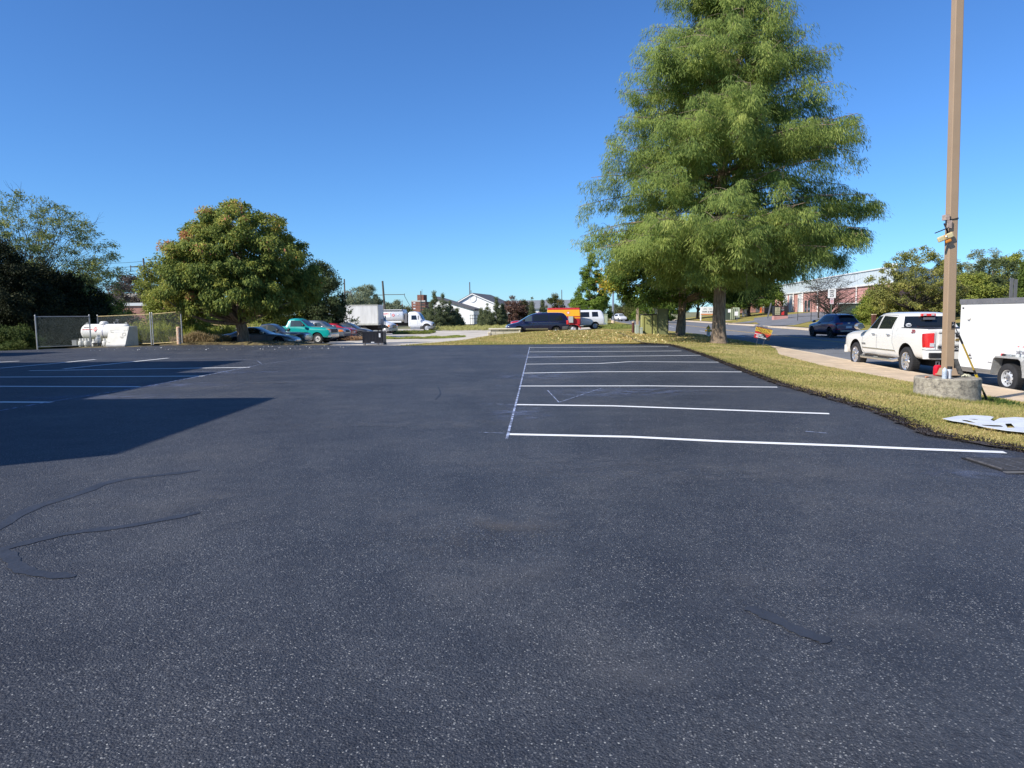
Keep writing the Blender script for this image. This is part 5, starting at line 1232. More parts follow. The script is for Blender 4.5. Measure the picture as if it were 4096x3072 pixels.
# ------------------------------------------------------------ light pole by the lot
def light_pole():
    bx,by=on_z(3785,1588,-.05).xy; zb=G(bx,by)+.02
    px0=3788
    t=thing('light_pole','tall tan square light pole standing on a round concrete base in the grass','light pole',(bx,by,zb))
    top=at(3828,-60,by); h=top.z-zb; LN=-.17
    dx=top.x-bx
    M_TAN=mat('tan_pole_paint',(.36,.25,.155),rough=.5,var=.05,vscale=2,bump=.05,bscale=3)
    g=MB(); w=.093; zc=.42; w=.080; LN=-.26
    vs=[(-w,-w,zc),(w,-w,zc),(w,w,zc),(-w,w,zc)]+[(LN+-w*.9,-w*.9,h+4),(LN+w*.9,-w*.9,h+4),(LN+w*.9,w*.9,h+4),(LN-w*.9,w*.9,h+4)]
    g.add(vs,[(0,1,5,4),(1,2,6,5),(2,3,7,6),(3,0,4,7),(4,5,6,7)]); pole=g.build('pole',M_TAN,t,bevel=.012)
    b=MB(); b.prism([(-.15,-.15),(.15,-.15),(.15,.15),(-.15,.15)],zc+.03,zc+.055); b.add([(-.13,-.13,zc+.055),(.13,-.13,zc+.055),(.13,.13,zc+.055),(-.13,.13,zc+.055),(-.1,-.1,zc+.17),(.1,-.1,zc+.17),(.1,.1,zc+.17),(-.1,.1,zc+.17)],[(0,1,5,4),(1,2,6,5),(2,3,7,6),(3,0,4,7),(4,5,6,7)]); b.build('base_cover',M_TAN,t,bevel=.01)
    hh=MB(); z1=zc+.92; hh.box(-.035+.01,-w-.004,z1,.045,-w+.0,z1+.13); hf=hh.build('hand_hole',M_UNDER,t)
    fr=MB(); fr.box(-.033,-w-.008,z1-.008,.053,-w-.003,z1); fr.box(-.033,-w-.008,z1+.13,.053,-w-.003,z1+.138); fr.box(-.033,-w-.008,z1,-.026,-w-.003,z1+.13); fr.box(.046,-w-.008,z1,.053,-w-.003,z1+.13); fr.build('hand_hole_frame',M_TAN,hf)
    wr=MB(); wr.tube([(-.01,-w-.01,z1+.07),(.02,-w-.016,z1+.08),(.04,-w-.01,z1+.04)],.004,n=5); wr.build('cable',M_WHITE,hf)
    c=MB(); R0=.56
    pr=[(R0*1.01,-.15),(R0*1.01,.06),(R0,.08),(R0,.25),(R0-.006,.252),(R0-.006,.262),(R0,.264),(R0,.40),(R0-.02,.42),(0,.42)]
    c.lathe(pr,n=56)
    cm=bpy.data.materials.new('rough_concrete'); n,l=nodes_of(cm); bb=n['Principled BSDF']; bb.inputs['Roughness'].default_value=.95
    tc=n.new('ShaderNodeTexCoord'); nz=n.new('ShaderNodeTexNoise'); nz.inputs['Scale'].default_value=9; nz.inputs['Detail'].default_value=10; nz.inputs['Roughness'].default_value=.75; l.new(tc.outputs['Object'],nz.inputs['Vector'])
    r=n.new('ShaderNodeValToRGB'); e=r.color_ramp.elements; e[0].position=.36; e[0].color=(.10,.095,.08,1); e[1].position=.6; e[1].color=(.40,.36,.28,1); q=e.new(.47); q.color=(.26,.23,.18,1); l.new(nz.outputs[0],r.inputs[0]); l.new(r.outputs[0],bb.inputs['Base Color'])
    vo=n.new('ShaderNodeTexNoise'); vo.inputs['Scale'].default_value=45; vo.inputs['Detail'].default_value=4; l.new(tc.outputs['Object'],vo.inputs['Vector']); bp=n.new('ShaderNodeBump'); bp.inputs['Strength'].default_value=.7; bp.inputs['Distance'].default_value=.02; l.new(vo.outputs[0],bp.inputs['Height']); l.new(bp.outputs[0],bb.inputs['Normal'])
    c.build('concrete_base',cm,t,smooth=True)
    ct=zb+.42
    # hanging solar floodlight
    fl_z=at(3790,945,by).z
    f=thing('solar_floodlight','small yellowed solar floodlight hanging tilted from the tan light pole','floodlight',(bx-.17,by-.10,fl_z),0,ry=R(-22))
    yw=mat('aged_plastic',(.55,.36,.14),rough=.5,var=.15,vscale=12); 
    for x in(-.17,.0): 
        g=MB(); g.cbox(x+.0,-.03,0,.13,.05,.10); g.build('light_panel',mat('aged_lens',(.62,.52,.28),rough=.4,bump=.4,bscale=40),f,bevel=.02)
    g=MB(); g.cbox(-.085,-.03,0,.075,.06,.095); g.build('sensor_housing',yw,f,bevel=.015); g=MB(); g.lathe([(.018,0),(.016,.012),(0,.018)],n=12,M=Matrix.Translation((-.085,-.06,.012))@Matrix.Rotation(R(90),4,'X')); g.build('sensor',M_WHITE,f)
    g=MB(); g.cbox(-.06,-.03,-.085,.11,.06,.055); g.build('lower_lamp',mat('orange_plastic',(.60,.22,.03),rough=.4),f,bevel=.015)
    g=MB(); g.cbox(-.08,.0,.14,.20,.14,.018,Matrix.Rotation(R(-6),4,'X')); g.build('solar_panel',M_BLK,f,bevel=.004)
    g=MB(); g.tube([(0,0,.05),(.03,.05,.16),(.03,.06,.24)],.014,n=6); g.build('bracket_arm',M_BLK,f)
    m=thing('mounting_bracket','weathered timber bracket strapped to the light pole above the floodlight','bracket',(bx-.08,by,fl_z+.30),0)
    tm=mat('weathered_timber',(.38,.29,.24),rough=.9,var=.3,vscale=25)
    g=MB(); g.box(-.16,-.11,-.01,-.094,.02,.09); g.build('timber_block',tm,m); g=MB(); g.box(-.13,-.12,-.16,-.05,-.094,-.02); g.build('timber_plate',tm,m)
    g=MB(); w2=w+.006; g.tube([(-w2,-w2,.0),(w2,-w2,.012),(w2,w2,.02),(-w2,w2,.01),(-w2,-w2,.0)],.008,n=6); g.tube([(-w2,-w2,-.015),(w2,-w2,.03)],.006,n=6); g.build('strap',M_BLK,m)
    # things on the base
    def P(px,py,dy=0):
        yy=by+(1500-py)*.012+dy; return (XZ(px,yy),yy,ct+.001)
    o=thing('spray_can','pale blue-white spray can with domed cap, left of the black-capped one','spray can',P(3791,1530))
    g=MB(); g.lathe([(.04,0),(.041,.005),(.041,.155),(.034,.18),(.012,.20),(.0,.203)],n=20); g.build('can',mat('can_paint',(.50,.56,.62),rough=.3,var=.1,vscale=20),o,smooth=True); g=MB(); g.lathe([(.006,.2),(.006,.214),(0,.215)],n=8); g.build('nozzle',M_WHITE,o)
    g=MB(); g.lathe([(.0415,.03),(.0415,.13)],n=20); g.build('can_label',mat('can_label',(.42,.48,.56),rough=.4,var=.25,vscale=60),o)
    o=thing('spray_can','white spray can with black cap in front of the tan pole','spray can',P(3811,1528))
    g=MB(); g.lathe([(.032,0),(.033,.005),(.033,.13),(.041,.15),(.041,.18)],n=20); g.build('can',mat('can_white',(.62,.64,.68),rough=.3,var=.1,vscale=20),o,smooth=True); g=MB(); g.lathe([(.042,.175),(.042,.225),(0,.227)],n=18); g.build('cap',M_BLK,o)
    o=thing('fuel_can','red plastic jug standing behind the tan pole on the concrete base','jug',P(3762,1490,.16))
    g=MB(); g.prism([(-.06,0),(.06,0),(.06,.17),(.03,.21),(-.03,.21),(-.06,.17)],-.06,.06,Matrix.Rotation(R(90),4,'X')); g.build('jug_body',mat('red_plastic',(.62,.012,.03),rough=.35),o,bevel=.02); g=MB(); g.tube([(-.035,0,.205),(-.035,0,.265),(.025,0,.265),(.025,0,.205)],.012,n=6); g.build('handle',M_GREY,o)
    o=thing('hand_tool','small trowel with orange wooden handle lying on the concrete base','trowel',P(3715,1515))
    g=MB(); g.tube([(0,0,.018),(.06,.02,.018)],.018,n=8); g.build('handle',mat('orange_wood',(.50,.24,.14),rough=.7),o); g=MB(); g.tube([(.06,.02,.018),(.12,.03,.015)],.007,n=6); g.box(.02,.05,.002,.16,.09,.012); g.build('blade',M_ALU,o)
    o=thing('rubber_mat','dirty grey rubber strip draped over the base right of the spray cans','rubber strip',P(3840,1510,.03))
    g=MB(); PP=[]
    for i in range(9):
        u=i/8; PP.append([(-.10+.16*u+.02*math.sin(5*u)-.02,.06,.34*(1-u)**1.3+.01),(-.02+.17*u,-.04,.33*(1-u)**1.3+.012)])
    g.grid(PP); g.grid([[(a[0]+.008,a[1]+.002,a[2]) for a in r] for r in PP],flip=True); g.build('rubber_sheet',mat('dirty_rubber',(.07,.07,.07),rough=.7,var=.7,vscale=12),o,smooth=True)
    g=MB(); g.lathe([(.05,0),(.055,.06),(.04,.1),(0,.11)],n=12,M=Matrix.Translation((-.02,.03,0))); g.build('rubber_roll',M_BLK,o,smooth=True)
    o=thing('work_gloves','crumpled cream work gloves lying at the right edge of the concrete base','gloves',P(3878,1510))
    g=MB(); rr=random.Random(3)
    for k in range(9):
        a=k*.7; g.tube([(0,0,.02),(.04*math.cos(a),.03*math.sin(a),.035+rr.random()*.02),(.085*math.cos(a+.3),.05*math.sin(a+.3),.012+rr.random()*.02)],[.02,.016,.01],n=7)
    g.build('glove',mat('cream_leather',(.52,.50,.36),rough=.9,var=.2,vscale=30),o,smooth=True)
    # leaning pole
    a=on_z(3948,1600,G(8.4,12.8)); bpt=at(3813,1290,by-.45)
    zb2=a.z
    d=Vector((bpt.x,bpt.y,bpt.z))-a
    o=thing('extension_pole','yellow and black extension pole leaning against the light pole','extension pole',a)
    def seg(u0,u1,r,m,nm): g=MB(); g.tube([d*u0,d*u1],r,n=10); return g.build(nm,m,o,smooth=True)
    ye=mat('pole_yellow',(.62,.40,.05),rough=.4,var=.1,vscale=10); ye2=mat('pole_olive',(.30,.25,.07),rough=.5)
    seg(0,.10,.022,M_BLK,'foot_grip'); seg(.10,.245,.017,ye2,'lower_tube'); seg(.245,.34,.024,mat('clamp_yellow',(.70,.48,.02),rough=.4),'clamp'); seg(.34,.40,.019,M_BLK,'grip_ring'); seg(.40,.74,.016,ye,'upper_tube'); seg(.74,.84,.02,M_BLK,'top_grip'); seg(.84,1.0,.009,M_GREY,'rod')
light_pole()
# stencil sheet on the grass
def stencil():
    def q(px,py): return on_z(px,py,.085)
    out=[(3770,1674),(3830,1663),(3900,1660),(3960,1664),(3975,1668),(3962,1679),(3975,1684),(4000,1672),(4060,1668),(4110,1671),(4200,1676),(4260,1700),(4200,1722),(4110,1730),(4020,1721),(3930,1706),(3860,1690),(3810,1683)]
    holes=[[(3843,1677),(3870,1680),(3910,1692),(3880,1689),(3855,1684)],[(3855,1674),(3900,1675),(3925,1680),(3895,1678)],[(3920,1697),(3960,1699),(4000,1700),(4013,1704),(4010,1707),(3970,1706),(3935,1702)],[(4020,1694),(4045,1693),(4060,1710),(4030,1711)]]
    c=q(4000,1690)
    o=thing('stencil_sheet','white plastic marking stencil sheet with cut-out shapes lying on the grass at the right edge','stencil',c)
    loops=[[q(*p)-c for p in out]]+[[q(*p)-c for p in h][::-1] for h in holes]
    flat=[Vector((p.x,p.y,0)) for lp in loops for p in lp]; zz=[p.z for lp in loops for p in lp]
    tr=tessellate_polygon([[Vector((p.x,p.y,0)) for p in lp] for lp in loops])
    g=MB(); vs=[(p.x,p.y,z) for p,z in zip(flat,zz)]; fs=[]
    for t in tr:
        a,b_,c_=[flat[i] for i in t]; fs.append(tuple(t) if (b_-a).cross(c_-a).z>0 else (t[0],t[2],t[1]))
    g.add(vs,fs); sh=g.build('sheet',mat('stencil_plastic',(.66,.68,.70),rough=.45,var=.12,vscale=3),o); m=sh.modifiers.new('s','SOLIDIFY'); m.thickness=.004
stencil()
# drain grate in the lot
def grate():
    c=on_z(4010,1862); a=[on_z(*p) for p in[(3880,1836),(4160,1842),(4190,1896),(3932,1876)]]
    x0=on_z(3940,1858).x; x1=x0+1.1; y0=on_z(3990,1885).y; y1=on_z(3990,1838).y
    t=thing('drain_grate','steel storm drain grate set in the asphalt beside the long white line','drain grate',(x0,y0,.012))
    W=1.1; D=y1-y0
    b=MB(); b.box(-.06,-.06,-.008,W+.06,D+.06,.0); b.build('recess',M_UNDER,t)
    g=MB(); ir=mat('rusty_iron',(.09,.085,.085),rough=.6,metal=.3,var=.3,vscale=20)
    for k in range(11): g.box(0,k*D/10-.012,-.006,W,k*D/10+.012,.004)
    for k in range(7): g.box(k*W/6-.01,0,-.006,k*W/6+.01,D,.003)
    g.build('bars',ir,t); f=MB(); f.tube([(-.03,0,.004),(-.03,D,.004)],.014,n=6); f.build('frame_bar',ir,t)
    e=MB(); e.box(-.08,-.14,-.003,W,-.07,.004); e.build('concrete_lip',mat('tarry_lip',(.11,.105,.10),rough=.9),t)
grate()
# ------------------------------------------------------------ verge furniture
def cabinets():
    Y=46.5; gm=mat('cabinet_green',(.36,.36,.13),rough=.55,var=.05); gd=mat('cabinet_olive',(.20,.21,.09),rough=.55,var=.05)
    x0,x1=XZ(2568,Y),XZ(2629,Y); z=G((x0+x1)/2,Y)
    t=thing('utility_cabinet','yellow-green utility cabinet with flat lid left of the taller dark one','utility cabinet',((x0+x1)/2,Y+.4,z-.05)); w=(x1-x0)/2
    obox(-w,-.4,0,w,.4,1.32).build('cabinet_body',gm,t,bevel=.015); obox(-w-.03+.1,-.46,1.32,w+.04,.46,1.38).build('lid',M_BLK,t,bevel=.01)
    obox(-w+.28,-.415,.05,w-.35,-.4,1.28).build('door',gd if False else gm,t,bevel=.006); obox(-w+.12,-.42,.15,-w+.17,-.40,1.2).build('side_slot',mat('olive_shade',(.14,.13,.03)),t); g=MB(); g.box(w-.33,-.42,.03,w-.3,-.4,1.3); g.build('door_edge',M_BLK,t)
    x0,x1=XZ(2630,Y-.3),XZ(2674,Y-.3)
    t=thing('utility_cabinet','tall dark olive utility cabinet beside the second tree trunk','utility cabinet',((x0+x1)/2,Y+.2,z-.1)); w=(x1-x0)/2
    obox(-w,-.45,0,w,.45,1.72).build('cabinet_body',gd,t,bevel=.015); obox(-w-.02,-.47,1.72,w+.02,.47,1.76).build('lid',gd,t); g=MB(); g.box(-w+.02,-.463,.05,-w+.05,-.45,1.7); g.box(w-.03,-.463,.3,w+.02,-.45,1.7); g.build('door_edge',M_BLK,t)
    ped=mat('pedestal_green',(.40,.45,.38),rough=.5)
    for px,hp,wd,lab in((2548,.62,.24,'taller pale green pedestal in front of the wooden post'),(2565,.46,.20,'shorter pale green pedestal between the taller pedestal and the green cabinet')):
        X=XZ(px,Y-.4); t=thing('cable_pedestal',lab,'pedestal',(X,Y-.4,G(X,Y-.4)-.02)); obox(-wd/2,-wd/2,0,wd/2,wd/2,hp).build('housing',ped,t,bevel=.02); obox(-wd/2-.01,-wd/2-.01,hp*.88,wd/2+.01,wd/2+.01,hp*.92).build('cap_ring',ped,t)
    X=XZ(2533,Y); t=thing('bollard','rusty brown steel bollard with pale top left of the pedestals','bollard',(X,Y,G(X,Y)-.02)); g=MB(); g.lathe([(.085,0),(.085,.74)],n=16); g.build('post',mat('rust_brown',(.10,.035,.025),rough=.7,var=.2,vscale=8),t,smooth=True); g=MB(); g.lathe([(.10,.74),(.09,.78),(.0,.80)],n=16); g.build('cap',M_CONC2,t,smooth=True)
    X=XZ(2551,Y+.3); t=thing('timber_post','split weathered timber post rising behind the pale pedestals','post',(X,Y+.5,G(X,Y))); g=MB(); g.prism([(-.08,-.05),(.0,-.06),(.08,-.05),(.08,.05),(-.07,.05)],0,1.62); g.build('board',mat('grey_timber',(.42,.34,.25),rough=.9,var=.25,vscale=14,stretch=(3,3,.3)),t); g=MB(); g.prism([(.0,-.065),(.085,-.06),(.085,-.02),(.0,-.02)],.0,1.72); g.build('split_board',mat('grey_timber',(.42,.34,.25)),t)
cabinets()
def hydrant():
    Y=47; X=XZ(2835,Y); t=thing('fire_hydrant','silver fire hydrant with yellow caps left of the big trunk','fire hydrant',(X,Y,G(X,Y)-.04)); si=mat('hydrant_silver',(.50,.52,.54),rough=.4,metal=.4); yc=mat('hydrant_yellow',(.70,.45,.04),rough=.45)
    g=MB(); g.lathe([(.15,0),(.15,.05),(.11,.06),(.11,.30),(.13,.31),(.13,.35),(.11,.36),(.115,.56)],n=18); g.build('barrel',si,t,smooth=True)
    g=MB(); g.lathe([(.14,.56),(.14,.6),(.11,.68),(.05,.73),(.03,.74),(.03,.79),(0,.79)],n=18); g.build('bonnet',yc,t,smooth=True)
    for s,nm in((1,'side_outlet'),(-1,'side_outlet')):
        g=MB(); g.lathe([(.06,.1),(.06,.17),(.07,.17),(.07,.21),(.02,.23),(0,.23)],n=12,axis='X',M=Matrix.Translation((0,0,.44))@(Matrix.Identity(4) if s>0 else Matrix.Rotation(R(180),4,'Z'))); g.build(nm,yc,t,smooth=True)
    g=MB(); g.lathe([(.08,.1),(.08,.16),(.09,.16),(.09,.2),(0,.21)],n=14,axis='Y',M=Matrix.Translation((0,0,.44))@Matrix.Rotation(R(180),4,'Z')); g.build('front_outlet',yc,t,smooth=True)
hydrant()
def yard_sign():
    Y=34; p=at(3041,1391,Y); X=p.x; z=G(X,Y)
    base=at(3046,1392,Y); t=thing('yard_sign','tilted red and black sealcoating yard sign on wire legs beside the kerb','sign',(X,Y,p.z),0)
    s=Y/F
    def L(px,py): q=at(px,py,Y); return q.x-X,q.z-p.z
    c=[L(3027.5,1305),L(3090,1319),L(3077,1363.5),L(3012.5,1349)]
    cx=sum(a for a,_ in c)/4; cz=sum(b for _,b in c)/4
    tilt=math.atan2(c[0][1]-c[1][1],c[1][0]-c[0][0])
    W=math.hypot(c[1][0]-c[0][0],c[1][1]-c[0][1]); H=math.hypot(c[3][0]-c[0][0],c[3][1]-c[0][1])
    bd=bpy.data.objects.new('sign_board',None)
    M=Matrix.Translation((cx,0,cz))@Matrix.Rotation(tilt,4,'Y')@Matrix.Rotation(R(90),4,'X')
    blk=mat('sign_black',(.02,.018,.018),rough=.5); rd=mat('sign_bright_red',(.55,.03,.03),rough=.5)
    g=MB(); sh=.04; g.prism([(-W/2,-H/2),(W/2,-H/2),(W/2,H/2),(-W/2,H/2)],-.004,.004,M); b=g.build('board',blk,t)
    g=MB(); g.prism([(-W/2,-H/2),(-W*.25,-H/2),(-W*.30,-H*.2),(-W*.05,0),(-W/2,H*.12)],.005,.0065,M); g.prism([(.12*W,-.02*H),(W/2,.2*H),(W/2,-.02*H),(.3*W,-.28*H)],.005,.0065,M); g.build('red_panel',rd,b)
    g=MB(); g.prism([(-W/2,H*.14),(W/2,H*.02),(W/2,H/2),(-W/2,H/2)],.0045,.0055,M); g.build('maroon_panel',mat('sign_maroon',(.16,.03,.015),rough=.5),b)
    yel=mat('sign_yellow',(.85,.62,.06),rough=.5)
    E=M.to_euler()
    def tx(s_,size,x,y,m,sx=1.0,z_=.008,sh_=.2): 
        o=text(s_,size,m,b,M@Vector((x,y,z_)),E,ext=.0008,bold=.003,sx=sx,shear=sh_)
    tx('PATCHMASTER',.125,.0,.35*H,yel,.98); tx('SEALCOATING',.125,-.01,.17*H,yel,.98); tx('717-875-4165',.085,.13,.02*H,mat('sign_orange',(.75,.33,.06)),.95)
    tx('SEALCOATING &',.05,-.20,-.13*H,M_WHITE); tx('CRACK FILLING',.05,-.12,-.24*H,M_WHITE); tx('FREE ESTIMATES',.07,-.05,-.38*H,M_WHITE)
    for px0,px1 in((3030,3022),(3058,3048)):
        a=L(px0,1356); q=L(px1,1395); g=MB(); g.tube([(q[0],0,q[1]),(a[0],0,a[1])],.006,n=5); g.build('wire_leg',M_GREY,t)
yard_sign()
def speed_sign():
    Y=62; X=XZ(3325,Y); z=G(X,Y)
    t=thing('speed_limit_sign','white speed limit sign reading 25 above the blue suv','road sign',(X,Y,z))
    s=Y/F; top=at(3325,1156,Y).z-z; bot=at(3325,1192,Y).z-z
    g=MB(); g.box(-.03,.0,0,.03,.05,top-.05); g.build('post',mat('galvanised_green',(.14,.17,.13),rough=.6),t)
    w=.345; cz=(top+bot)/2; hh=(top-bot)/2
    M=Matrix.Translation((0,-.01,cz))@Matrix.Rotation(R(90),4,'X')
    def rr(w_,h_,r=.04):
        P=[]
        for cx,cy,a0 in((w_-r,h_-r,0),(-w_+r,h_-r,90),(-w_+r,-h_+r,180),(w_-r,-h_+r,270)):
            for k in range(5): a=R(a0+k*22.5); P.append((cx+r*math.cos(a),cy+r*math.sin(a)))
        return P
    g=MB(); g.prism(rr(w,hh),-.004,.004,M); b=g.build('plate',M_WHITE,t)
    ink=mat('sign_ink',(.05,.05,.06)); E=M.to_euler()
    text('SPEED',.165,ink,b,M@Vector((0,hh*.62,.006)),E,ext=.001,bold=.005,sx=.95); text('LIMIT',.165,ink,b,M@Vector((0,hh*.22,.006)),E,ext=.001,bold=.005,sx=.95); text('25',.36,ink,b,M@Vector((0,-hh*.42,.006)),E,ext=.001,bold=.008,sx=1.1)
    b2=at(3325,1193,Y).z-z; b3=at(3325,1216,Y).z-z; cz2=(b2+b3)/2; h2=(b2-b3)/2; w2=.165
    M2=Matrix.Translation((0.02,-.01,cz2))@Matrix.Rotation(R(90),4,'X'); g=MB(); g.prism(rr(w2,h2,.02),-.003,.003,M2); q=g.build('lower_plate',mat('pale_pink',(.72,.60,.62),rough=.5),t)
    rd=mat('sign_red',(.6,.05,.05),rough=.6)
    for s_,y,m in(('NO',.55,ink),('PARKING',.15,rd),('SCHOOL',-.25,rd),('DAYS',-.6,rd)): text(s_,.085,m,q,M2@Vector((0,h2*y,.005)),E,ext=.001,bold=.002,sx=.8)
speed_sign()
def park_ride():
    Y=128; X=XZ(2832,Y); z=G(X,Y); t=thing('park_and_ride_sign','white park and ride board with orange wave on white posts behind the big trunk','sign',(X,Y,z-.1),R(0))
    s=F/Y; top=at(2832,1227,Y).z-z+.1; W=1.28
    for x in(-W,W): obox(x-.09,-.02,0,x+.09,.15,top-.02).build('post',M_WHITE,t)
    b=obox(-W,-.06,top-1.22,W,-.0,top).build('board',M_WHITE,t); g=MB(); g.prism([(-W,-.0),(-W*.3,.05),(W*.3,-.06),(W,.12),(W,-.25),(W*.3,-.16),(-W*.4,-.2),(-W,-.14)][::-1],0,.05,Matrix.Translation((0,0,top-1.25))@Matrix.Rotation(R(90),4,'X')); g.build('orange_wave',mat('wave_orange',(.75,.25,.08),rough=.6),b)
    ink=mat('sign_ink',(.05,.05,.06)); text('PARK & RIDE',.36,ink,b,(0,-.07,top-.90),(R(90),0,0),bold=.01); text('(CT)',.3,ink,b,(-.55,-.07,top-.42),(R(90),0,0),bold=.005); text('COUNTY',.14,mat('ink_grey',(.25,.25,.25)),b,(.45,-.07,top-.34),(R(90),0,0)); text('TRANSIT',.14,mat('ink_grey',(.25,.25,.25)),b,(.45,-.07,top-.52),(R(90),0,0))
park_ride()
def monument():
    Y=93; X=XZ(3120,Y); z=G(X,Y); t=thing('monument_sign','black monument sign with price panel on a pink block base across the road','sign',(X,Y,z-.05),R(4))
    obox(-.92,-.32,0,.92,.32,.52).build('block_base',M_BRICK,t); b=obox(-.92,-.28,.52,.92,.28,1.78).build('cabinet',mat('sign_gloss_black',(.02,.02,.022),rough=.3),t,bevel=.02)
    p=obox(-.80,-.32,.66,-.12,-.28,1.62).build('message_panel',mat('message_beige',(.46,.42,.26),rough=.5),b,bevel=.01)
    ink=mat('sign_ink',(.05,.05,.06))
    for k,s_ in enumerate(('11:30','MON','SUNDAY','WELCOME')): text(s_,.15,mat('ink_brown',(.16,.17,.06)),p,(-.46,-.33,1.50-.22*k),(R(90),0,0))
    g=MB(); g.prism([(.06,-.4),(.42,-.4),(.42,.10),(.06,-.12)],0,.01,Matrix.Translation((0,-.29,1.03))@Matrix.Rotation(R(90),4,'X')); g.build('red_swoosh',mat('bright_red',(.65,.04,.04),rough=.4),b)
    text('PARK',.17,mat('ink_pink',(.6,.4,.4)),b,(.24,-.29,1.52),(R(90),0,0),sx=.8); text('PLAZA',.15,M_WHITE,b,(.24,-.29,1.30),(R(90),0,0),sx=.8)
monument()
def across_bits():
    def B(name,label,cat,px,Y,parts,rz=0):
        X=XZ(px,Y); t=thing(name,label,cat,(X,Y,G(X,Y)-.05),rz)
        for nm,bx,m in parts: obox(*bx).build(nm,m,t)
        return t
    gn=mat('transformer_dark',(.05,.07,.05),rough=.6); pl=mat('pale_green',(.40,.45,.30),rough=.6)
    B('transformer','dark green ribbed transformer right of the big trunk across the road','transformer',2920,112,[('housing',(-.75,-.6,.1,.7,.6,1.9),gn),('radiator_fin',(-.1,-.75,.2,0,-.6,1.85),pl),('radiator_fin',(.15,-.75,.2,.25,-.6,1.85),pl),('radiator_fin',(.4,-.75,.2,.5,-.6,1.85),pl),('warning_label',(-.5,-.62,1.3,-.1,-.6,1.8),M_WHITE),('base',(-.9,-.75,0,.85,.75,.12),M_CONC2)])
    B('utility_cabinet','pale green cabinet behind the small white sign across the road','utility cabinet',2945,114,[('cabinet_body',(-.45,-.4,0,.45,.4,1.9),pl),('door',(-.4,-.42,.1,.4,-.4,1.8),pl)])
    B('small_sign','small white sign on a grey post beside the ribbed transformer','sign',2948,106,[('post',(-.05,-.03,0,.05,.03,1.9),M_GREY),('plate',(-.35,-.06,.85,.15,-.03,1.45),M_WHITE)])
    B('vent_pipe','white vertical pipes left of the maple trunk across the road','pipes',2980,124,[('pipe',(-.4,-.15,0,-.1,.15,2.2),M_TRIM),('pipe',(.15,-.15,0,.5,.15,2.2),M_TRIM)])
    t=B('leaning_post','dark leaning post between the maple and the monument sign','post',3070,100,[('post',(-.07,-.07,0,.07,.07,2.3),M_GREY)]); t.rotation_euler=(0,R(12),0)
    B('steel_door_panel','grey metal door panel standing beyond the leaning post','panel',3078,126,[('panel',(-.9,-.1,0,.9,.1,2.7),M_GREY)])
    B('traffic_cone','small orange cone by the low salmon building','cone',3043,135,[('base',(-.3,-.3,0,.3,.3,.08),mat('cone_orange',(.7,.15,.02))),('cone',(-.12,-.12,.08,.12,.12,1.0),mat('cone_orange',(.7,.15,.02)))])
    B('bollard','rusty brown bollard in the grass above the white pickup roof','bollard',3496,62,[('post',(-.14,-.14,0,.14,.14,1.0),mat('rust_brown',(.10,.035,.025))),('cap',(-.16,-.16,1.0,.16,.16,1.06),M_CONC2)])
    B('post_pair','grey metal posts behind the trailer roof','posts',4050,60,[('post',(-.3,0,0,-.05,.1,2.9),M_GREY),('post',(.05,0,0,.3,.1,2.8),M_GREY)])
    B('utility_cabinet','pale utility box right of the white passenger van','utility cabinet',2403,90,[('cabinet_body',(-.8,-.4,0,.8,.4,1.5),pl),('lid',(-.85,-.45,1.5,.85,.45,1.58),pl)])
    B('bollard','white roadside post beside the pale utility box','post',2418,96,[('post',(-.13,-.1,0,.13,.1,1.3),M_CONC2),('cap',(-.15,-.12,1.3,.15,.12,1.35),M_TRIM)])
    # chain fence posts in front of warehouse
    X=XZ(3370,80); t=thing('chain_link_fence','thin dark fence in front of the long pink wall','fence',(X,80,G(X,80)))
    xs_=[-5,-3.5,-2,-.5,1,2.5,4]
    for x in xs_: g=MB(); g.tube([(x,0,-.3),(x,0,2.2)],.035,n=5); g.build('post',M_BLK,t)
    g=MB(); g.tube([(-5,0,2.1),(4,0,2.1)],.02,n=4); g.tube([(-5,0,.2),(4,0,.2)],.02,n=4); g.build('rail',M_BLK,t)
    X=XZ(3408,78); t=thing('waste_container','dark screened container behind the fence by the pink wall','container',(X,78,G(X,78))); obox(-1,0,0,1.4,1.2,1.5).build('container_body',gn,t); obox(-1.1,-.1,1.5,1.5,1.3,1.6).build('lid',M_TRIM,t)
across_bits()
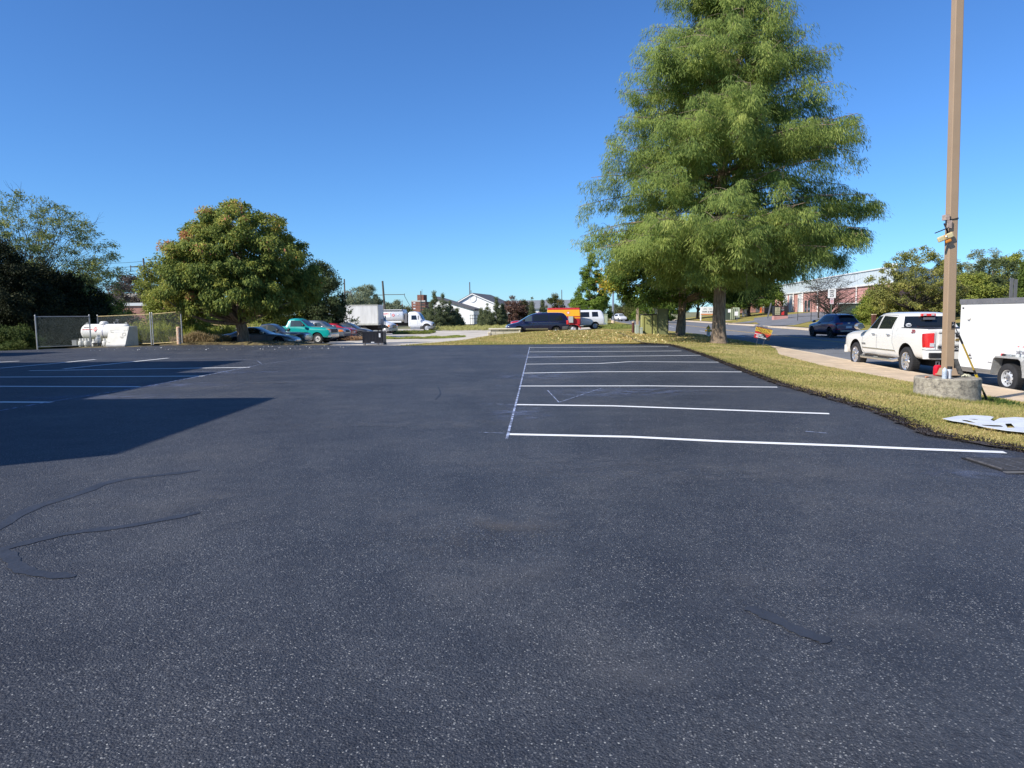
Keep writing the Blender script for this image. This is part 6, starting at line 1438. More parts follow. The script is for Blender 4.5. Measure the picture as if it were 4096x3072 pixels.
# ------------------------------------------------------------ left enclosure
M_GALV=mat('galvanised_steel',(.46,.47,.47),rough=.45,metal=.5,var=.1,vscale=5)
def fence_panel(name,label,p0,p1,h,group,rusty=False,posts=2,diag=False):
    p0=Vector(p0);p1=Vector(p1); d=p1-p0; L=d.length; a=math.atan2(d.y,d.x)
    t=thing(name,label,'fence panel',(p0.x,p0.y,p0.z),a,group)
    rs=math.asin((d.z)/L) if L else 0
    sl=d.z/L
    rm=mat('rusty_rail',(.45,.36,.18),rough=.7,var=.3,vscale=6) if rusty else M_GALV
    for x in(0,L):
        g=MB(); g.tube([(x,0,-.1+sl*x),(x,0,h+.06+sl*x)],.035,n=8); g.lathe([(.045,h+.06+sl*x),(.03,h+.1+sl*x),(0,h+.11+sl*x)],n=8,M=Matrix.Translation((x,0,0))); g.build('post',M_GALV,t,smooth=True)
    for z,m in((h,rm),(.12,rm)): g=MB(); g.tube([(0,0,z),(L,0,z+sl*L)],.022,n=6); g.build('rail',m,t)
    g=MB(); s=.075; r=.003
    z0=.12
    n=int((L+h)/s)
    for k in range(-int(h/s),int(L/s)+1):
        x=k*s
        # rising
        xa=max(x,0); za=z0+(xa-x); xb=min(x+h-z0,L); zb=z0+(xb-x)
        if xb>xa+.02: g.tube([(xa,0,za+sl*xa),(xb,0,zb+sl*xb)],r,n=3,cap=False)
        xa=max(x,0); za=h-(xa-x); xb=min(x+h-z0,L); zb=h-(xb-x)
        if xb>xa+.02: g.tube([(xa,.006,za+sl*xa),(xb,.006,zb+sl*xb)],r,n=3,cap=False)
    g.build('wire_mesh',mat('wire_green' if not rusty else 'wire_grey',(.34,.40,.38) if not rusty else (.34,.36,.34),rough=.5,metal=.3),t)
    return t
pA=on_z(150,1397,-.02); pB=on_z(365,1389,-.02)
fence_panel('fence_gate','open chain link gate panel at the far left of the enclosure',pA,pB,1.72,'chain link panels round the gas tank')
q0=at(398,1390,44.5); q1=at(607,1383,42.2); q2=at(730,1376.5,41.3)
for q in(q0,q1,q2): q.z=G(q.x,q.y)
fence_panel('chain_link_fence','chain link panel behind the white slanted box with a rusty top rail',q0,q1,1.85,'chain link panels round the gas tank',True)
fence_panel('chain_link_fence','rightmost chain link panel ending beside the peeling bollard',q1+Vector((.12,0,0)),q2,1.85,'chain link panels round the gas tank',True)
fence_panel('chain_link_fence','dim rear chain link panel behind the gas tank',at(175,1385,47.5),at(395,1385,47.5),1.85,'chain link panels round the gas tank')
def gas_tank():
    Y=42.2; x0,x1=XZ(306,Y),XZ(512,Y); z=-.02
    t=thing('gas_tank','white horizontal propane tank with domed lid inside the chain link enclosure','gas tank',((x0+x1)/2,Y+.4,z),R(-6)); L=(x1-x0)/2
    wt=mat('tank_white',(.78,.78,.76),rough=.4,var=.04,vscale=2); rad=.47; zc=.80
    prof=[(0,-L)]+[(rad*math.sin(R(a)),-L+.30*(1-math.cos(R(a)))) for a in(15,30,45,60,75,90)]+[(rad*math.sin(R(a)),L-.30*(1-math.cos(R(a)))) for a in(90,75,60,45,30,15)]+[(0,L)]
    g=MB(); g.lathe(prof,n=32,axis='X',M=Matrix.Translation((0,0,zc))); b=g.build('tank_shell',wt,t,smooth=True,ang=80)
    g=MB(); g.lathe([(.24,0),(.24,.06),(.20,.14),(.1,.17),(0,.175)],n=20,M=Matrix.Translation((-.15,0,zc+rad-.01))); g.build('dome_lid',wt,t,smooth=True)
    for x in(-L+.28,L-.28): g=MB(); g.tube([(x-.06,0,zc+rad-.02),(x-.05,0,zc+rad+.06),(x+.05,0,zc+rad+.06),(x+.06,0,zc+rad-.02)],.014,n=6); g.build('lifting_lug',wt,t)
    g=MB(); g.lathe([(rad+.004,0),(rad+.004,.05)],n=32,axis='X',M=Matrix.Translation((.0,0,zc))); g.build('band',mat('band_blue',(.22,.22,.34),rough=.5),t)
    for x in(-.95,.95): g=MB(); g.box(x-.08,-.3,0,x+.08,.3,zc-.35); g.build('saddle',wt,t)
    g=MB(); M=Matrix.Translation((-.42,-.44,zc+.18))@Matrix.Rotation(R(66),4,'X'); s=.17; g.prism([(0,-s),(s,0),(0,s),(-s,0)],0,.01,M); p=g.build('hazard_placard',M_HAZ,t); text('GAS',.12,M_WHITE,p,M@Vector((0,0,.015)),M.to_euler(),ext=.001)
    text('NO SMOKING',.10,mat('sign_red',(.6,.05,.05)),t,(-.92,-.45,zc+.16),(R(70),0,0),bold=.003,shear=.2); text('PROPANE',.10,M_GREY,t,(-.95,-.40,zc+.27),(R(55),0,0),bold=.002)
    g=MB(); g.tube([(.75,0,zc+rad-.02),(.72,0,zc+rad+.25)],.02,n=6); g.tube([(.72,0,zc+rad+.15),(.55,-.1,zc+rad+.1),(.8,-.3,zc+rad-.25)],.012,n=5); g.box(.64,-.05,zc+rad+.2,.8,.05,zc+rad+.26); g.build('valve',M_ALU,t)
gas_tank()
def cyl(px,py,Y,lab,zoff=0,rz=0,s=1.0):
    X=XZ(px,Y); t=thing('gas_cylinder',lab,'gas cylinder',(X,Y,.0+zoff),rz,'small gas cylinders beside the gas tank'); t.scale=(s,s,s)
    w=mat('cylinder_white',(.66,.66,.62),rough=.45,var=.1,vscale=8)
    g=MB(); g.lathe([(.12,0),(.12,.02),(.14,.05),(.152,.08),(.152,.24),(.13,.30),(.06,.33)],n=20); g.build('cylinder_body',w,t,smooth=True)
    g=MB(); g.lathe([(.11,0),(.11,.02)],n=16); g.build('foot_ring',w,t)
    g=MB(); 
    for a0 in(20,200):
        P=[[(.10*math.cos(R(a0+k*14)),.10*math.sin(R(a0+k*14)),z) for z in(.32,.45)] for k in range(10)]; g.grid(P)
    g.build('collar',w,t); g=MB(); g.tube([(0,0,.32),(0,0,.41)],.02,n=6); g.tube([(0,0,.40),(.05,0,.40)],.012,n=6); g.build('valve',mat('brass',(.5,.35,.1),rough=.4,metal=.6),t)
for i,(px,Y,lab,zo) in enumerate([(318,40.6,'leftmost small gas cylinder below the tank end',0),(330,40.9,'second small gas cylinder from the left below the tank',0),(341,40.6,'third small gas cylinder from the left below the tank',0),(351,41.0,'small gas cylinder just left of the gate post',0),(372,40.2,'small gas cylinder just right of the gate post, half in shadow',-.02),(388,39.9,'cream gas cylinder propped up on a low stand',.22),(414,39.8,'small gas cylinder hard against the white slanted box',.02)]): cyl(px,0,Y,lab,zo)
X=XZ(389,39.9); t=thing('low_stand','low dark metal stand under the propped gas cylinder','stand',(X,39.9,0)); obox(-.28,-.18,.17,.28,.18,.215).build('shelf',M_BLK,t); 
for x in(-.25,.22): obox(x,-.16,0,x+.04,.16,.17).build('leg',M_GALV,t)
X=XZ(295,41); t=thing('electrical_box','small grey box on the ground behind the gate mesh','box',(X,41,0)); obox(-.13,-.12,.05,.13,.12,.34).build('box_body',M_GALV,t,bevel=.01); obox(-.14,-.13,.34,.14,.13,.36).build('box_lid',M_GALV,t)
def slant_box():
    Y0=39.3; xa,xb=XZ(414,Y0),XZ(493,Y0); z0=.03
    t=thing('slanted_white_box','weathered white metal box with a sloping front beside the gas tank','metal box',(xa,Y0,z0))
    W=xb-xa; H=1.10; D0=1.45; sl=.55
    wm=mat('weathered_enamel',(.60,.59,.53),rough=.6,var=.10,vscale=3)
    g=MB(); vs=[(0,0,0),(W,0,0),(W,D0,0),(0,D0,0),(0,sl,H),(W,sl,H),(W,D0,H),(0,D0,H)]; g.add(vs,[(0,3,2,1),(4,5,6,7),(0,1,5,4),(1,2,6,5),(2,3,7,6),(3,0,4,7)]); b=g.build('body',wm,t,bevel=.015)
    M=Matrix.Rotation(math.atan2(H,sl),4,'X')
    def fr(x0,u0,x1,u1,th=.012): q=MB(); q.box(x0,u0,-th*0,x1,u1,th,M) if False else q.box(x0,u0,-.0,x1,u1,th,M); return q
    # panel on the sloping front (normal towards the camera is -local z after rotation)
    M2=Matrix.Rotation(math.atan2(H,sl),4,'X')
    for (x0,u0,x1,u1,nm,m) in[(.05,.98,W-.05,1.2,'upper_panel',wm),(.32,.86,W*.78,.96,'label_strip',M_WHITE),(.02,.0,W-.02,.10,'lower_trim',mat('grime_grey',(.32,.32,.32),rough=.8,var=.2))]:
        q=MB(); q.box(x0,u0,.0,x1,u1,.012,M2); q.build(nm,m,t)
    ink=mat('graffiti_ink',(.10,.09,.08),rough=.8)
    def scr(pts): 
        q=MB(); q.tube([M2@Vector((x,u,.014)) for x,u in pts],.006,n=4); q.build('scribble',ink,t)
    scr([(.80,.78),(.98,.82),(1.0,.66),(.84,.62),(.80,.78)]); scr([(.70,.58),(.9,.55),(.86,.50),(.76,.52)]); scr([(.12,.92),(.2,.84),(.3,.86)]); scr([(.06,.28),(.2,.24)]); scr([(1.4,.95),(1.5,.9),(1.52,.84)]); scr([(1.36,.36),(1.46,.32)])
    q=MB(); q.box(.05,.2,-.03,W-.05,D0-.1,.0); q.build('base_frame',M_UNDER,t)
slant_box()
def peeling_bollard():
    X=XZ(711.5,40.9); t=thing('bollard','thick bollard with peeling orange and white paint at the fence end','bollard',(X,40.9,G(X,40.9)-.02))
    pm=mat('peeling_paint',(.55,.24,.10),rough=.9,vscale=9,col2=(.62,.58,.48)); g=MB(); g.lathe([(.125,0),(.125,.96)],n=18); g.build('post',pm,t,smooth=True); g=MB(); g.lathe([(.125,.96),(.09,1.0),(0,1.01)],n=18); g.build('cap',pm,t,smooth=True)
peeling_bollard()
def black_crate():
    Y=39.4; x0,x1=XZ(1450,Y),XZ(1531,Y); z=.0
    t=thing('black_bulk_bin','black slatted plastic bulk bin standing at the far lot edge','bin',((x0+x1)/2,Y+.4,-.01),R(-3)); W=(x1-x0)/2+.0; D=.42; H=.74
    bm=mat('bin_black',(.016,.016,.022),rough=.5,var=.2,vscale=8)
    g=MB(); g.box(-W,-D,.1,W,-D+.04,H); g.box(-W,D-.04,.1,W,D,H); g.box(-W,-D,.1,-W+.04,D,H); g.box(W-.04,-D,.1,W,D,H); g.box(-W,-D,.1,W,D,.15); b=g.build('bin_wall',bm,t)
    g=MB()
    for k in range(13): 
        x=-W+.06+k*(2*W-.12)/12; g.box(x-.012,-D-.02,.16,x+.012,-D,H-.04)
    g.box(-W-.015,-D-.025,H-.05,W+.015,-D,H); g.box(-W-.01,-D-.02,.1,W+.01,-D,.18); g.box(-W-.02,-D-.02,.1,-W,D,H); g.build('rib',bm,t)
    for x,y in((-W+.07,-D),(W-.30,-D),(W-.05,-D),(W-.05,D-.1)): obox(x-.06,y-.01,0,x+.06,y+.14,.1).build('foot',M_GREY,t)
    obox(-.1,-D-.024,.12,.08,-D-.02,.17).build('paper_label',M_PLATE,t); obox(W-.21,-D-.024,.42,W-.12,-D-.02,.64).build('paper_label',M_PLATE,t)
black_crate()
def block_wall():
    Y=56.5; xa,xb=XZ(1950,Y),XZ(2081,Y); zt=at(2080,1312,Y).z
    t=thing('block_stack','low cream block garden wall with grey end panel and coping in front of the minivan','block wall',((xa+xb)/2,Y,-.35),0); W=(xb-xa)/2; H=zt+.35
    cr=mat('cream_concrete',(.62,.57,.44),rough=.9,var=.08,vscale=4); st=brick_mat('cream_blocks',(.62,.58,.46),(.56,.51,.38),(.10,.09,.07),1,.62,.21)
    obox(-W+.25,-.25,0,W-.12,.3,H-.1).build('block_face',st,t); obox(W-.12,-.3,0,W,.35,H-.08).build('end_pier',cr,t,bevel=.02); obox(-W,-.3,0,-W+.25,.35,H-.28).build('end_pier',cr,t,bevel=.02); obox(-W+.06,-.32,.1,-W+.2,-.3,H-.36).build('end_panel',mat('panel_taupe',(.38,.32,.24),rough=.8),t)
    obox(-W+.08,-.36,H-.1,W+.05,.4,H).build('coping',cr,t,bevel=.02)
block_wall()
# ------------------------------------------------------------ vegetation
FB=1.5
def leaf_mat(name,stops,trans=.35,rough=.6,fb=None):
    m=bpy.data.materials.new(name); n,l=nodes_of(m); b=n['Principled BSDF']; out=n['Material Output']
    at_=n.new('ShaderNodeAttribute'); at_.attribute_name='tone'
    r=n.new('ShaderNodeValToRGB'); e=r.color_ramp.elements
    while len(e)<len(stops): e.new(.5)
    for k,(p,c) in enumerate(stops): e[k].position=p; e[k].color=(*[min(.8,q*(fb or FB)) for q in c],1)
    l.new(at_.outputs['Fac'],r.inputs[0]); l.new(r.outputs[0],b.inputs['Base Color'])
    b.inputs['Roughness'].default_value=rough; b.inputs['Specular IOR Level'].default_value=.12
    tr=n.new('ShaderNodeBsdfTranslucent'); l.new(r.outputs[0],tr.inputs[0]); mx=n.new('ShaderNodeMixShader'); mx.inputs[0].default_value=trans
    l.new(b.outputs[0],mx.inputs[1]); l.new(tr.outputs[0],mx.inputs[2]); l.new(mx.outputs[0],out.inputs[0]); return m
def unit(v): return v/np.maximum(np.linalg.norm(v,axis=1,keepdims=True),1e-9)
def leaves(name,P,D,L,Wd,tone,m,parent,fold=.0,N0=None,nn=.55):
    """diamond leaves: base P, direction D, length L, width Wd"""
    n=len(P); rnd=unit(rng.normal(size=(n,3)))
    if N0 is not None: rnd=unit(unit(N0)+rnd*nn)
    S=unit(np.cross(D,rnd))
    L=L[:,None]; Wd=Wd[:,None]
    v=np.empty((n,4,3),np.float32)
    v[:,0]=P; v[:,1]=P+D*L*.45+S*Wd*.5; v[:,2]=P+D*L; v[:,3]=P+D*L*.45-S*Wd*.5
    if fold: 
        N=np.cross(D,S); v[:,2]-=0; v[:,1]+=N*Wd*fold; v[:,3]+=N*Wd*fold; v[:,2,2]-=(L[:,0]*.15)
    me=bpy.data.meshes.new(name); me.vertices.add(n*4); me.vertices.foreach_set('co',v.reshape(-1))
    me.loops.add(n*4); me.loops.foreach_set('vertex_index',np.arange(n*4,dtype=np.int32))
    me.polygons.add(n); me.polygons.foreach_set('loop_start',np.arange(0,n*4,4,dtype=np.int32)); me.polygons.foreach_set('loop_total',np.full(n,4,np.int32))
    a=me.attributes.new('tone','FLOAT','FACE'); a.data.foreach_set('value',np.clip(tone,0,1).astype(np.float32))
    me.materials.append(m); me.update(); me.validate()
    o=bpy.data.objects.new(name,me); COL.objects.link(o)
    if parent: o.parent=parent
    return o
M_BARK=mat('bark',(.13,.09,.06),rough=.95,bump=1.0,bscale=14,vscale=5,stretch=(3,3,.5),col2=(.34,.26,.18))
M_BARKD=mat('dark_bark',(.035,.028,.022),rough=.95,bump=.8,bscale=14,var=.3,vscale=5)
def limb(g,a,b,ra,rb,bend=.0,n=5,jit=.05,up=.0,sides=7):
    a=Vector(a);b=Vector(b);pts=[];rs=[]
    d=b-a; L=d.length
    off=Vector((random.gauss(0,1),random.gauss(0,1),random.gauss(0,1)))*jit*L
    for i in range(n+1):
        t=i/n; p=a.lerp(b,t); p.z+=bend*L*4*t*(1-t); p+=off*math.sin(t*math.pi); pts.append(p); rs.append(ra+(rb-ra)*t**.8)
    g.tube(pts,rs,n=sides,cap=False); return pts
def prof(P,h): return float(np.interp(h,[p[0] for p in P],[p[1] for p in P]))

def broad_tree(name,label,px,Y,H,cb,profile,nclump,per,cr,leaf,stops,trunk_r,z=None,fork=None,seed=1,xoff=0,squash=.75,droop=.3,tonef=None,dark=False,sy=1.0,limbs=60,inner=.35,group=None,X=None,leafw=.55,bare=0,trans=.35,limb_r=.05,topf=.8):
    """profile: (height, left radius, right radius)"""
    random.seed(seed); r_=np.random.default_rng(seed)
    X=XZ(px,Y) if X is None else X; z0=G(X,Y) if z is None else z
    t=thing(name,label,'tree' if 'shrub' not in name and 'bush' not in name else 'bush',(X,Y,z0-.05),0,group)
    hs=[p[0] for p in profile]; Lf=[p[1] for p in profile]; Rt=[p[2] for p in profile]
    C=[]
    areas=np.array([ (np.interp(h,hs,Lf)+np.interp(h,hs,Rt))/2 for h in np.linspace(hs[0],hs[-1],60)])
    hh=r_.choice(np.linspace(hs[0],hs[-1],60),size=nclump,p=(areas**1.3)/np.sum(areas**1.3))+r_.uniform(-.1,.1,nclump)
    for h in hh:
        th=r_.uniform(0,2*math.pi); l=np.interp(h,hs,Lf); rt=np.interp(h,hs,Rt); c=math.cos(th)
        rad=(rt if c>0 else l); rmax=math.sqrt((rad*c)**2+((l+rt)/2*math.sin(th)*sy)**2)
        u=(inner+(1-inner)*r_.random()**.45)
        rr=max(0,rmax-cr*.55)*u*(1+.07*math.sin(3*th+h*1.7)+.05*math.sin(7*th+2.3*h))
        C.append((rr*c+xoff,rr*math.sin(th),h,u))
    C=np.array(C)
    # trunk and limbs
    g=MB(); fork=fork or cb*1.0; top=H*topf
    zz=[-.15,.0,.12*cb,.4*cb,fork,fork+(top-fork)*.35,fork+(top-fork)*.7,top]
    ww=[1.5,1.25,1.0,.92,.85,.55,.3,.06]
    pts=[Vector((random.gauss(0,.02)*i+xoff*max(0,(i-3))/5,random.gauss(0,.02)*i,q)) for i,q in enumerate(zz)]
    if trunk_r>0:
        g.tube(pts,[trunk_r*w for w in ww],n=12,cap=False)
        order=r_.permutation(len(C))[:limbs]
        def tp(h):
            for i in range(len(zz)-1):
                if zz[i]<=h<=zz[i+1]: u=(h-zz[i])/(zz[i+1]-zz[i]); return pts[i].lerp(pts[i+1],u),trunk_r*(ww[i]+(ww[i+1]-ww[i])*u)
            return pts[-1],trunk_r*ww[-1]
        for k in order:
            c=C[k]; hb=max(fork*.95,min(top*.95,c[2]-math.hypot(c[0]-xoff,c[1])*random.uniform(.35,.8))); p,rb=tp(hb)
            pl=limb(g,p,c[:3],min(rb*.55,limb_r*(1.2+2*random.random())),.008,bend=-.04+random.random()*.1,jit=.06)
            if bare:
                for j in range(bare):
                    q=pl[random.randint(2,5)]; e=q+Vector((random.gauss(0,1),random.gauss(0,1),random.gauss(.5,.7)))*cr*1.2; m2=limb(g,q,e,.018,.004,jit=.08,n=3,sides=4)
                    for jj in range(2): limb(g,m2[random.randint(1,3)],m2[-1]+Vector((random.gauss(0,1),random.gauss(0,1),random.gauss(.2,.7)))*cr*.6,.008,.003,jit=.08,n=2,sides=3)
        g.build('trunk',M_BARKD if dark else M_BARK,t,smooth=True,ang=80)
    if per<=0: return t
    n=nclump*per
    ci=np.repeat(np.arange(nclump),per)
    d=unit(r_.normal(size=(n,3))); rad=cr*(r_.random(n)**.5)*np.repeat(r_.uniform(.6,1.25,nclump),per)
    P=C[ci,:3]+d*rad[:,None]*np.array([1,1,squash])
    out=P-np.array([xoff,0,hs[0]+(hs[-1]-hs[0])*.35]); 
    D=unit(unit(out)*.6+r_.normal(size=(n,3))*.7+np.array([0,0,-droop]))
    L=leaf*r_.uniform(.6,1.3,n)
    tone=r_.normal(.4,.13,n)+np.repeat(r_.normal(0,.13,nclump),per)
    if tonef: tone=tone+tonef(P,C[ci],r_)
    leaves('crown',P,D,L,L*leafw,tone,leaf_mat(name+'_leaf_%d'%seed,stops,trans),t,fold=.15,N0=unit(out)+unit(d)*.7+np.array([0,0,.35]),nn=.75)
    return t

GREEN=[(0,(.035,.06,.015)),(.35,(.07,.11,.022)),(.7,(.13,.17,.03)),(1,(.24,.24,.04))]
# ---- big bald cypress
def cypress():
    random.seed(11); r_=np.random.default_rng(11)
    Y=38.6; X=XZ(2878,Y); z0=G(X,Y)
    t=thing('cypress_tree','towering feathery green cypress tree at the corner of the parking lot','tree',(X,Y,z0-.05),0)
    hs=[3.25,3.8,4.4,5.3,7.2,8.8,11.1,12.7,14,15.6,16.4,18.7,21,23,25]
    Lf=[1.2,3.2,4.7,6.8,7.6,7.4,6.3,5.3,5.1,4.5,3.8,3.2,2.4,1.4,.1]
    Rt=[1.0,3.4,4.6,6.2,7.3,7.3,7.0,5.8,5.1,4.6,3.8,2.6,2.0,1.2,.1]
    g=MB(); zz=[-.15,.0,.25,.7,1.5,2.6,4,8,13,18,22,25]; ww=[.58,.50,.42,.365,.33,.31,.30,.25,.19,.12,.07,.02]
    pts=[Vector((.02*math.sin(i*1.3)+.0,.02*math.cos(i),q)) for i,q in enumerate(zz)]
    # fluted trunk
    V=[];n=28
    for p,w in zip(pts,ww):
        V.append([ (p.x+w*(1+.10*math.sin(5*a+.5)*max(.15,1-p.z/3)+.04*math.sin(11*a))*math.cos(a),p.y+w*(1+.10*math.sin(5*a+.5)*max(.15,1-p.z/3)+.04*math.sin(11*a))*math.sin(a),p.z) for a in[2*math.pi*k/n for k in range(n+1)]])
    g.grid(V,flip=False)
    tufts=[]; 
    def tr(h): return np.interp(h,zz,ww)
    N=300
    hb=np.sort(r_.uniform(0,1,N)**1.15)*(24.2-3.7)+3.7
    for i,h in enumerate(hb):
        th=i*2.399963+r_.normal(0,.3); c,s=math.cos(th),math.sin(th)
        # the limb ends at a height a little above its base low down, more so near the top
        he=h+r_.uniform(-.2,.7) if h<7 else h+r_.uniform(.3,2.2)
        l=np.interp(he,hs,Lf); rt=np.interp(he,hs,Rt); rad=(rt if c>0 else l); dm=(l+rt)/2
        rmax=1/math.sqrt((c/max(rad,.1))**2+(s/max(dm,.1))**2)
        # lumpy outline
        rmax*=(.92+.17*math.sin(2.1*th+h*1.1)+r_.normal(0,.09))
        rmax=max(.3,min(rmax,(rad if abs(c)>.5 else max(rad,dm))*1.02))
        b=Vector((c*rmax,s*rmax,he-.25)); a=Vector((0,0,h*0.97))
        rb=min(tr(h)*.4,.018+rmax*.006)
        pl=limb(g,a,b,rb,.012,bend=r_.uniform(.02,.09),n=6,jit=.03,sides=6)
        # tufts along the limb
        nt=int(3+rmax*3.2)
        for k in range(nt):
            u=.18+.84*(k+r_.random())/nt
            if u<.42 and r_.random()<.6: continue
            uu=min(u,1)*6; i0=min(int(uu),5); p=pl[i0].lerp(pl[i0+1],uu-i0)
            sp=.22+.75*math.sin(min(u,1)*math.pi*.85)*min(rmax/5,1)
            q=p+Vector((-s,c,0))*r_.normal(0,sp*.75)+Vector((c,s,0))*r_.normal(0,.2)+Vector((0,0,r_.normal(-.04,.26)))
            if (q-p).length>.35: limb(g,p,q,.014,.006,bend=.06,n=2,jit=.02,sides=3)
            tufts.append((q.x,q.y,q.z,c,s,u,h))
    # a long dark limb reaching out to the right
    for (ex,ey,ez,hb_) in((8.6,.4,7.6,6.6),(8.2,1.0,6.3,6.0),(7.4,2.0,5.0,5.6)):
        pl=limb(g,(0,0,hb_),(ex,ey,ez),.07,.012,bend=.03,n=6,jit=.02,sides=6)
        for k in range(75):
            u=r_.uniform(.2,1.0)*6; i0=min(int(u),5); p=pl[i0].lerp(pl[i0+1],u-i0)
            tufts.append((p.x+r_.normal(0,.2),p.y+r_.normal(0,.45),p.z+r_.normal(-.1,.2),.95,.2,u/6,hb_))
    g.build('trunk',M_BARK,t,smooth=True,ang=80)
    T=np.array(tufts); nt=len(T); per=150
    n=nt*per; ti=np.repeat(np.arange(nt),per)
    size=np.repeat(r_.uniform(.8,1.5,nt),per)
    # fountain: strands start near a short spray axis and curve outwards then hang
    ax=np.stack([T[ti,3],T[ti,4],np.full(n,.1)],1)
    lat=np.stack([-T[ti,4],T[ti,3],np.zeros(n)],1)
    s1=r_.uniform(-.30,.38,n)*size; s2=r_.normal(0,.18,n)*size
    base=T[ti,:3]+ax*s1[:,None]+lat*s2[:,None]; base[:,2]-=np.abs(s2)*.35+np.maximum(s1,0)*.25+r_.random(n)**1.4*.50*size
    D=unit(ax*r_.normal(.30,.25,n)[:,None]+lat*(r_.normal(0,.28,n)+s2*1.6)[:,None]+np.stack([r_.normal(0,.16,n),r_.normal(0,.16,n),-r_.uniform(.55,1.1,n)],1))
    L=r_.uniform(.12,.32,n)
    tone=r_.normal(.45,.12,n)+np.repeat(r_.normal(0,.12,nt),per)+np.where(r_.random(n)<.06,.25,0)
    print('cypress strands',n)
    leaves('crown',base,D,L,r_.uniform(.022,.04,n),tone,leaf_mat('cypress_needles',[(0,(.055,.085,.03)),(.35,(.135,.185,.05)),(.6,(.215,.265,.065)),(1,(.38,.40,.12))],.5),t,N0=np.stack([T[ti,3]+lat[:,0]*s2*3,T[ti,4]+lat[:,1]*s2*3,np.full(n,.45)],1),nn=.7)
cypress()
# ---- maple behind the cypress (second trunk)
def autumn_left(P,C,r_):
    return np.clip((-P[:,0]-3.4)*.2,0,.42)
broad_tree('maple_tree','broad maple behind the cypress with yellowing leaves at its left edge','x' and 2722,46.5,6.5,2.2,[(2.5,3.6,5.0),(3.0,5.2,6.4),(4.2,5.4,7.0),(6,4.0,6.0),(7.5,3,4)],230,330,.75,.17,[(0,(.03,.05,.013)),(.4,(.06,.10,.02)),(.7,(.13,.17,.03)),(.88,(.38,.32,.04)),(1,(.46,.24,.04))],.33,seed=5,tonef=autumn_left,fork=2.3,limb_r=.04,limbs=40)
# ---- round tree on the left
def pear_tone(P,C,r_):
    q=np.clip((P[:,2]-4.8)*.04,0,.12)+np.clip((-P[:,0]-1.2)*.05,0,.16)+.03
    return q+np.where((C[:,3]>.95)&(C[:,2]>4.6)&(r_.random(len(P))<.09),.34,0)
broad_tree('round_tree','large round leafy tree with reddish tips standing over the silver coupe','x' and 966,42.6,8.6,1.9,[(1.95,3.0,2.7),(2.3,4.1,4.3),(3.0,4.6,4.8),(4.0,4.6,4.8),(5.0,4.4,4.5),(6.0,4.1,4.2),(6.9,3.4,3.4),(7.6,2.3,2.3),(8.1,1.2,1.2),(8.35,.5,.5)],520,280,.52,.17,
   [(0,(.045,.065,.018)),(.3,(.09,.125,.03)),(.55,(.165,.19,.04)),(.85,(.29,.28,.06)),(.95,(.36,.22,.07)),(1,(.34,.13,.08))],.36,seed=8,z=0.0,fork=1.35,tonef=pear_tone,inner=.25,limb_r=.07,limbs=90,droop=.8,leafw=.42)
# ---- other trees
Y_='yellow'
S_GREY=[(0,(.10,.12,.07)),(.5,(.18,.20,.12)),(1,(.28,.29,.18))]
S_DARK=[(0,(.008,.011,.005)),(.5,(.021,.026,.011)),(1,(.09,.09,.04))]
S_CEDAR=[(0,(.06,.08,.04)),(.5,(.12,.14,.07)),(1,(.20,.22,.10))]
S_BRT=[(0,(.05,.085,.014)),(.5,(.11,.16,.025)),(1,(.22,.27,.045))]
S_YG=[(0,(.09,.12,.025)),(.5,(.20,.22,.045)),(1,(.36,.33,.08))]
S_RED=[(0,(.07,.04,.033)),(.5,(.13,.075,.055)),(1,(.22,.13,.08))]
S_OR=[(0,(.04,.06,.02)),(.5,(.09,.10,.03)),(.8,(.20,.13,.05)),(1,(.36,.13,.05))]
# sparse locust at far left
broad_tree('locust_tree','tall sparse feathery tree with thin branches at the far left',130,50,11.5,4,[(3.0,3,6.2),(4.5,5,6.6),(6.0,6.5,6.2),(7.5,6.5,5.2),(8.8,5.5,4.0),(9.8,4.5,2.6),(10.4,2.5,1.2)],420,75,.6,.19,[(0,(.07,.10,.04)),(.5,(.15,.18,.06)),(.85,(.32,.30,.06)),(1,(.50,.40,.05))],.20,seed=21,dark=True,limbs=330,topf=.34,fork=1.8,bare=1,limb_r=.028,leafw=.3,droop=.4,inner=.15,squash=.5)
# dark evergreens under it
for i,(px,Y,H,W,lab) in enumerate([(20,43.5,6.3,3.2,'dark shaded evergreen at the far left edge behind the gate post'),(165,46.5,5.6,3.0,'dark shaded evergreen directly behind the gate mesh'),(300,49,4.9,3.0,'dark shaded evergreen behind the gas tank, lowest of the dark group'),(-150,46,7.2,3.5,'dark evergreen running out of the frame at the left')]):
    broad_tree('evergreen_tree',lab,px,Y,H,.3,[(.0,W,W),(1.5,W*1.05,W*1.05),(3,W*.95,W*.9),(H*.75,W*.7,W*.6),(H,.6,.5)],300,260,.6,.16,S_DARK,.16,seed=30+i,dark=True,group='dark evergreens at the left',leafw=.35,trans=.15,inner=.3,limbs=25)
# low ivy-like bush in front of the evergreens
broad_tree('ivy_bush','low ivy covered bush left of the gate post at the lot edge',60,38.6,1.0,.1,[(.0,1.9,1.6),(.5,1.8,1.2),(1.1,1.0,.4)],70,160,.35,.10,[(0,(.03,.05,.015)),(.5,(.06,.085,.022)),(1,(.16,.17,.06))],0,seed=41,inner=.1)
